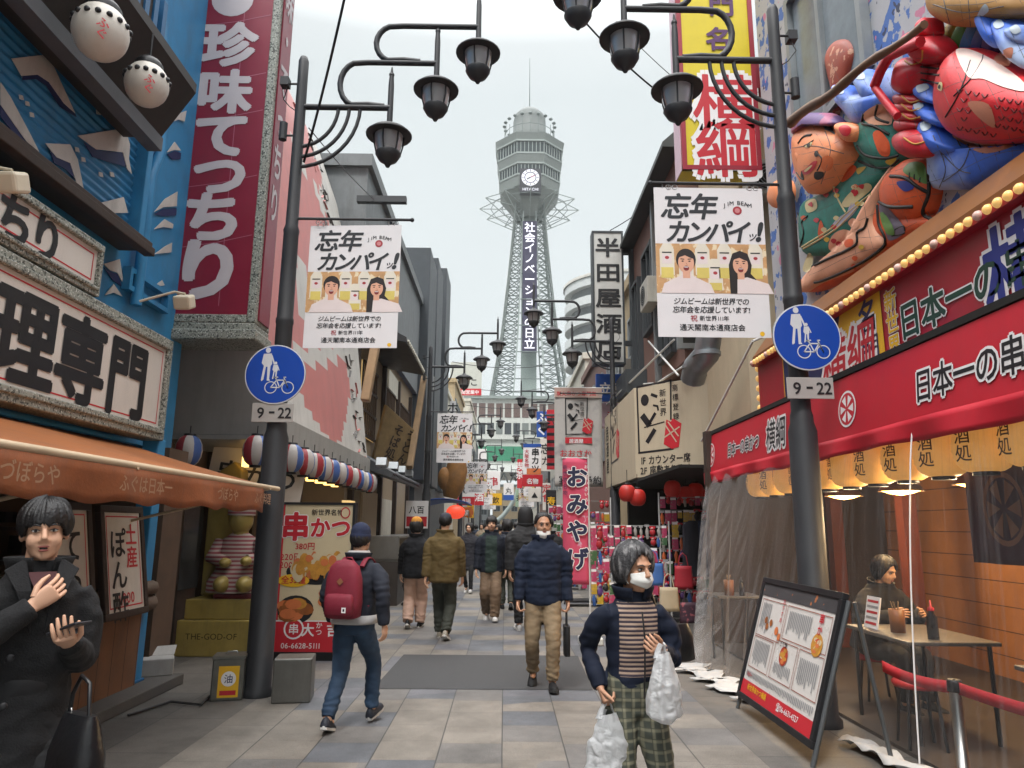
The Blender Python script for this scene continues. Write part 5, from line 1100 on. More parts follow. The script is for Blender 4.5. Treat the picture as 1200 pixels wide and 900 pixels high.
for lab, x, y, z in (('brown chopstick box on the table behind the menu board', 3.2, 6.0, .76), ('brown chopstick pot on the small far table', 2.72, 8.86, .78)):
    t = thing('chopstick_holder', lab, 'holder', (x, y, z), world=False); m = MB(); m.lathe((0, 0, 0), [(.01, 0), (.055, 0), (.06, .18), (.05, .18), (.045, .05), (.01, .05)], BRN, 14); m.build('cup', t)
    m = MB(); [m.tube([(random.uniform(-.02, .02), random.uniform(-.02, .02), .06), (random.uniform(-.04, .04), random.uniform(-.04, .04), .24)], .004, mat('pale_pole'), 4) for _ in range(7)]; m.build('chopsticks', t)
for lab, x, y, z, w in (('white menu stand on the table behind the menu board', 3.15, 6.25, .76, .22), ('printed menu stand on the table under the crest cloth', 3.45, 4.55, .74, .4)):
    t = thing('menu_stand', lab, 'menu', (x, y, z), world=False); f = Fr((-.05, w / 2, 0), (0, -1, 0), (.2, 0, 1)); m = MB(); f.box(m, 0, w, 0, .26, -.01, 0, WHITE); m.build('card', t)
    m = MB(); [f.quad(m, .02, w - .02, .03 + k * .045, .05 + k * .045, .002, GREY if k % 2 else RED) for k in range(5)]; m.build('print', t)
for lab, x, y in (('red topped stool by the belt barrier inside the curtain', 3.06, 5.55), ('red topped stool by the table under the crest cloth', 3.25, 4.4)):
    t = thing('stool', lab, 'stool', (x, y, 0), world=False); m = MB(); m.lathe((0, 0, .44), [(.01, 0), (.16, 0), (.17, .03), (.15, .05), (.01, .055)], mat('red_vinyl', 'a01c20', .35, var=.1), 24); m.build('seat', t)
    for k in range(4): a_ = k * pi / 2 + .6; m = MB(); m.tube([(.13 * cos(a_), .13 * sin(a_), .44), (.18 * cos(a_), .18 * sin(a_), 0)], .012, BLACK, 6); m.build('leg', t)
# menu A-board
BL, BR_ = at(864, 816, X=2.1), at(955, 877, X=2.12); TL, TR_ = at(898, 676, Y=BL.y - .02), at(991, 696, Y=BR_.y - .02)
TL.x = TR_.x = (TL.x + TR_.x) / 2; TL.z = TR_.z = (TL.z + TR_.z) / 2; BL.x = BR_.x = 2.1; BL.z = BR_.z = (BL.z + BR_.z) / 2
t = thing('menu_board', 'tilted menu board in a black frame on grey legs in front of the plastic curtain', 'board', (2.2, 5.8, 0))
f = Fr(BL, BR_ - BL, TL - BL); W = (BR_ - BL).length; H = (TL - BL).length
m = MB(); f.ring(m, 0, W, 0, H, .05, -.035, .012, BLACK); f.box(m, .04, W - .04, .04, H - .04, -.03, -.004, mat('menu_paper', 'c6c1bc', .3, var=.04)); m.build('panel', t, bevel=.004)
m = MB(); k0 = .05; w_ = W - .1; h_ = H - .1
def q_(a0, a1, b0, b1, c, mt): f.quad(m, k0 + a0 * w_, k0 + a1 * w_, k0 + b0 * h_, k0 + b1 * h_, c, mt)
q_(0, 1, 0, .12, .001, RED); q_(0, 1, .89, 1, .001, mat('dark_brick_print', '3c3a3c', .6, var=.3, hook=blotch(14, 'a0603a', .66, .68)))
for b_ in ((.03, .33, .24, .52), (.03, .4, .53, .86), (.36, .66, .24, .56), (.42, .97, .58, .86), (.68, .97, .24, .56)):
    f.border(m, k0 + b_[0] * w_, k0 + b_[1] * w_, k0 + b_[2] * h_, k0 + b_[3] * h_, .006, .001, mat('thin_rust_line', '8a4a3a', .6))
for (a0, a1, b0, b1) in ((.06, .3, .27, .49), (.06, .2, .56, .83), (.46, .76, .62, .82), (.4, .63, .27, .38), (.71, .94, .28, .5), (.03, .97, .145, .21)):
    nc = int((a1 - a0) * w_ / .03); 
    for k in range(nc): 
        q_(a0 + (a1 - a0) * k / nc, a0 + (a1 - a0) * (k + .45) / nc, b0 + (b1 - b0) * random.random() * .35, b1, .0012, GREY)
for a_, b_, r_, mt_ in ((.86, .63, .085, FR1), (.5, .45, .075, mat('printed_red_bowl', 'a03a28', .5, var=.3)), (.15, .68, .03, FR2), (.23, .67, .03, FR2), (.18, .63, .03, FR2), (.33, .62, .035, FR3), (.38, .58, .03, FR3)):
    f.disc(m, k0 + a_ * w_, k0 + b_ * h_, r_ * 1.1, r_, .0022, mt_, 18)
    if r_ > .05:
        for k in range(9): f.disc(m, k0 + a_ * w_ + random.uniform(-.05, .05), k0 + b_ * h_ + random.uniform(-.05, .05), .035, .016, .003 + k * .0001, random.choice((FR1, FR3, POST_BG)), 8)
m.build('print', t)
m = MB(); f.text(m, '串かつ', k0 + .86 * w_, k0 + .87 * h_, .085, RED, off=.03, c=.003, vert=True); f.text(m, 'おすすめ', k0 + .36 * w_, k0 + .9 * h_, .05, RED, off=.02, c=.003, vert=True); f.text(m, 'どて焼', k0 + .42 * w_, k0 + .52 * h_, .05, BLACK, off=.015, c=.003)
f.text(m, '新世界串かつ横綱', k0 + .1 * w_, k0 + .055 * h_, .055, GOLD, off=.02, c=.003); f.text(m, '☎06-6631-4527', k0 + .55 * w_, k0 + .045 * h_, .06, WHITE, off=.015, c=.003); f.text(m, '円均一', k0 + .05 * w_, k0 + .16 * h_, .04, RED, off=.01, c=.003); m.build('lettering', t)
GLEG = mat('grey_leg', '55585a', .45, .3, var=.1)
for c in (BL, BR_):
    s_ = (c - (TL if c == BL else TR_)); m = MB(); g_ = c + s_.normalized() * (c.z / -s_.normalized().z); m.tube([c + s_ * -.95 + V((.03, 0, 0)), V((g_.x + .03, g_.y, 0))], .018, GLEG, 6); m.build('leg', t)
    top = (TL if c == BL else TR_); m = MB(); m.tube([top + V((.05, 0, -.06)), V((2.68, top.y + (.05 if c == BL else .1), 0))], .016, GLEG, 6); m.build('leg', t)
# belt barrier
t = thing('belt_post', 'steel belt barrier post with a red belt beside the plastic curtain', 'barrier', (2.93, 4.95, 0)); zt = at(1118, 797, X=2.93).z
c = at(1118, 797, X=2.93); m = MB(); m.lathe((2.93, c.y, 0), [(.16, 0), (.16, .02), (.04, .05), (.036, .05), (.036, zt - .07)], STEEL, 20); m.lathe((2.93, c.y, zt - .07), [(.036, 0), (.045, 0), (.045, .06), (.038, .075), (.01, .075)], BLACK, 20); m.build('post', t)
m = MB(); BT = mat('red_belt', 'a32028', .7, var=.1)
for e_, dz in ((V((2.72, TR_.y + .2, .62)), .06), (V((3.05, 3.2, .66)), .06)):
    s_ = V((2.93, c.y, zt - .04)); m.grid(lambda u, v: s_.lerp(e_, u) + V((0, 0, -.04 + .075 * v - .12 * u * (1 - u))), 16, 1, BT)
m.build('belt', t, thick=.003)
# ================================================================ right: yellow projecting sign
YEL = mat('sign_yellow', 'c9b41e', .45, var=.05, dirt=.1); Y = 9.75
a = at(797, 0, Y=Y); b = at(893, 196, Y=Y); bl = at(800, 196, Y=Y); x0, x1 = bl.x, b.x; z0 = b.z - .05; z1 = 11.2
t = thing('vertical_sign', 'tall yellow projecting sign with big red characters edged in white', 'sign', ((x0 + x1) / 2, Y, z0))
f = facing(x0, Y, z0); W = x1 - x0; H = z1 - z0
m = MB(); f.box(m, 0, W, 0, H, -.4, -.01, YEL); f.box(m, -.012, 0, 0, H, -.4, -.05, mat('pale_pink_side', 'c0a8b4', .5)); m.build('panel', t)
m = MB(); f.ring(m, 0, W, 0, H, .07, -.06, .01, mat('dark_red_edge', '8c2030', .45)); m.build('frame', t)
m = MB()
for ch, px, py, s in (('横', 848, 118, .98), ('綱', 852, 173, .98)):
    p = at(px, py, Y=Y); f.text(m, ch, p.x - x0, p.z - z0 - s * .4, s, RED, off=.018, c=.004, center=True, ol=WHITE, oo=.115)
for ch, px, py, s in (('名', 842, 45, .42), ('門', 845, 5, .42)):
    p = at(px, py, Y=Y); f.text(m, ch, p.x - x0, p.z - z0 - s * .4, s, mat('dark_purple_print', '4a1f52', .5), off=.04, c=.004, center=True)
m.build('lettering', t)
m = MB(); p = at(940, 82, Y=Y); m.box(x1, 4.3, Y + .1, Y + .35, p.z - .25, p.z + .2, mat('dark_red_edge')); m.build('bracket', t)
# beige block behind it, brown house farther on
bld('narrow_building', 'narrow beige concrete block behind the tall yellow sign', 3.66, 9, 10.4, 12.6, 8.75, BEIGE, 0)
bh = thing('brown_house', 'brown tiled building with a dark overhanging eave and a metal duct', 'building', (4, 15, 0))
pe = at(742, 287, X=3.2)
m = MB(); m.box(3.3, 9, 12.7, 17.7, 4.6, 8.75, BRW); m.box(4.9, 9, 10.4, 18, 0, 4.6, TIMB); m.box(3.25, 9, 17.0, 17.7, 0, 4.6, BRW); m.build('wall', bh)
m = MB(); m.prism([(2.95, 12.4, 8.72), (2.95, 12.4, 8.82), (3.9, 12.4, 9.7), (5.2, 12.4, 9.7), (5.2, 12.4, 8.72)], (0, 5.45, 0), mat('dark_metal_roof', '35383a', .5, var=.15, dirt=.2)); m.build('roof', bh)
f = Fr((3.3, 17.7, 0), (0, -1, 0))
for a_, w2, b0, b1 in ((.3, .9, 5.2, 7.6), (1.7, 1.1, 5.9, 7.9), (3.2, 1.2, 4.9, 6.4)):
    m = MB(); f.ring(m, a_, a_ + w2, b0, b1, .09, 0, .12, mat('dark_frame', '33373a', .5)); f.box(m, a_ + w2 / 2 - .03, a_ + w2 / 2 + .03, b0, b1, 0, .1, mat('dark_frame')); o = m.build('window', bh); m = MB(); f.quad(m, a_ + .09, a_ + w2 - .09, b0 + .09, b1 - .09, .03, GLASS); m.build('pane', o)
m = MB(); f.box(m, .05, 1.5, 4.65, 5.2, 0, .5, mat('dark_frame')); m.build('sign_box', bh)
m = MB(); f.box(m, .1, .22, 4.6, 8.7, .0, .12, mat('dark_frame')); m.build('drainpipe', bh); m = MB(); f.box(m, 2.9, 3.05, 4.6, 8.7, 0, .12, GALV); m.build('drainpipe', bh)
m = MB(); p = [at(832, 385, X=3.15), at(828, 415, X=3.1), at(815, 430, X=3.05), at(812, 445, X=3.05)]; m.tube(p, .2, GALV, 12)
for k in (0, 1, 2): m.tube([p[k] - V((0, 0, .03)), p[k] + V((0, 0, .03))], .22, GALV, 12)
m.build('duct', bh)
a, b = at(870, 432, Y=12.6), at(796, 380, Y=12.6)
m = MB(); g_ = Fr((3.05, 12.66, 4.7), (1, 0, 0)); g_.ring(m, .1, 1.6, .1, 1.3, .1, -.05, .05, GALV); g_.quad(m, .2, 1.5, .2, 1.2, -.03, GLASS); g_.box(m, .8, .86, .2, 1.2, -.03, .03, GALV); m.build('side_window', bh)
m = MB(); m.grid(lambda u, v: V((3.0 + 1.3 * v, 12.6 - .55 * sin(u * pi / 2), 6.3 - .5 * (1 - cos(u * pi / 2)))), 8, 1, mat('pale_awning', '9a9a94', .6)); m.build('awning', bh, thick=.02)
# ================================================================ cream corner sign of the pub
CRS = mat('cream_sheet', 'b1a58e', .55, var=.05, dirt=.12)
P0 = at(745, 560, Y=14); P0.z = 2.52; P1 = V((4.45, 11.95, 2.52)); P2 = V((P0.x - .02, at(711, 570, X=P0.x).y, 2.52)); H = at(745, 455, Y=14).z - P0.z
t = thing('corner_sign', 'large cream corner signboard with a brush framed logo and a red stamp', 'sign', (P0.x, P0.y, 2.52))
top = V((0, 0, H)); up_ = V((0, 0, .22))
m = MB(); m.prism([P0, P1, V((4.6, 14.5, 2.52)), V((P2.x + .6, P2.y, 2.52)), P2], (0, 0, H), CRS); m.build('panel', t, bevel=.01)
f = Fr(P0 + V((0, 0, 0)), P1 - P0); 
m = MB()
def brushlogo(m, f, a, b, s, c=.004):
    for q in ([(0, 0), (.62, .02)], [(.01, 0), (.0, 1.0)], [(0, 1.0), (.63, 1.02)], [(.62, 1.02), (.6, .45)]): f.line(m, [(a + x * s, b + y * s * 1.02) for x, y in q], s * .03, c, BLACK)
    f.disc(m, a + .14 * s, b + .8 * s, .075 * s, .09 * s, c, BLACK, 14)
    for q, w_ in (([(.27, .87), (.36, .83)], .045), ([(.3, .7), (.37, .68), (.38, .62)], .03), ([(.1, .55), (.2, .42)], .1), ([(.2, .42), (.32, .57)], .05), ([(.12, .38), (.48, .43)], .018), ([(.17, .16), (.3, .32)], .07)): f.line(m, [(a + x * s, b + y * s) for x, y in q], s * w_, c, BLACK)
    f.text(m, '新世界', a + .47 * s, b + .93 * s, .125 * s, BLACK, off=.01, c=c, vert=True, adv=1.15)
    f.poly(m, [(a + x * s, b + y * s) for x, y in ((.46, .1), (.52, .46), (.6, .42), (.63, .47), (.78, .38), (.72, .04), (.6, .02))], c + .002, RED)
    for q in ([(.5, .38), (.68, .12)], [(.55, .42), (.72, .2)], [(.48, .2), (.74, .33)]): f.line(m, [(a + x * s, b + y * s) for x, y in q], s * .02, c + .004, CRS)
s_ = H * .72; brushlogo(m, f, .09, H * .27, s_)
f.text(m, '商標登録', .09 + .69 * s_, H * .97, .11 * s_, BLACK, off=.01, c=.004, vert=True, adv=1.3)
f.text(m, '1F カウンター席', .12, H * .145, .185, BLACK, off=.022, c=.004, sx=.86); f.text(m, '2F 座敷あります', .12, H * .035, .185, BLACK, off=.022, c=.004, sx=.86)
g_ = Fr(P2, P0 - P2); Wg = (P0 - P2).length; brushlogo(m, g_, Wg * .25, H * .3, s_ * 1.2); g_.text(m, '居酒屋', Wg * .1, H * .85, .4, BLACK, vert=True, off=.02, c=.004)
m.build('lettering', t)
m = MB(); WT = mat('white_rod', 'b9b9b6', .5, var=.05)
for (x, y, X_), (x2, y2, X2_) in (((705, 480, 2.6), (790, 398, 3.2)), ((690, 500, 2.5), (800, 430, 3.2)), ((760, 400, 3.2), (795, 440, 3.1)), ((690, 455, 2.5), (890, 440, 4)),):
    m.tube([at(x, y, X=X_), at(x2, y2, X=X2_)], .022, WT, 5)
m.build('strut', t)
t = MB().tube([at(822, 517, X=2.95), at(882, 400, X=3.3)], .018, WT, 6).tube([at(882, 400, X=3.3), at(893, 395, X=3.5)], .018, WT, 6).build('stay_rod'); tag(t, 'white stay rod rising from the far corner of the red canvas', 'rod')
# red lanterns under the cream sign
RL = mat('red_paper_lantern', '9a2018', .5, var=.2, es=.06); pr = None
for i, (px, py) in enumerate(((747, 583), (788, 573), (804, 580), (815, 576), (830, 583), (735, 578))):
    c = at(px, py, Y=12.9)
    if pr is None:
        pr = thing('red_lantern', 'round red lantern nearest the pink flag under the cream corner signboard', 'lantern', c, world=False, group='red lanterns under the cream signboard')
        m = MB(); m.lathe((0, 0, 0), [(max(.06, .15 * sin(pi * (.05 + .9 * i_ / 14)) ** .6) * (1 + .03 * (i_ % 2)), .15 * cos(pi * (.05 + .9 * i_ / 14))) for i_ in range(15)], RL, 18); m.build('paper', pr); m = MB(); m.lathe((0, 0, .15), [(.01, 0), (.06, 0), (.06, .03), (.01, .03)], BLACK, 10); m.tube([(0, 0, .15), (0, 0, .42)], .006, BLACK, 4); m.build('cap', pr)
    else: dup(pr, c, None, ORD[i] + ' round red lantern of the cluster under the cream corner signboard')
# ================================================================ souvenir shop under it
sv = thing('souvenir_shop', 'dark open fronted souvenir shop under the cream corner signboard', 'building', (3.5, 15, 0))
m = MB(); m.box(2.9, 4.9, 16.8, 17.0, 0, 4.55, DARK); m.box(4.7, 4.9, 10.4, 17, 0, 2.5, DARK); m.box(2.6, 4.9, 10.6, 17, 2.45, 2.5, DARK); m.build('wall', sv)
PC = [('pink', 'a83a5c'), ('red', '962028'), ('white', '8e8a86'), ('yellow', 'b0902c'), ('purple', '54356a'), ('blue', '2c4f88'), ('green', '3a5c3a'), ('black', '201f22'), ('orange', 'b0562a')]
def souv(cname, chex, kind):
    t = thing('souvenir_packet', cname + ' souvenir packet hung on the shop racks', 'souvenir', (0, 0, 0), world=False, group=cname + ' souvenir packets')
    m = MB(); MT = mat('packet_' + cname, chex, .5, var=.3, scale=18, hook=chain(blotch(12, '8a8078', .6, .62), blotch(9, '2a2226', .64, .66)))
    if kind % 3 == 0: m.box(-.05, .05, -.012, .012, -.17, -.02, MT)
    elif kind % 3 == 1: m.ell((0, 0, -.09), (.048, .03, .06), MT, 10, 7); m.ell((0, 0, -.03), (.032, .026, .03), MT, 8, 6)
    else: m.tube([(0, 0, -.02), (0, 0, -.08), (.01, 0, -.2)], [.012, .036, .022], MT, 7)
    m.build('packet', t); m = MB(); m.box(-.045, .045, -.004, .004, -.02, .015, [WHITE, RED, GREY][kind % 3]); m.build('header_card', t); return t
protos = {}
def put(c, rz, k):
    cn, ch = PC[k]
    if cn not in protos: protos[cn] = souv(cn, ch, k); protos[cn].location = c; protos[cn].rotation_euler.z = rz
    else: o = dup(protos[cn], c + V((0, 0, random.uniform(-.03, .01))), rz); f_ = random.uniform(.75, 1.25); o.scale = (f_, f_, f_ * random.uniform(.8, 1.3))
def rack(lab, x, y, W, rows, rz, z0=.35, z1=1.75):
    t = thing('souvenir_rack', lab, 'rack', (x, y, 0), rz, world=False, group=None); 
    m = MB()
    for s_ in (0, W): m.tube([(s_, 0, .1), (s_, 0, z1 + .08)], .015, WT, 6)
    for k in range(rows + 1): z = z0 + (z1 - z0) * k / rows; m.tube([(0, 0, z), (W, 0, z)], .005, STEEL, 5)
    m.box(0, W, -.25, .25, .08, .12, BLACK); m.build('frame', t)
    for s_ in (0, W):
        m = MB()
        for d in (-.2, .2): m.ell((s_, d, .04), (.02, .04, .04), BLACK, 8, 5)
        m.build('castor', t)
    rt_ = M.Rotation(rz, 3, 'Z')
    for k in range(1, rows + 1):
        z = z0 + (z1 - z0) * k / rows; n = int(W / .1)
        for i in range(n):
            if random.random() < .07: continue
            c_ = V((x, y, 0)) + rt_ @ V((  .06 + i * .1 + random.uniform(-.01, .01), -.04, z)); put(c_, rz + random.uniform(-.25, .25), random.choice((0, 0, 1, 1, 2, 3, 4, 4, 5, 6, 7, 8)) if k < rows else random.choice((0, 1, 2)))
rack('souvenir rack facing the street behind the pink flag', 1.45, 12.3, 1.35, 7, 0, .3, 1.6); rack('souvenir rack set at an angle behind the pink flag pole', 1.28, 15.0, .95, 8, .1, .3, 2.1); rack('souvenir rack deeper inside the shop under the red lanterns', 2.75, 12.8, 1.2, 8, -.25, .3, 2.1); rack('souvenir rack far back beside the pub cloth banner', 1.15, 18.8, .9, 8, .1, .3, 2.1)
# hanging bags and garments beside the rack
def tote(lab, c, mt, w=.22, h=.3, grp=None):
    t = thing('tote_bag', lab, 'bag', c, world=False, group=grp); m = MB(); m.grid(lambda u, v: V(((u - .5) * w * (1 + .15 * v), -.03 * sin(u * pi) - .01, -v * h - .2)), 8, 6, mt); m.grid(lambda u, v: V(((.5 - u) * w * (1 + .15 * v), .03 * sin(u * pi) + .01, -v * h - .2)), 8, 6, mt); m.build('body', t, thick=.004)
    m = MB(); m.tube([(-w * .3, 0, -.2), (-w * .2, 0, -.05), (0, 0, 0), (w * .2, 0, -.05), (w * .3, 0, -.2)], .009, mt, 5); m.build('handle', t)
tote('cream tote bag hung beside the souvenir racks', at(783, 672, Y=10.9), mat('cream_cotton', '9c917c', .8, var=.1), .26, .34); tote('blue hanging bag above the cream tote', at(765, 645, Y=11.6), mat('blue_bag', '3a62a0', .6), .3, .34); tote('red hanging bag beside the cream tote', at(800, 648, Y=11.6), mat('red_bag', '96202c', .6), .26, .36); tote('dark patterned bag hanging lowest beside the racks', at(806, 690, Y=11.2), mat('dark_bag', '3c2430', .7, hook=blotch(16, '8a4a50', .6, .62)), .24, .3)
for i, px in enumerate((812, 822, 832)):
    c = at(px, 610, Y=12); t = thing('hanging_garment', ['dark', 'navy', 'charcoal'][i] + ' garment hanging beside the bags of the souvenir shop', 'garment', c, world=False, group=None)
    GM = mat('garment_' + str(i), ('22222a', '262c44', '2c2a2a')[i], .85, var=.2); m = MB(); m.loft([[V((.2 * s_ * cos(a_ * pi / 6), .06 * sin(a_ * pi / 6), z)) for a_ in range(12)] for s_, z in ((.35, 0), (.9, -.08), (.95, -.5), (1.05, -.9))], GM); m.build('cloth', t); m = MB(); m.tube([(0, 0, 0), (0, 0, .08), (.03, 0, .1)], .005, STEEL, 5); m.build('hanger', t)
# pink flag on a pole with a white base
c = at(692, 755, Z=0); tz = at(695, 537, Y=c.y).z
t = thing('flag_banner', 'tall pink souvenir flag with navy characters on a pole in a white base', 'flag', c)
FP = mat('flag_pink', 'bb4560', .7, var=.1, hook=blotch(9, 'c9a0b4', .64, .7)); 
m = MB(); m.tube([c, V((c.x, c.y, tz + .05))], .012, WT, 8); m.tube([V((c.x, c.y, tz)), V((c.x - .38, c.y, tz))], .008, WT, 6); m.build('pole', t)
m = MB(); m.box(c.x - .16, c.x + .16, c.y - .16, c.y + .16, 0, .1, mat('white_plastic', 'b9b9b4', .4, var=.05)); m.lathe((c.x, c.y, .1), [(.06, 0), (.03, .1), (.01, .1)], mat('white_plastic'), 12); m.build('base', t, bevel=.02)
zb_ = at(680, 685, Y=c.y).z; hgt = tz - zb_; f = facing(c.x - .37, c.y, zb_)
m = MB(); m.grid(lambda u, v: V((c.x - .37 + u * .36, c.y + .012 * sin(v * 9 + u * 5), zb_ + v * hgt)), 6, 24, FP); m.build('cloth', t, thick=.003)
m = MB(); f.text(m, 'おみやげ', .2, hgt - .12, .31, mat('flag_navy', '1c2240', .6), off=.045, c=.024, vert=True, ol=WHITE, oo=.09, adv=1.22); f.text(m, '新世界名物', .035, hgt - .1, .07, mat('flag_navy'), off=.01, c=.024, vert=True, adv=1.3); f.text(m, 'お土産いろいろ', .335, hgt - .1, .055, WHITE, off=.01, c=.024, vert=True, adv=1.4); m.build('lettering', t)
# cloth banner of the pub farther on
Y = 17.6; a = at(650, 570, Y=Y); b = at(705, 455, Y=Y); W = b.x - a.x; H = b.z - a.z
t = thing('cloth_banner', 'long white cloth banner with the brush framed logo beside the pink flag', 'banner', (a.x, Y, a.z)); f = facing(a.x, Y, a.z)
m = MB(); m.grid(lambda u, v: V((a.x + u * W, Y + .02 * sin(u * 7 + v * 3), a.z + v * H)), 10, 16, mat('banner_cloth', 'a9a6a2', .7, var=.05, hook=blotch(2.5, '8b898a', .55, .7, 5))); m.build('cloth', t, thick=.004)
m = MB(); f.quad(m, 0, W, H * .9, H, .03, mat('orange_strip', 'b39a90', .6)); f.text(m, '炭火串かつ専門店', .05, H * .92, .125, RED, off=.02, c=.035); brushlogo(m, f, W * .23, H * .52, H * .36, c=.035); f.quad(m, W * .22, W * .78, H * .43, H * .49, .03, RED); f.text(m, '居酒屋', W * .3, H * .435, .12, WHITE, off=.02, c=.035); f.text(m, '宴会', W * .08, H * .03, .22, BLACK, off=.02, c=.035); f.text(m, '予約', W * .6, H * .03, .22, BLACK, off=.02, c=.035); f.text(m, 'おおさか', W * .1, H * .3, .2, RED, off=.01, c=.035); m.build('lettering', t)
m = MB(); m.tube([f.p(-.05, H, 0), f.p(W + .3, H, 0)], .02, WT, 6); m.build('rod', t)
# white liquor shop sign
board_sign('vertical_sign', 'narrow white vertical sign with five black characters of a liquor shop', 'sign', 697, 272, 732, 425, 17.5, mat('sign_white_box', 'b4b4b0', .5, var=.04, dirt=.12), [(ch, .5, .82 - i * .195, .155, BLACK, dict(center=True, off=.03, sx=1.25, c=.012)) for i, ch in enumerate('半田屋酒店')], frame=mat('dark_frame', '33373a'), depth=.35, bracket=.6)
board_sign('blue_sign', 'small blue sign with white brush characters below the liquor shop sign', 'sign', 699, 438, 735, 470, 18.2, mat('sign_blue', '1d4a98', .5), [('立呑', .5, .3, .45, WHITE, dict(center=True, off=.03))])
board_sign('notice_board', 'pale pink sheet hanging under the small blue sign', 'sign', 700, 472, 734, 500, 18.4, mat('pale_pink_sheet', 'b59aa4', .6), [('酒', .5, .3, .4, RED, dict(center=True))])
# farther signs on the right
board_sign('hanging_board', 'yellow topped white board with black skewer characters hung over the far shops', 'sign', 613, 520, 634, 556, 33, WHITE, [('串カツ', .68, .86, .27, BLACK, dict(vert=True, off=.03)), ('大阪名物', .2, .82, .15, RED, dict(vert=True))], bands=[(0, 1, .88, 1, mat('sign_blue', '1d4a98', .5)), (.2, 1, 0, .2, FR3)])
board_sign('vertical_sign', 'narrow blue vertical sign with white characters before the pub banner', 'sign', 629, 482, 641, 512, 36, mat('sign_blue'), [('ふぐ', .5, .95, .45, WHITE, dict(vert=True, off=.03))])
board_sign('lattice_sign', 'tall red and black striped sign behind the pub banner', 'sign', 641, 480, 660, 550, 30, RED, [], bands=[(0, 1, .06 + k * .125, .11 + k * .125, BLACK) for k in range(7)])
board_sign('vertical_sign', 'narrow pale sign with a black character under the blue vertical sign', 'sign', 633, 514, 646, 552, 34, PW, [('忘', .5, .55, .35, BLACK, dict(center=True)), ('カ', .5, .2, .3, BLACK, dict(center=True))])
board_sign('hanging_board', 'red edged low board under the white skewer board', 'sign', 612, 556, 636, 570, 35, RED, [('名物', .5, .25, .5, WHITE, dict(center=True, off=.03))])
board_sign('hanging_board', 'small round topped white board low under the white skewer board', 'sign', 619, 572, 634, 588, 38, PW, [('▲', .5, .3, .5, BLACK, dict(center=True))])

def aircon(lab, c, rz):
    t = thing('air_conditioner', lab, 'air conditioner', c, rz, world=False); m = MB(); m.box(-.4, .4, -.15, .15, 0, .58, mat('aircon_cream', 'a5a39a', .5, var=.06, dirt=.3)); m.build('case', t, bevel=.015)
    m = MB(); f = facing(-.4, -.152, 0); f.disc(m, .3, .29, .23, .23, .002, DARK, 20); [f.disc(m, .3, .29, r_, r_, .006, GALV, 20, r0=.93) for r_ in (.08, .13, .18, .23)]; m.build('fan_grille', t)
aircon('cream air conditioner on the beige narrow block behind the yellow sign', V((4.1, 10.2, 6.6)), 0); aircon('cream air conditioner on the brown tiled building near its metal duct', V((3.1, 14.6, 6.2)), -pi / 2); aircon('cream air conditioner on the tan block behind the liquor shop sign', V((3.4, 19.6, 5.6)), -pi / 2); aircon('cream air conditioner high on the dark slate clad building', V((-3.2, 29.3, 7.2)), pi / 2)
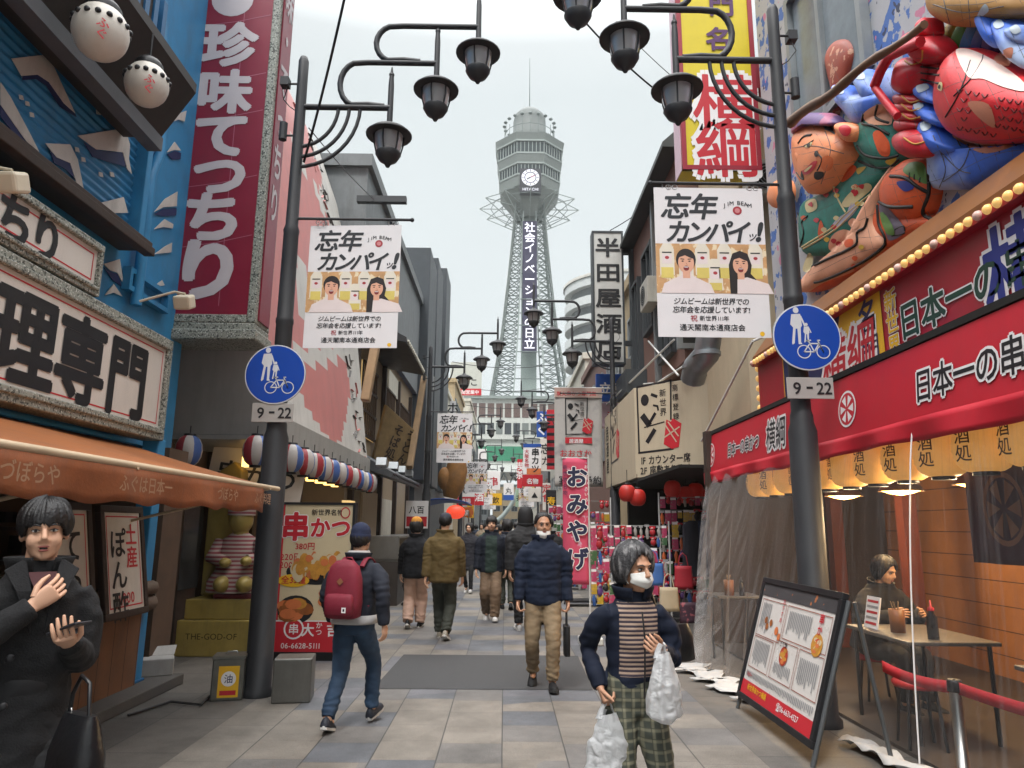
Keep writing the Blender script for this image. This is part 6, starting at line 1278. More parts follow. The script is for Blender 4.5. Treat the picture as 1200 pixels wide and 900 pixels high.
# ================================================================ street lamps
LG = bpy.data.materials.new('frosted_lamp_glass'); LG.use_nodes = True; b_ = LG.node_tree.nodes['Principled BSDF']; b_.inputs['Base Color'].default_value = (.33, .32, .32, 1); b_.inputs['Roughness'].default_value = .25; b_.inputs['Transmission Weight'].default_value = .25
def lamp_post(lab, x, y, side, ztop=6.72, grp='street lamp posts'):
    t = thing('lamp_post', lab, 'lamp post', (x, y, 0), 0 if side < 0 else pi, group=grp, world=False)
    m = MB(); m.lathe((0, 0, 0), [(.15, 0), (.15, .05), (.122, .08), (.122, 2.42), (.1, 2.5), (.098, 2.56), (.086, 2.6), (.084, 3.6), (.09, 3.62), (.09, 3.66), (.082, 3.68), (.078, 4.6), (.084, 4.64), (.066, 4.7), (.06, 5.6), (.056, 6.4), (.056, ztop - .06), (.04, ztop - .01), (.01, ztop)], POLE, 20); m.build('pole', t)
    m = MB(); z1, z2, z3 = 6.1, 6.66, 7.13
    m.tube([(0, 0, z1), (.99, 0, z1)], .034, POLE, 10)
    def hook(xs, za, zb, xe, r):
        c = (za + zb) / 2; h = (zb - za) / 2
        return [(xs + .30, 0, za), (xs + .12, 0, za + .02)] + [(xs - r * sin(k * pi / 10), 0, c - h * cos(k * pi / 10)) for k in range(1, 10)] + [(xs + .1, 0, zb), (xe, 0, zb)]
    m.tube(hook(.62, z1 + .02, z2, 1.49, .2), .032, POLE, 10); m.tube(hook(1.0, z2 + .02, z3, 1.95, .2), .032, POLE, 10)
    for zk, xk in ((5.62, .42), (5.5, .54), (5.38, .66)):
        m.tube([(xk * sin(k * pi / 20), 0, z1 - (z1 - zk) * cos(k * pi / 20)) for k in range(11)], .021, POLE, 8)
    m.build('arm', t)
    for i, (xl, za) in enumerate(((.99, z1), (1.49, z2), (1.95, z3))):
        m = MB(); m.tube([(xl, 0, za - .2), (xl, 0, za + .28), (xl, 0, za + .4)], [.032, .032, .024], POLE, 10); m.lathe((xl, 0, za + .4), [(.03, 0), (.03, .02), (.018, .03), (.008, .1), (.001, .11)], POLE, 10)
        m.lathe((xl, 0, za - .34), [(.25, 0), (.252, .012), (.2, .06), (.12, .1), (.06, .12), (.035, .16)], POLE, 24); m.lathe((xl, 0, za - .34), [(.25, 0), (.15, .004), (.01, .006)], POLE, 24); sh_ = m.build('lamp_shade', t)
        m = MB(); m.lathe((xl, 0, za - .34), [(.155, 0), (.145, -.1), (.118, -.21)], LG, 20); m.build('glass', sh_)
        m = MB(); 
        for k in range(6):
            a = k * pi / 3 + .3; m.tube([(xl + r_ * cos(a), r_ * sin(a), za - .34 + z_) for r_, z_ in ((.163, 0), (.158, -.1), (.128, -.22))], .009, POLE, 5)
        m.lathe((xl, 0, za - .56), [(.135, .02), (.14, 0), (.1, -.07), (.04, -.11), (.02, -.15), (.001, -.16)], POLE, 18); m.build('cage', sh_)
    zr = 4.78; m = MB(); m.tube([(0, 0, zr), (1.27, 0, zr)], .016, POLE, 8); m.ell((1.28, 0, zr), .024, POLE, 8, 5)
    for xk in (.28, .34, 1.05, 1.11): m.tube([(xk + .025 * cos(k * pi / 4), 0, zr - .04 + .025 * sin(k * pi / 4)) for k in range(9)], .004, STEEL, 4, caps=False)
    m.build('banner_rod', t)
    m = MB(); m.tube([(0, 0, 6.38), (-.15, 0, 6.38)], .012, POLE, 6); m.obox((-.18, -.02, 6.38), (.09, .1, .1), POLE); m.build('fixture', t); m = MB(); m.tube([(0, 0, 5.75), (-.17, 0, 5.75)], .012, POLE, 6); m.tube([(-.17, 0, 5.7), (-.17, 0, 5.9)], .045, POLE, 8); m.tube([(-.16, 0, 6.33), (-.2, .02, 6.2), (-.12, 0, 6.1), (-.05, 0, 6.05)], .006, BLACK, 5); m.build('fixture', t)
    return t
PL = [(-2.30, 7.12, -1), (2.63, 6.217, 1), (-2.2, 20.2, -1), (2.63, 17.1, 1), (-2.2, 36, -1), (2.6, 29.3, 1), (-2.2, 50, -1), (2.6, 42, 1), (-2.2, 66, -1), (2.6, 56, 1), (2.6, 72, 1)]
PLAB = ['street lamp with three lanterns standing between the oil tin and the steel block', 'street lamp with three lanterns rising behind the menu board by the red canvas', 'street lamp beside the blue tarpaulin stall', 'street lamp in front of the white liquor shop sign', 'third street lamp along the blue restaurant side', 'third street lamp along the red restaurant side, behind the pub cloth banner',
        'fourth street lamp along the blue restaurant side', 'fourth street lamp along the red restaurant side', 'fifth street lamp along the blue restaurant side, near the tower', 'fifth street lamp along the red restaurant side, near the tower', 'last street lamp along the red restaurant side before the tower arch']
lp = None
for (x, y, sd), lab in zip(PL, PLAB):
    if lp is None: lp = lamp_post(lab, x, y, sd)
    else: dup(lp, (x, y, 0), 0 if sd < 0 else pi, lab)
# ---------------------------------------------------------------- printed banners hung from the lamp posts
BSH = mat('banner_white', 'd2cfd0', .5, var=.03, bump=.1, bscale=3); PBG = mat('print_amber', 'b98f62', .5, var=.25, scale=9, hook=blotch(12, 'd8c7a6', .55, .6)); PYL = mat('print_lemon', 'c8b560', .5, var=.15); PLB = mat('print_bottle', 'd2cbbb', .5, var=.1); PSH = mat('print_shirt', 'd3c6c4', .5, var=.06); PHR = mat('print_hair', '221a1a', .5); PMO = mat('print_mouth', '7a2a2c', .5); INK = mat('banner_ink', '26282c', .5, var=.03)
def banner(lab, W=1.0, H=1.42, grp='printed banners hung from the lamp posts'):
    t = thing('hanging_banner', lab, 'banner', (0, 0, 0), world=False, group=grp); f = facing(-W / 2, 0, -H)
    m = MB(); f.box(m, 0, W, 0, H, -.003, 0, BSH); m.build('sheet', t)
    m = MB(); f.text(m, '忘年', .05 * W, .80 * H, .265 * W, INK, off=.032, c=.002, shear=.22, adv=.95); f.text(m, 'カンパイ', .08 * W, .635 * H, .235 * W, INK, off=.032, c=.002, shear=.22, adv=.78)
    f.text(m, 'ッ', .83 * W, .645 * H, .1 * W, INK, off=.02, c=.002, shear=.2); f.text(m, '!', .9 * W, .64 * H, .25 * W, INK, off=.05, c=.002, shear=.22)
    for i, ch in enumerate('JIM BEAM'):
        k = (i - 3.5) / 3.5; f.text(m, ch, .76 * W + k * .115 * W, .885 * H - .018 * H * k * k, .055 * W, INK, off=.02, c=.002, center=True)
    f.disc(m, .76 * W, .845 * H, .042 * W, .042 * W, .002, mat('seal_red', '9a3038', .5), 14); f.disc(m, .76 * W, .845 * H, .024 * W, .024 * W, .0025, mat('seal_pink', 'c07a7c', .5), 12)
    f.text(m, 'ジムビームは新世界での', .14 * W, .215 * H, .066 * W, INK, off=.02, c=.002, shear=.15, adv=.93); f.text(m, '忘年会を応援しています!', .13 * W, .160 * H, .066 * W, INK, off=.02, c=.002, shear=.15, adv=.93)
    f.text(m, '祝', .29 * W, .105 * H, .062 * W, mat('seal_red'), off=.02, c=.002); f.text(m, '新世界111年', .37 * W, .108 * H, .052 * W, INK, off=.015, c=.002); f.text(m, '通天閣南本通商店会', .19 * W, .045 * H, .066 * W, INK, off=.02, c=.002, adv=.98)
    f.disc(m, .92 * W, .025 * H, .022 * W, .022 * W, .002, GOLD, 12); m.build('lettering', t)
    m = MB(); y0, y1 = .285, .615
    f.quad(m, 0, W, y0 * H, y1 * H, .001, PBG)
    rnd = random.Random(3)
    for i, a in enumerate((.1, .27, .42, .53, .62, .75, .9)):
        b0 = y0 + (.02 if i % 2 else .12); bw = .065
        f.poly(m, [((a - bw) * W, b0 * H), ((a + bw) * W, b0 * H), ((a + bw) * W, (b0 + .17) * H), ((a + bw * .5) * W, (b0 + .21) * H), ((a - bw * .5) * W, (b0 + .21) * H), ((a - bw) * W, (b0 + .17) * H)], .0015 + i * .0001, PLB)
        f.quad(m, (a - bw * .85) * W, (a + bw * .85) * W, (b0 - .02) * H if b0 > y0 + .05 else b0 * H, (b0 + .05) * H, .0023, PYL); f.quad(m, (a - bw * .7) * W, (a + bw * .7) * W, (b0 + .075) * H, (b0 + .14) * H, .0023, PSH)
        f.disc(m, a * W, (b0 + .115) * H, .02 * W, .016 * W, .0027, mat('seal_red'), 10); f.line(m, [((a - .04) * W, (b0 + .15) * H), ((a + .04) * W, (b0 + .15) * H)], .012 * W, .0027, INK)
    def prsn(a, b, s, woman):
        if woman: f.poly(m, [(a - .15 * s, y0 * H), (a - .155 * s, b + .0), (a - .1 * s, b + .16 * s), (a, b + .2 * s), (a + .1 * s, b + .16 * s), (a + .15 * s, b), (a + .13 * s, b - .12 * s), (a + .2 * s, b - .2 * s), (a + .14 * s, y0 * H)], .003, PHR)
        sh = [(a - .32 * s, y0 * H), (a - .28 * s, b - .27 * s), (a - .08 * s, b - .17 * s), (a + .08 * s, b - .17 * s), (a + .3 * s, b - .28 * s), (a + .34 * s, y0 * H)]
        if woman: sh = [(a - .06 * s, y0 * H), (a - .05 * s, b - .2 * s), (a + .08 * s, b - .17 * s), (a + .36 * s, b - .26 * s), (a + .42 * s, y0 * H)]
        f.poly(m, sh, .0033, PSH); f.quad(m, a - .045 * s, a + .045 * s, b - .2 * s, b - .05 * s, .0036, SKINP)
        if not woman: f.disc(m, a, b + .045 * s, .125 * s, .145 * s, .0036, PHR, 20)
        f.disc(m, a, b, .1 * s, .135 * s, .004, SKINP, 22)
        f.poly(m, [(a - .105 * s, b + .04 * s), (a - .08 * s, b + .075 * s), (a - .01 * s, b + .1 * s), (a + .05 * s, b + .07 * s), (a + .105 * s, b + .05 * s), (a + .09 * s, b + .13 * s), (a, b + .165 * s), (a - .09 * s, b + .13 * s)], .0043, PHR)
        for k in (-1, 1):
            f.line(m, [(a + k * .065 * s, b + .052 * s), (a + k * .025 * s, b + .048 * s)], .012 * s, .0046, PHR); f.disc(m, a + k * .043 * s, b + .022 * s, .015 * s, .009 * s, .0046, PHR, 10)
        f.line(m, [(a, b), (a + .012 * s, b - .025 * s)], .006 * s, .0046, mat('print_skin_dark', 'a87058', .5)); f.disc(m, a, b - .07 * s, .036 * s, .034 * s, .0046, PMO, 14); f.poly(m, [(a - .028 * s, b - .05 * s), (a + .028 * s, b - .05 * s), (a + .022 * s, b - .06 * s), (a - .022 * s, b - .06 * s)], .005, WHITE)
    prsn(.27 * W, .485 * H, .72 * W, False); prsn(.76 * W, .475 * H, .68 * W, True); m.build('picture', t)
    m = MB()
    for a in (.08, .14, .86, .92): m.tube([f.p(a * W, H - .01, 0), f.p(a * W, H + .045, 0)], .004, STEEL, 4)
    m.build('hook', t)
    return t
BZ = 4.735
bn = banner('printed banner with two smiling faces on the lamp post by the oil tin'); bn.location = (-1.615, 7.12, 4.71); bn.rotation_euler.z = R(-3); bn.scale = (.98, 1, .95)
for x, y, lab, s in ((1.895, 6.217, 'printed banner with two smiling faces in front of the tall yellow sign', 1.03), (-1.45, 20.2, 'printed banner with two faces above the blue tarpaulin stall', 1.0), (-1.45, 36, 'printed banner with two faces behind the one above the blue stall', 1.1), (-1.45, 50, 'far printed banner on the fourth lamp along the blue restaurant side', 1.2),
                     (1.6, 42, 'far printed banner on the fourth lamp along the red restaurant side', 1.0), (1.7, 56, 'small far banner on the fifth lamp along the red restaurant side', 1.2), (-1.4, 66, 'small far banner on the fifth lamp along the blue restaurant side', 1.2)):
    b = dup(bn, (x, y, 4.735), 0, lab); b.scale = (s, 1, s)
# ---------------------------------------------------------------- pedestrian and bicycle signs
SB = mat('traffic_blue', '0d3f9a', .35, var=.04, dirt=.06); SWT = mat('traffic_white', 'c4c6ca', .4, var=.03, dirt=.1)
def road_sign(lab, x, y, z, zp):
    t = thing('road_sign', lab, 'road sign', (x, y - .13, z), group=None); f = facing(x, y - .13, z)
    m = MB(); m.lathe(f.p(0, 0, 0), [(.01, 0), (.305, 0), (.305, .006), (.01, .006)], GALV, 40, RX(90)); f.disc(m, 0, 0, .303, .303, .012, SWT, 44); f.disc(m, 0, 0, .292, .292, .014, SB, 44); m.tube([f.p(0, .12, -.13), f.p(0, .12, 0)], .02, STEEL, 6); m.lathe((x, y, z + .12), [(.1, -.03), (.1, .03), (.09, .03)], STEEL, 16); m.build('disc', t)
    m = MB(); c = .016
    def fig(a, b, s):
        f.disc(m, a, b + .17 * s, .027 * s, .03 * s, c, SWT, 14); f.poly(m, [(a - .045 * s, b + .13 * s), (a + .04 * s, b + .135 * s), (a + .05 * s, b + .02 * s), (a + .036 * s, b), (a + .03 * s, b - .14 * s), (a + .042 * s, b - .16 * s), (a + .006 * s, b - .16 * s), (a + .004 * s, b - .01 * s), (a - .012 * s, b - .01 * s), (a - .03 * s, b - .15 * s), (a - .05 * s, b - .165 * s), (a - .055 * s, b - .15 * s), (a - .035 * s, b), (a - .06 * s, b + .03 * s)], c, SWT)
        f.line(m, [(a + .04 * s, b + .11 * s), (a + .075 * s, b + .02 * s)], .017 * s, c + .001, SWT)
    fig(-.085, .085, .95); fig(.0, .03, .5)
    for a in (-.035, .135): f.disc(m, a, -.135, .062, .062, c, SWT, 24, r0=.86)
    for q in ([(-.035, -.135), (.02, -.06), (.1, -.06), (.135, -.135)], [(.02, -.06), (.055, -.135), (.1, -.06)], [(-.035, -.135), (.055, -.135)], [(.135, -.135), (.09, -.03), (.11, -.03)], [(.02, -.06), (.01, -.035), (-.01, -.035), (.03, -.03)]): f.line(m, q, .011, c + .001, SWT)
    m.build('symbol', t)
    g = facing(x, y - .13, zp); m = MB(); g.box(m, -.205, .205, -.095, .095, -.006, .006, mat('plate_grey', '9d9a96', .45, var=.05, dirt=.1)); pl_ = m.build('time_plate', t, bevel=.003)
    m = MB(); g.text(m, '9', -.155, -.055, .15, BLACK, off=.02, c=.009); g.box(m, -.035, .02, -.008, .012, .007, .009, BLACK); g.text(m, '22', .05, -.055, .15, BLACK, off=.02, c=.009, adv=.92, sx=.95); m.build('lettering', pl_)
road_sign('round blue pedestrian and bicycle sign on the lamp post by the oil tin', -2.31, 7.12, 3.047, 2.66); road_sign('round blue pedestrian and bicycle sign in front of the red canvas', 2.67, 6.217, 3.246, 2.786)
# ---------------------------------------------------------------- overhead cables
def cable(lab, a, b, sag, r=.012):
    k = 20; m = MB(); m.tube([a.lerp(b, i / k) - V((0, 0, sag * 4 * (i / k) * (1 - i / k))) for i in range(k + 1)], r, BLACK, 5); tag(m.build('cable'), lab, 'cable')
cable('black cable rising from the lamp post by the oil tin', at(356, 190, Y=7.12), at(412, -40, Y=6.0), .12, .014)
cable('black cable slanting down to the tall yellow sign', at(640, -30, Y=8.5), at(796, 125, Y=9.7), .18, .014); cable('thin cable reaching the yellow sign behind the street lanterns', at(722, 25, Y=12), at(800, 100, Y=10), .05, .009)
cable('thin cable over the grey concrete block', at(362, 150, Y=8), at(440, 235, Y=15.5), .05, .008); cable('thin cable from the liquor shop sign to the brown building', at(715, 270, Y=17.5), at(780, 225, Y=15), .05, .012)
for i, (y, z) in enumerate(((58, 15), (64, 12.5), (74, 16))): cable(['nearest', 'middle', 'farthest'][i] + ' thin cable across the street below the tower', V((-4.5, y, z)), V((5, y + 2, z + .5)), .5, .03)
t = MB().box(at(418, 230, Y=15).x, at(476, 230, Y=15).x, 15, 15.15, at(440, 236, Y=15).z, at(440, 229, Y=15).z, mat('dark_frame')).build('steel_bracket'); tag(t, 'dark steel bracket sticking out from the grey concrete block', 'bracket')
# ================================================================ people
TS = bpy.data.scenes.new('mesh_work')
def fuse(mb, vox, sm=2, fac=.5):
    """one continuous skin grown over overlapping limbs"""
    me = bpy.data.meshes.new('t'); me.from_pydata([tuple(v) for v in mb.v], [], mb.f); o = bpy.data.objects.new('t', me); TS.collection.objects.link(o)
    r = o.modifiers.new('r', 'REMESH'); r.mode = 'VOXEL'; r.voxel_size = vox
    if sm: s = o.modifiers.new('s', 'SMOOTH'); s.iterations = sm; s.factor = fac
    with bpy.context.temp_override(scene=TS, view_layer=TS.view_layers[0]): dg = bpy.context.evaluated_depsgraph_get()
    dg.update(); e = o.evaluated_get(dg); m2 = e.to_mesh(); m2.update()
    vs = [v.co.copy() for v in m2.vertices]; ns = [v.normal.copy() for v in m2.vertices]; fs = [tuple(p.vertices) for p in m2.polygons]
    e.to_mesh_clear(); bpy.data.objects.remove(o); bpy.data.meshes.remove(me)
    return vs, ns, fs
def ring(c, rx, ry, n=22, e=.85, tilt=None):
    q = []
    for j in range(n):
        a = 2 * pi * j / n; x, y = cos(a), sin(a)
        p = V((rx * math.copysign(abs(x) ** e, x), ry * math.copysign(abs(y) ** e, y), 0)); q.append(V(c) + (tilt @ p if tilt else p))
    return q
def ik(a, b, l1, l2, pole):
    d = b - a; L_ = min(d.length, (l1 + l2) * .999); dn = d.normalized(); x = (l1 * l1 - l2 * l2 + L_ * L_) / (2 * L_)
    h = sqrt(max(0, l1 * l1 - x * x)); p = (pole - dn * pole.dot(dn)).normalized()
    return a + dn * x + p * h, a + dn * L_
def spline(pts, rs, k=4):
    P = []; RR = []; n = len(pts)
    for i in range(n - 1):
        p0, p1, p2, p3 = pts[max(i - 1, 0)], pts[i], pts[i + 1], pts[min(i + 2, n - 1)]
        for j in range(k):
            t = j / k; P.append(.5 * ((2 * p1) + (p2 - p0) * t + (2 * p0 - 5 * p1 + 4 * p2 - p3) * t * t + (3 * p1 - p0 - 3 * p2 + p3) * t ** 3)); RR.append(rs[i] + (rs[i + 1] - rs[i]) * t)
    return P + [pts[-1]], RR + [rs[-1]]
SKIN = mat('skin', 'c49a80', .55, var=.06, scale=20, spec=.35); SKIN2 = mat('older_skin', 'ab8066', .55, var=.1, scale=24); LIPS = mat('lips', '8a4c44', .45); EYEW = mat('eye_white', 'b9b4ae', .3); EYED = mat('eye_dark', '171312', .2)
HAIRB = mat('black_hair', '141213', .5, var=.4, scale=30, bump=.5, bscale=90); HAIRG = mat('grey_hair', '2e2d2f', .6, var=.45, scale=40, hook=blotch(30, '7a7878', .52, .68, 3, (1, 1, .3)), bump=.6, bscale=90)
SOLE = mat('white_sole', 'b4b2ae', .5); KNIT = lambda n, c, **k: mat(n, c, .85, var=.15, scale=20, bump=.35, bscale=140, **k)
def hand(mb_palm, mb_f, w, d, n, side, s, curl, m):
    d = d.normalized(); n = (n - d * n.dot(d)).normalized(); t = d.cross(n) * side
    rt = M((t, n, d)).transposed()
    mb_palm.loft([ring(w + d * z * s, a * s, b * s, 12, .8, rt) for z, a, b in ((-.03, .026, .021), (0, .028, .019), (.04, .037, .017), (.075, .041, .015), (.095, .038, .012))], m)
    for i, ln in enumerate((.072, .08, .074, .058)):
        p = w + (d * .085 + t * (.029 - i * .0195)) * s; pts = [p]; a = curl[0] * .5 + i * .05
        for k, f in enumerate((.42, .32, .26)):
            a += curl[min(k, len(curl) - 1)]; dd = d * cos(a) + n * sin(a) + t * (.06 - i * .045); p = p + dd.normalized() * ln * f * s * 1.15; pts.append(p)
        mb_f.tube(pts, [.0092 * s, .0088 * s, .0078 * s, .0058 * s], m, 8); mb_f.ell(pts[-1], .0062 * s, m, 8, 5)
    p = w + (d * .025 + t * .026) * s; q = p + (d * .03 + t * .024 + n * .01) * s; r_ = q + (d * .03 + t * .006 + n * .018) * s; e_ = r_ + (d * .024 - t * .002 + n * .014) * s
    mb_f.tube([p, q, r_, e_], [.014 * s, .0115 * s, .01 * s, .0065 * s], m, 8); mb_f.ell(e_, .0068 * s, m, 8, 5)
    return w + d * .08 * s + n * .018 * s
def hairshell(kind, T, s, m, parent, seed=0):
    rnd = random.Random(seed); nu, nv = 120, 20; off = rnd.uniform(0, 50)
    def low(az):                                           # how far down the hair goes; az 0 = face
        a = abs(az); 
        tab = {'short': ((0, 38), (.7, 30), (1.05, 0), (1.5, -14), (2.0, -30), (pi, -46)), 'fringe': ((0, 8), (.5, 6), (.85, -2), (1.2, -22), (1.7, -16), (2.2, -38), (pi, -48)), 'bob': ((0, 40), (.55, 30), (.9, -5), (1.2, -48), (2, -62), (pi, -68)), 'long': ((0, 30), (.6, 14), (.9, -20), (1.2, -60), (2, -74), (pi, -78)), 'receding': ((0, 50), (.5, 46), (.9, 30), (1.15, 2), (1.5, -10), (2.0, -28), (pi, -44))}[kind]
        for (a0, e0), (a1, e1) in zip(tab, tab[1:]):
            if a <= a1: return e0 + (e1 - e0) * (a - a0) / (a1 - a0)
        return tab[-1][1]
    th = {'short': .016, 'fringe': .024, 'bob': .03, 'long': .028, 'receding': .012}[kind]
    mb = MB(); rows = []
    for shell in (1, 0):
        for j in range(nv + 1):
            r_ = []
            for i in range(nu):
                az = -pi + 2 * pi * i / nu; jag = 8 * NZ.noise(V((az * 6, off, 0))) + 8 * NZ.noise(V((az * 19, off, 3)))
                e0 = low(az) + jag; el = R(90 + (e0 - 90) * j / nv)
                d = V((sin(az) * cos(el), cos(az) * cos(el), sin(el)))
                base = V((d.x * .082, d.y * .1 - .01, d.z * .098 + .022))
                g = 1 + .35 * NZ.noise(V((az * 7, el * 1.2, off))) + .3 * NZ.noise(V((az * 17, el * 1.0, off))) + .3 * NZ.noise(V((az * 41, el * .8, off)))
                t = th * g * (1 - .55 * (j / nv) ** 3) if shell else -.006
                if kind in ('bob', 'long') and el < 0: base.x *= 1 + .25 * sin(-el); base.z *= 1 + (.35 if kind == 'bob' else .9) * sin(-el)
                r_.append(T(base * s + d * t * s))
            rows.append(r_)
    a, b = rows[:nv + 1], rows[nv + 1:][::-1]
    mb.loft(a + b, m, caps=False); return mb.build('hair', parent)
def person(lab, loc, rz, H, feet, hands, top, leg, shoe, hair=('short', None), hat=None, lean=0, head=(0, 0, 0), vox=.012, seat=None, hs=1, skin=None, curl=(.25, .35, .3), palm=None, elbow=None, mask=None, female=False, detail=1, puff=1, flare=1, hem=.49, mouth=0, elder=False, glasses=False, group=None):
    t = thing('person', lab, 'person', loc, rz, world=False, group=group); s = H / 1.72; sk = skin or SKIN
    h = H; hx = .05 * h; hipz = .515 * h; an = []
    for (x, y, z, p) in feet: an.append(V((x, y, z + .045 * h + (.06 * h * sin(R(p)) if p > 0 else 0))))
    for k, sg in enumerate((-1, 1)):
        d = V((an[k].x - sg * hx, an[k].y, 0)).length; hipz = min(hipz, an[k].z + sqrt(max(.01, (.476 * h) ** 2 - d * d)))
    if seat: hipz = seat
    dz = hipz - .515 * h; hip0 = V((0, 0, hipz)); RL_ = M.Rotation(-R(lean), 3, 'X')
    def U(x, y, z): return hip0 + RL_ @ V((x * h, y * h, (z - .515) * h))       # upper body, fractions of the height
    sw = .103 if female else .112
    sho = [U(-sw, 0, .805), U(sw, 0, .805)]; el = []; wr = []
    for k in (0, 1):
        tgt = V(hands[k]); pole = V(elbow[k]) if elbow and elbow[k] else V(((-.5, .5)[k], -.8, -.3)); e_, w_ = ik(sho[k], tgt, .168 * h, .15 * h, pole); el.append(e_); wr.append(w_)
    hc = U(0, .012, .93); HR = M.Rotation(R(head[0]), 3, 'Z') @ M.Rotation(R(head[1]) - R(lean) * .3, 3, 'X') @ M.Rotation(R(head[2]), 3, 'Y')
    def T(v): return hc + HR @ V(v)
    # ---- the continuous body
    b = MB(); fb = MB(); q = s * hs
    def E(c, r): b.ell(T(V(c) * q), [a * q for a in r], sk, 20, 14, HR)
    E((0, -.012, .03), (.075, .095, .09)); E((0, .022, -.03), (.064, .068, .082)); E((0, .058, -.088), (.027, .025, .022)); E((0, .03, -.075), (.05, .05, .035))
    for x in (-1, 1): E((x * .034, .055, -.03), (.028, .03, .034)); E((x * .078, -.006, -.006), (.011, .021, .032)); E((x * .011, .095, -.03), (.011, .011, .009))
    b.tube([T(V(p) * q) for p in ((0, .088, .02), (0, .102, -.005), (0, .112, -.026))], [.009 * q, .011 * q, .014 * q], sk, 10); b.tube([T(V(p) * q) for p in ((-.048, .07, .03), (0, .088, .032), (.048, .07, .03))], .011 * q, sk, 8)
    E((0, .083, -.052), (.024, .014, .007)); E((0, .08, -.066), (.02, .013, .008))
    b.tube([T(V((0, -.02, -.04)) * q), U(0, 0, .86), U(0, -.006, .80)], [.058 * q, .056 * q, .07 * q], sk, 14)
    b.loft([ring(U(0, 0, z), rx * h, ry * h, 16) for z, rx, ry in ((.48, .075, .055), (.6, .07, .05), (.72, .07, .05), (.78, .068, .04), (.83, .04, .04))], sk)
    kn = []
    for k, sg in enumerate((-1, 1)):
        hj = hip0 + V((sg * hx, 0, -.01 * h)); kp = V((sg * .1, 1, 0)); k_, a_ = ik(hj, an[k], .245 * h, .235 * h, kp); kn.append(k_); an[k] = a_
        b.tube([hj + V((0, 0, .03)), k_, a_], [.045 * h, .032 * h, .022 * h], sk, 12); b.ell(a_ + V((0, .04, -.03)), (.03, .08, .025), sk)
        b.tube([sho[k].lerp(el[k], .12) + V(((1, -1)[k] * .015 * h, 0, -.01 * h)), el[k], wr[k]], [.024 * h, .021 * h, .0165 * h], sk, 12)
        dirn = wr[k] - el[k]; pn = V(palm[k]) if palm and palm[k] else V((-sg, .25, 0))
        cu = curl[k] if isinstance(curl[0], (tuple, list)) else curl
        wr[k] = (wr[k], hand(b, fb, wr[k], dirn, pn, sg, s * .98, cu, sk))
    vs, ns, fs = fuse(b, min(vox, .0065) if detail > 1 else vox * .8, 2); body = MB(); body.add(vs, fs, sk, True)
    if detail: nb = len(body.v); body.v += fb.v; body.f += [tuple(nb + i for i in f_) for f_ in fb.f]; body.m += [0] * len(fb.f); body.sm += [True] * len(fb.f)
    body.build('body', t)
    # ---- face
    if detail:
        for x in (-1, 1):
            m = MB(); m.ell(T(V((x * .031, .079, .009)) * q), [a * q for a in (.0135, .009, .0062)], EYEW, 12, 8, HR); m.ell(T(V((x * .031, .0855, .009)) * q), [a * q for a in (.0062, .004, .0058)], EYED, 10, 6, HR)
            m.tube([T(V(p) * q) for p in ((x * .016, .086, .011), (x * .031, .0895, .0165), (x * .046, .081, .012))], .0018 * q, EYED, 5); m.build('eye', t)
            m = MB(); m.tube([T(V(p) * q) for p in ((x * .014, .0935, .028), (x * .032, .0945, .034), (x * .052, .079, .028))], [.0032 * q, .0038 * q, .0018 * q], HAIRB if not elder else HAIRG, 6); m.build('eyebrow', t)
        if not mask or mask == 'chin':
            m = MB(); m.ell(T(V((0, .0925, -.053)) * q), [a * q for a in (.021, .006, .0045)], LIPS, 14, 6, HR); m.ell(T(V((0, .09, -.064 - mouth)) * q), [a * q for a in (.018, .007, .0052)], LIPS, 14, 6, HR)
            if mouth: m.ell(T(V((0, .09, -.058 - mouth * .5)) * q), [a * q for a in (.015, .006, .004 + mouth * .5)], EYED, 12, 6, HR)
            m.build('lips', t)
    if hair[1]: hairshell(hair[0], T, q, hair[1], t, int(loc[0] * 100) % 97)
    if mask:
        MK = mat('white_mask', 'c9c8c4', .7, var=.04, bump=.15, bscale=40); m = MB(); o_ = V((0, -.002, -.032)) if mask == 'face' else V((0, -.012, -.076))
        m.grid(lambda u, v: T((o_ + V((.075 * sin((u - .5) * 2.6), .02 + (.096 - .02 * abs(v - .42) * 2) * cos((u - .5) * 2.3), (v - .62) * .088 * (1 - .5 * abs(u - .5) * 2)))) * q), 16, 10, MK)
        for x in (-1, 1): m.tube([T((o_ + V((x * .07, .035, .01))) * q), T(V((x * .083, .0, .012)) * q), T(V((x * .082, -.02, -.005)) * q), T((o_ + V((x * .068, .035, -.035))) * q)], .0014, MK, 4)
        m.build('face_mask', t, thick=.002)
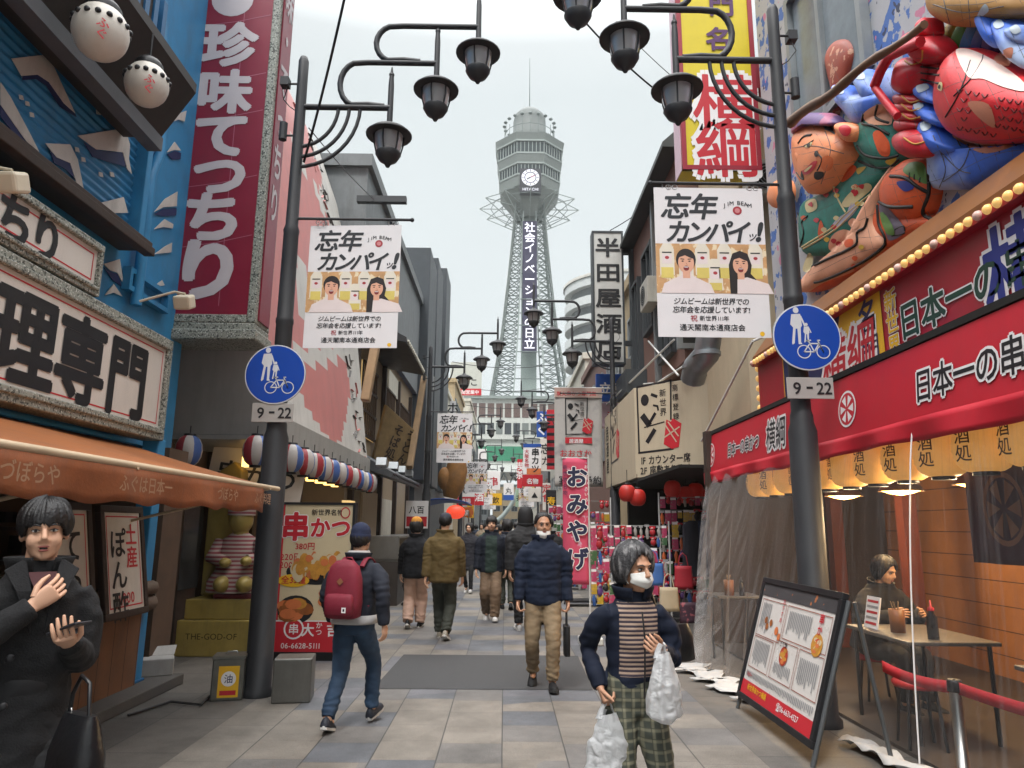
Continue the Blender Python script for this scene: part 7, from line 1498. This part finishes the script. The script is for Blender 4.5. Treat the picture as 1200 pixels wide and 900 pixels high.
    if hat:
        kind, hm = hat
        if kind == 'beanie':
            m = MB(); n = 40
            prof = [(.086, -.02), (.092, -.012), (.094, .03), (.09, .036), (.089, .04), (.088, .07), (.078, .105), (.05, .135), (.02, .148), (.001, .15)]
            m.loft([[T(V((r_ * (1 + .012 * (j % 2)) * cos(2 * pi * j / n), r_ * 1.16 * (1 + .012 * (j % 2)) * sin(2 * pi * j / n) - .012, z + .03 - .25 * r_ * sin(2 * pi * j / n) * .25)) * q) for j in range(n)] for r_, z in prof], hm, caps=False); m.build('knit_cap', t)
        elif kind == 'hood':
            m = MB(); m.loft([[T(V((r_ * cos(2 * pi * j / 24), r_ * 1.12 * sin(2 * pi * j / 24) - .02, z)) * q) for j in range(24)] for r_, z in ((.1, -.14), (.115, -.05), (.112, .04), (.095, .1), (.05, .14), (.001, .15))], hm, caps=False); m.build('hood', t)
        elif kind == 'cap':
            m = MB(); m.loft([[T(V((r_ * cos(2 * pi * j / 24), r_ * 1.2 * sin(2 * pi * j / 24) - .012, z)) * q) for j in range(24)] for r_, z in ((.087, .03), (.088, .06), (.075, .11), (.04, .135), (.001, .14))], hm, caps=False); m.build('cap', t)
    # ---- trousers
    def foldn(v, n, amp, fr, st=(1, 1, 1)):
        p = V((v.x * fr * st[0], v.y * fr * st[1], v.z * fr * st[2])); return v + n * amp * (NZ.noise(p) + .5 * NZ.noise(p * 2.3))
    off = V((loc[0] * 3.1, loc[1] * 1.7, 0))
    if leg:
        m = MB(); f_ = flare
        m.loft([ring(hip0 + V((0, 0, z * h)), rx * h * (1.05 if female else 1), ry * h, 22) for z, rx, ry in ((-.055, .088, .066), (-.02, .098, .074), (.03, .096, .072), (.09, .086, .064))], leg)
        for k in (0, 1):
            hj = hip0 + V(((-1, 1)[k] * hx * .98, 0, -.015 * h)); cuff = an[k] + (kn[k] - an[k]).normalized() * (.0 if f_ > 1 else .012 * h)
            P, RR = spline([hj, hj.lerp(kn[k], .5), kn[k], kn[k].lerp(an[k], .5), cuff], [.062 * h, .054 * h, .043 * h * f_, .04 * h * f_, .036 * h * f_]); m.tube(P, RR, leg, 18)
        vs, ns, fs = fuse(m, vox, 3); vs = [foldn(v + off, n, .008 * s, 11, (1, 1, 1.7)) - off for v, n in zip(vs, ns)]
        vs = [v + n * .005 * sin(v.z * 90 + 6 * NZ.noise(v * 9)) * max(0, 1 - abs(v.z - .1 * h) / (.13 * h)) for v, n in zip(vs, ns)]
        m = MB(); m.add(vs, fs, leg, True); m.build('trousers', t)
    # ---- shoes
    for k in (0, 1):
        p = feet[k][3]; rot = M.Rotation((-1, 1)[k] * -R(6), 3, 'Z') @ M.Rotation(-R(p), 3, 'X'); a_ = an[k]; sl = .155 * h; base = -.042 * h
        def F(x, y, z): return a_ + rot @ V((x, y, z))
        m = MB(); m.loft([[F(rx * cos(2 * pi * j / 14), y, base + .022 + max(0, sin(2 * pi * j / 14)) * hh - (.006 if sin(2 * pi * j / 14) < 0 else 0)) for j in range(14)] for y, rx, hh in ((-.062 * s, .012, .02), (-.058 * s, .03, .06), (-.02 * s, .037, .075), (.04 * s, .04, .065), (.1 * s, .046, .045), (.15 * s, .04, .032), (.175 * s, .02, .02), (.182 * s, .008, .01))], shoe[0]); sho_ = m.build('shoe', t)
        m = MB(); ol = [(-.066, .0), (-.055, .03), (0, .036), (.09, .049), (.14, .046), (.175, .028), (.187, 0)]; q_ = [F(x * s, y * s, base - .004) for y, x in ol] + [F(-x * s, y * s, base - .004) for y, x in ol[::-1][1:-1]]
        m.prism(q_, rot @ V((0, 0, .028)), shoe[1]); m.build('sole', sho_, bevel=.004)
    # ---- jacket or coat
    kind, jm = top[0], top[1]; pf = puff
    m = MB()
    if kind == 'coat': rows = [(.24, .128, .1), (.36, .122, .096), (.52, .112, .088), (.6, .104, .08), (.72, .114, .084), (.79, .114, .07), (.83, .075, .055), (.865, .05, .05)]
    else: rows = [(hem - .012, .094, .07), (hem, .108 if not female else .106, .082), (hem + .05, .108, .083), (.62, .104, .08), (.72, .114, .085), (.785, .113, .07), (.825, .075, .055), (.86, .05, .05)]
    m.loft([ring(U(0, -.004, z), rx * h * pf * (.94 if female and z > .7 else 1), ry * h * pf, 26) for z, rx, ry in rows], jm)
    for k in (0, 1):
        w_ = wr[k][0]; P, RR = spline([sho[k] + V(((1, -1)[k] * .03 * h, 0, -.02 * h)), sho[k].lerp(el[k], .45), el[k], el[k].lerp(w_, .55), w_ + (w_ - el[k]).normalized() * .0], [.041 * h * pf, .043 * h * pf, .036 * h * pf, .033 * h * pf, .029 * h * pf]); m.tube(P, RR, jm, 18)
    vs, ns, fs = fuse(m, vox, 3)
    out = []
    for v, n in zip(vs, ns):
        w2 = v + off; a_ = .011 * s; v2 = foldn(w2, n, a_, 8, (1, 1, 1.5)) - off
        if top[2:] and 'quilt' in top[2]: v2 = v2 + n * .005 * s * (abs(sin(v.z * pi / .075)) ** .5 - .6)
        for k in (0, 1):
            d_ = (v - el[k]).length
            if d_ < .14: v2 = v2 + n * .008 * s * sin((v - el[k]).dot((wr[k][0] - el[k]).normalized()) * 110 + 3 * NZ.noise(v * 12)) * (1 - d_ / .14)
        out.append(v2)
    vs = out; m = MB(); pan = top[3] if len(top) > 3 else None
    if pan:
        pf_ = [f_ for f_ in fs if pan[1](sum((vs[i] for i in f_), V((0, 0, 0))) / len(f_), h, dz)]; st = set(pf_); m.add(vs, [f_ for f_ in fs if f_ not in st], jm, True); m.add(vs, pf_, pan[0], True)
    else: m.add(vs, fs, jm, True)
    jk = m.build('coat' if kind == 'coat' else 'jacket', t)
    # collar, zip
    if detail:
        m = MB(); n = 24
        for rr_, z0_, z1_, sp in ((.057, .835, .872, .9),):
            m.grid(lambda u, v: U(0, -.004, 0) * 0 + U((rr_ + .012 * v) * sin((u - .5) * 2 * pi * sp + pi) * -1 * 1.05, -.006 - (rr_ + .012 * v) * cos((u - .5) * 2 * pi * sp) * 1.0 , z0_ + (z1_ - z0_) * v), n, 3, jm)
        m.build('collar', jk, thick=.008)
    return t, dict(wr=wr, el=el, U=U, T=T, an=an, h=h, dz=dz, s=s, sho=sho, jk=jk)
def W2(t, p): return t.location + M.Rotation(t.rotation_euler.z, 3, 'Z') @ V(p)
WOOL = KNIT('black_wool', '131315'); NAVYF = mat('navy_nylon', '151b2a', .78, spec=.2, var=.2, scale=12, bump=.15, bscale=30); BLKF = mat('black_cloth', '151517', .75, var=.2); DEN = mat('dark_denim', '22364c', .8, var=.25, scale=7, bump=.2, bscale=200, hook=blotch(4, '37506a', .55, .75)); KHA = mat('khaki_cotton', '7a6850', .8, var=.12, bump=.15, bscale=60); PNKT = mat('pale_pink_cloth', 'a98c7c', .8, var=.1); OLIV = mat('olive_shell', '54462a', .78, spec=.2, var=.15, bump=.15); OLT = mat('dark_olive_cotton', '2c2f28', .8, var=.15); BRT = mat('brown_cotton', '64513f', .8, var=.15); GRNS = mat('green_knit', '1c2c26', .85)
SHW = (mat('white_shoe', 'b4b2b0', .5), SOLE); SHB = (mat('dark_shoe', '1c1e24', .5), SOLE); SHK = (BLKF, mat('dark_sole', '242322', .7))
def plaid_hook(nt, tc, src):
    N = nt.nodes.new; L = nt.links.new; s_ = N('ShaderNodeSeparateXYZ'); L(tc.outputs['Object'], s_.inputs[0]); prev = src
    for ax, per, du, col, fac in ((0, .045, .62, '8d8870', .34), (2, .045, .62, '8d8870', .34), (0, .045, .9, '1c201c', .7), (2, .045, .9, '1c201c', .7)):
        d_ = N('ShaderNodeMath'); d_.operation = 'DIVIDE'; L(s_.outputs[ax], d_.inputs[0]); d_.inputs[1].default_value = per; fr = N('ShaderNodeMath'); fr.operation = 'FRACT'; L(d_.outputs[0], fr.inputs[0])
        r_ = N('ShaderNodeMapRange'); r_.inputs[1].default_value = du - .06; r_.inputs[2].default_value = du + .06; r_.inputs[4].default_value = fac; L(fr.outputs[0], r_.inputs[0])
        m_ = N('ShaderNodeMixRGB'); L(r_.outputs[0], m_.inputs[0]); L(prev, m_.inputs[1]); m_.inputs[2].default_value = (*lin(col), 1); prev = m_.outputs[0]
    return prev
PLAID = mat('green_plaid', '363a33', .85, var=.12, hook=plaid_hook); STRK = mat('striped_knit', '2c2530', .85, var=.1, bump=.3, bscale=120, hook=stripes(2, .021, '9a8474', .52, .12))
# -- young man in a long black coat
tm, d = person('young man in a long black coat holding a phone under the orange awning', (-1.84, 2.92, 0), R(-140), 1.655, [(-.1, .02, 0, 0), (.1, -.02, 0, 0)], [(-.09, .25, 1.14), (.03, .17, 1.27)], ('coat', WOOL), BLKF, SHK, hair=('fringe', HAIRB), head=(-8, -2, 3), vox=.009, detail=2, puff=.9, mouth=.004, curl=((.35, .5, .4), (.3, .5, .4)), palm=(V((.3, .2, 1)), V((-.3, -1, .3))), elbow=(V((-.35, -.9, -.8)), V((.8, .2, -.9))))
U = d['U']; m = MB()
for sg in (-1, 1): m.prism([U(sg * .012, .083, .70), U(sg * .05, .075, .80), U(sg * .075, .05, .845), U(sg * .035, .045, .872), U(sg * .02, .078, .80)], (0, .012, 0), WOOL)
m.build('lapel', d['jk'], bevel=.004)
m = MB(); m.prism([U(-.03, .058, .84), U(.03, .058, .84), U(.0, .088, .77)], (0, .006, 0), mat('maroon_shirt', '4a2a2c', .8)); m.build('shirt', tm)
m = MB()
for z in (.66, .56, .46): m.ell(U(.045, .098 if z > .5 else .104, z), (.014, .006, .014), BLACK, 10, 6)
m.build('button', d['jk'])
p = W2(tm, d['wr'][0][1]); t = thing('phone', 'dark smartphone in the hand of the man in the black coat', 'phone', p, R(-140) + .5, world=False); m = MB(); m.obox((0, .02, .022), (.07, .145, .009), mat('phone_case', '2a2a2e', .3), RX(18)); m.build('case', t, bevel=.003); m = MB(); m.obox((0, .0185, .0275), (.062, .13, .001), mat('phone_screen', '0c0d10', .1, var=0), RX(18)); m.build('screen', t)
bp = at(92, 862, Y=2.62); t = thing('handbag', 'black leather shoulder bag hanging in front of the man in the black coat', 'bag', bp, R(-30), world=False)
LEA = mat('black_leather', '141416', .35, var=.15, bump=.2, bscale=40); m = MB(); m.loft([ring((0, 0, z), rx, ry, 20, .7) for z, rx, ry in ((-.2, .1, .05), (-.18, .125, .065), (-.05, .115, .06), (.05, .085, .035), (.07, .08, .02))], LEA); m.build('body', t)
m = MB(); m.tube([(-.07, 0, .05), (-.06, .0, .13), (-.02, 0, .19), (.03, 0, .17), (.05, 0, .05)], .008, LEA, 6); m.build('strap', t); m = MB(); m.tube([(-.07 + .014 * cos(k * pi / 4), 0, .07 + .014 * sin(k * pi / 4)) for k in range(9)], .003, STEEL, 5); m.build('buckle', t)
# -- man with the maroon backpack
hd = at(418, 622, Y=6.05)
tb, d = person('man in a navy jacket and jeans with a maroon backpack, walking away', (-1.21, 6.05, 0), R(-12), hd.z + .02, [(-.1, -.2, 0, 18), (.1, .2, .03, -14)], [(-.25, .12, .80), (.28, -.06, .80)], ('jacket', mat('charcoal_bomber', '22252e', .78, spec=.2, var=.2, bump=.15)), DEN, (mat('navy_shoe', '20242e', .6), SOLE), hair=('short', HAIRB), hat=('beanie', KNIT('navy_knit', '18203a')), lean=3, vox=.011, puff=1.07, hem=.55)
U = d['U']; m = MB(); m.loft([ring(U(0, -.0, z), rx * 1.63, ry * 1.63, 26) for z, rx, ry in ((.515, .112, .09), (.525, .118, .095), (.56, .116, .093))], mat('white_shirt_hem', 'a9a6a4', .8, bump=.2, bscale=12), caps=False); m.build('shirt_hem', tb, thick=.004)
m = MB(); m.loft([ring(U(0, -.004, z), r_ * 1.63, r_ * 1.63, 20) for z, r_ in ((.835, .052), (.875, .056), (.885, .05))], mat('white_shirt_hem'), caps=False); m.build('shirt_collar', tb)
t = thing('backpack', 'maroon backpack with a diamond patch on the back of the walking man', 'backpack', tb.location, R(-12), world=False)
MAR = mat('maroon_canvas', '6e1528', .7, var=.15, bump=.25, bscale=30); c = U(-.005, -.15, .69); k = 1.63
def sq(z, rx, ry, y=0): return [p + V((c.x, c.y + y, 0)) for p in ring((0, 0, c.z + z), rx, ry, 28, .6)]
m = MB(); m.loft([sq(-.225, .10, .05), sq(-.21, .14, .075), sq(-.1, .15, .085), (sq(.08, .14, .075)), sq(.17, .115, .06), sq(.215, .07, .04), sq(.225, .02, .01)], MAR); m.build('body', t)
m = MB(); m.loft([sq(-.2, .09, .02, -.08), sq(-.185, .118, .035, -.08), sq(-.06, .115, .035, -.078), sq(-.035, .1, .025, -.07), sq(-.03, .05, .008, -.07)], MAR); m.build('pocket', t)
m = MB(); g = Fr(c + V((0, -.087, 0)), (1, 0, 0), (0, .05, 1)); g.poly(m, [(-.028, .06), (0, .032), (.028, .06), (0, .088)], 0, mat('tan_leather', '7a4e34', .6)); g.n.y; m.build('patch', t, thick=.003)
m = MB(); g = Fr(c + V((0, -.118, 0)), (1, 0, 0)); g.quad(m, .04, .075, -.17, -.13, .0, WHITE); g.quad(m, .05, .065, -.16, -.14, .001, BLACK); m.build('label', t)
for sg in (-1, 1):
    m = MB(); P = [U(sg * .055, -.085, .80), U(sg * .06, -.03, .845), U(sg * .064, .05, .825), U(sg * .075, .098, .74), U(sg * .1, .05, .64), U(sg * .085, -.06, .6)]; PP, RR = spline(P, [.022] * 6); m.tube(PP, .024, MAR, 8, flat=.4); m.build('strap', t)
m = MB(); m.tube([U(-.02, -.1, .82), U(-.012, -.12, .845), U(.012, -.12, .845), U(.02, -.1, .82)], .007, MAR, 6); m.build('loop_handle', t)
# -- old woman with shopping bags
tw_, d = person('grey haired woman in a white mask and plaid trousers carrying plastic shopping bags', (.655, 3.78, 0), R(188), 1.475, [(-.09, .05, 0, 0), (.09, -.02, 0, 0)], [(-.07, .2, 1.0), (.18, .04, .80)], ('jacket', NAVYF, 'quilt', (STRK, lambda p, h, dz: p.y > .02 and -.07 * h < p.x < .064 * h and .585 * h + dz < p.z < .82 * h + dz)), PLAID, SHK, hair=('bob', HAIRG), lean=4, head=(24, -4, 0), vox=.009, detail=2, mask='face', skin=SKIN2, female=True, puff=.86, hem=.525, elder=True, hs=1.12, curl=((.6, .8, .6), (.9, .9, .6)), palm=(V((.5, -.6, .6)), None), elbow=(V((-.5, -.5, -.8)), V((.3, -.9, -.2))))
m = MB(); U = d['U']; m.tube([U(-.004, .1, .53), U(-.004, .107, .62), U(-.004, .107, .72), U(-.004, .082, .8)], .004, BLACK, 6); m.build('zip', d['jk'])
PLB_ = bpy.data.materials.new('white_plastic_film'); PLB_.use_nodes = True; nt = PLB_.node_tree; N = nt.nodes.new; L = nt.links.new; b_ = nt.nodes['Principled BSDF']; o_ = nt.nodes['Material Output']
b_.inputs['Base Color'].default_value = (.6, .61, .62, 1); b_.inputs['Roughness'].default_value = .3; tl = N('ShaderNodeBsdfTranslucent'); tl.inputs[0].default_value = (.7, .71, .72, 1); tp_ = N('ShaderNodeBsdfTransparent'); m1 = N('ShaderNodeMixShader'); m2 = N('ShaderNodeMixShader'); m1.inputs[0].default_value = .4; m2.inputs[0].default_value = .16
L(b_.outputs[0], m1.inputs[1]); L(tl.outputs[0], m1.inputs[2]); L(m1.outputs[0], m2.inputs[1]); L(tp_.outputs[0], m2.inputs[2]); L(m2.outputs[0], o_.inputs[0])
tc = N('ShaderNodeTexCoord'); n3 = N('ShaderNodeTexNoise'); n3.inputs['Scale'].default_value = 26; n3.inputs['Detail'].default_value = 5; n3.inputs['Distortion'].default_value = 2; L(tc.outputs['Object'], n3.inputs[0]); bp_ = N('ShaderNodeBump'); bp_.inputs['Strength'].default_value = .7; bp_.inputs['Distance'].default_value = .012; L(n3.outputs['Fac'], bp_.inputs['Height']); L(bp_.outputs[0], b_.inputs['Normal'])
def plastic_bag(lab, top, w, h, seed):
    t = thing('plastic_bag', lab, 'plastic bag', top, R(20 * seed), world=False); o = V((seed * 7.1, 0, 0))
    def P(u, v):
        a = 2 * pi * u; z = -h * v; r_ = (.34 + .66 * sin(min(1, v * 1.25) * pi * .55)) * (1 if v < .86 else sqrt(max(0, 1 - ((v - .86) / .14) ** 2)))
        d_ = V((cos(a) * w * .5, sin(a) * w * .34, 0)) * r_; p = d_ + V((0, 0, z - .1 * h)); n = 1 + .2 * NZ.noise(p * 11 + o) + .1 * NZ.noise(p * 34 + o) + .05 * sin(u * 44 + 5 * NZ.noise(p * 9))
        return V((d_.x * n, d_.y * n, p.z + .02 * NZ.noise(p * 20 + o)))
    m = MB(); m.grid(P, 90, 40, PLB_); m.build('bag', t)
    m = MB()
    for sg in (-1, 1): m.tube([(sg * w * .2, 0, -h * .16), (sg * w * .12, .01, -h * .05), (sg * .012, 0, .015)], [.022, .014, .012], PLB_, 8, flat=.4)
    m.build('handle', t)
plastic_bag('white plastic shopping bag hanging low from the lowered hand of the woman in the mask', W2(tw_, d['wr'][1][1]) + V((0, 0, -.02)), .24, .37, 1); plastic_bag('smaller white plastic bag held at the woman\'s waist', W2(tw_, d['wr'][0][1]) + V((.04, -.03, 0)), .19, .30, 2)
c = at(790, 745, Y=4.0); t = thing('handbag', 'dark shoulder bag at the hip of the woman with shopping bags', 'bag', c, .4, world=False); m = MB(); m.loft([ring((0, 0, z), rx, ry, 18, .7) for z, rx, ry in ((-.13, .1, .04), (-.12, .12, .055), (0, .11, .05), (.06, .09, .02))], LEA); m.build('body', t); m = MB(); m.tube([(-.08, 0, .05), (-.2, -.02, .35), (-.24, 0, .42)], .01, LEA, 6); m.build('strap', t)
# -- man in the navy quilted jacket
tn, d = person('older man in a navy quilted jacket and khaki trousers with his mask under the chin', (.40, 7.5, 0), R(178), 1.71, [(-.09, .12, 0, -6), (.1, -.17, .0, 26)], [(-.25, .02, .84), (.25, .1, .83)], ('jacket', mat('navy_quilt', '171f30', .78, spec=.2, var=.15), 'quilt'), KHA, SHK, hair=('receding', HAIRB), head=(10, -6, 0), vox=.011, mask='chin', skin=SKIN2, puff=1.04, hem=.48, curl=(.6, .8, .5))
c = W2(tn, d['wr'][0][1]); t = thing('tote_bag', 'black cloth tote bag in the hand of the man in the navy jacket', 'bag', c, R(90), world=False)
m = MB(); m.loft([ring((0, 0, z), rx, .03, 16, .5) for z, rx in ((-.44, .11), (-.42, .125), (-.2, .125), (-.16, .12))], BLKF); m.build('body', t); m = MB(); [m.tube([(x, 0, -.17), (x * .6, 0, -.05), (0, 0, .01)], .008, BLKF, 5) for x in (-.07, .07)]; m.build('handle', t)
# -- walkers in the middle distance
def walker(lab, loc, rz, H, ph, top, leg, shoe, **k):
    st = [( -.07, .16 * ph, .0, -8 if ph > 0 else 24), (.07, -.16 * ph, .0, 24 if ph > 0 else -8)]; hz = .475 * H
    k.setdefault('vox', .013); return person(lab, loc, rz, H, st, [(-.25, -.1 * ph, hz), (.25, .1 * ph, hz)], top, leg, shoe, **k)
walker('woman in a mustard knit cap, black padded jacket and pale pink trousers', (-1.40, 11.6, 0), R(-4), 1.66, -.8, ('jacket', mat('black_padded', '17181c', .78, spec=.2, var=.2)), PNKT, (BLKF, SOLE), hair=('bob', HAIRB), hat=('beanie', KNIT('mustard_knit', 'b0782a')), female=True, puff=1.13, flare=1.35, hem=.47, head=(-25, 0, 0))
walker('man in an olive jacket and dark cap, walking away beside the mustard cap', (-.86, 10.55, 0), R(-4), 1.75, 1.1, ('jacket', OLIV), OLT, (mat('sand_shoe', '8e887c', .6), SOLE), hair=('short', HAIRB), hat=('cap', KNIT('grey_knit', '2b2d36')), puff=1.17, hem=.46, flare=1.15)
m = MB()
tg, d = walker('young man in an open navy jacket and green sweater with white trainers, walking closer', (-.22, 12.6, 0), R(180), 1.73, .9, ('jacket', mat('dark_navy_coat', '181c26', .78, spec=.2, var=.2), '', (GRNS, lambda p, h, dz: p.y > .04 and abs(p.x) < .055 * h and p.z < .82 * h + dz)), BRT, SHW, hair=('fringe', HAIRB), puff=1.1, flare=1.3, hem=.47)
walker('woman in a long dark puffer coat and black leggings with white trainers', (-.84, 17.6, 0), R(170), 1.62, .5, ('jacket', mat('dark_puffer', '2a2a30', .78, spec=.2, var=.2), 'quilt'), BLKF, SHW, hair=('bob', HAIRB), female=True, puff=1.25, hem=.34, flare=.8, head=(-15, 0, 0))
walker('tall person in a black hooded coat walking away behind the navy jacket', (.33, 11.3, 0), R(6), 1.86, 1, ('jacket', BLKF), BLKF, SHW, hair=('short', HAIRB), hat=('hood', BLKF), puff=1.25, hem=.42)
walker('person in a black coat with short hair beside the tall hooded person', (.74, 12.2, 0), R(4), 1.72, -.8, ('jacket', mat('black_coat_matt', '121214', .8)), BLKF, SHK, hair=('short', HAIRB), puff=1.18, hem=.42)
walker('person in a dark jacket behind the young man in the green sweater', (.06, 14.2, 0), R(4), 1.68, .8, ('jacket', mat('navy_dull', '1e2430', .7)), OLT, SHK, hair=('bob', HAIRB), puff=1.2)
walker('dark haired person in black at the glass food case', (-1.78, 14.6, 0), R(60), 1.62, .3, ('jacket', BLKF), BLKF, SHK, hair=('bob', HAIRB), female=True, puff=1.2)
CR = [('person in a black knit cap just behind the olive jacket', -1.3, 15.5, 0, '1c1c20', 'short'), ('person in a dark green coat beside the puffer coat', -.45, 19, 180, '2a3a30', 'fringe'), ('person in charcoal behind the tall hooded person', .6, 15.5, 0, '2e2e32', 'short'), ('person in light blue jeans jacket near the souvenir racks', 1.0, 17.5, 180, '4a5a70', 'bob'), ('person in a brown coat beside the bright blue jacket', -.1, 20.5, 0, '4a3a2c', 'short'), ('person in black beside the bright blue jacket', .8, 20, 180, '18181a', 'fringe'), ('person in a bright blue jacket far down the street', .35, 21, 0, '2a5a9a', 'short'), ('person in grey walking away far down the street', .9, 24, 0, '55565a', 'short'), ('person in black walking towards the camera far down the street', -.25, 26, 180, '1a1a1c', 'fringe'), ('far person in a beige coat among the crowd', -.9, 29, 170, '8a7a66', 'bob'), ('far person in dark red among the crowd', 1.5, 31, 10, '5a2228', 'short'), ('far person in white among the crowd', .3, 34, 180, '9a9894', 'short'), ('far person in navy beyond the blue stall', -1.4, 36, 0, '20283a', 'bob'), ('far person in olive near the middle of the street', .7, 40, 0, '4a4a34', 'short'),
      ('very far person in black among the crowd', -.5, 46, 180, '161618', 'short'), ('very far person in grey among the crowd', 1.1, 50, 0, '606060', 'short'), ('very far person in brown near the far lamp posts', -1.2, 56, 180, '5a4636', 'bob'), ('very far person in blue near the far lamp posts', 1.6, 62, 0, '2c4470', 'short'), ('farthest person in black before the tower arch', .2, 75, 0, '1c1c1e', 'short')]
for i, (lab, x, y, rz, col, hr) in enumerate(CR):
    walker(lab, (x, y, 0), R(rz), 1.6 + .04 * (i % 4), (-1) ** i * .8, ('jacket', mat('crowd_coat_' + str(i), col, .75, var=.15)), OLT if i % 2 else BLKF, SHK, hair=(hr, HAIRB), vox=.02, detail=0, puff=1.2, female=hr == 'bob')
# -- guest seated inside the plastic curtain
person('guest in black seated at the table behind the plastic curtain', (3.5, 7.0, 0), R(200), 1.68, [(-.12, .42, 0, 0), (.12, .4, 0, 0)], [(-.16, .4, .82), (.18, .38, .82)], ('jacket', BLKF), BLKF, SHK, hair=('bob', HAIRB), seat=.52, vox=.013, lean=14, head=(10, -14, 0), puff=1.25, hem=.5)
t = thing('stool', 'stool under the seated guest in black', 'stool', (3.5, 7.0, 0), world=False); m = MB(); m.lathe((0, 0, .38), [(.01, 0), (.17, 0), (.17, .05), (.01, .055)], mat('red_vinyl'), 20); m.build('seat', t)
for k in range(4): a_ = k * pi / 2 + .6; m = MB(); m.tube([(.13 * cos(a_), .13 * sin(a_), .38), (.18 * cos(a_), .18 * sin(a_), 0.03)], .012, BLACK, 6); m.build('leg', t)
bpy.data.scenes.remove(TS)
# ================================================================ thin winter haze
hz = MB().box(-640, 640, -240, 940, -1.3, 122, None).build('haze'); tag(hz, kind='stuff')
hm = bpy.data.materials.new('haze'); hm.use_nodes = True; nt = hm.node_tree; nt.nodes.clear(); o_ = nt.nodes.new('ShaderNodeOutputMaterial'); pv_ = nt.nodes.new('ShaderNodeVolumePrincipled'); pv_.inputs['Color'].default_value = (.88, .93, .95, 1); pv_.inputs['Density'].default_value = .00045
nt.links.new(pv_.outputs[0], o_.inputs['Volume']); hz.data.materials.clear(); hz.data.materials.append(hm)
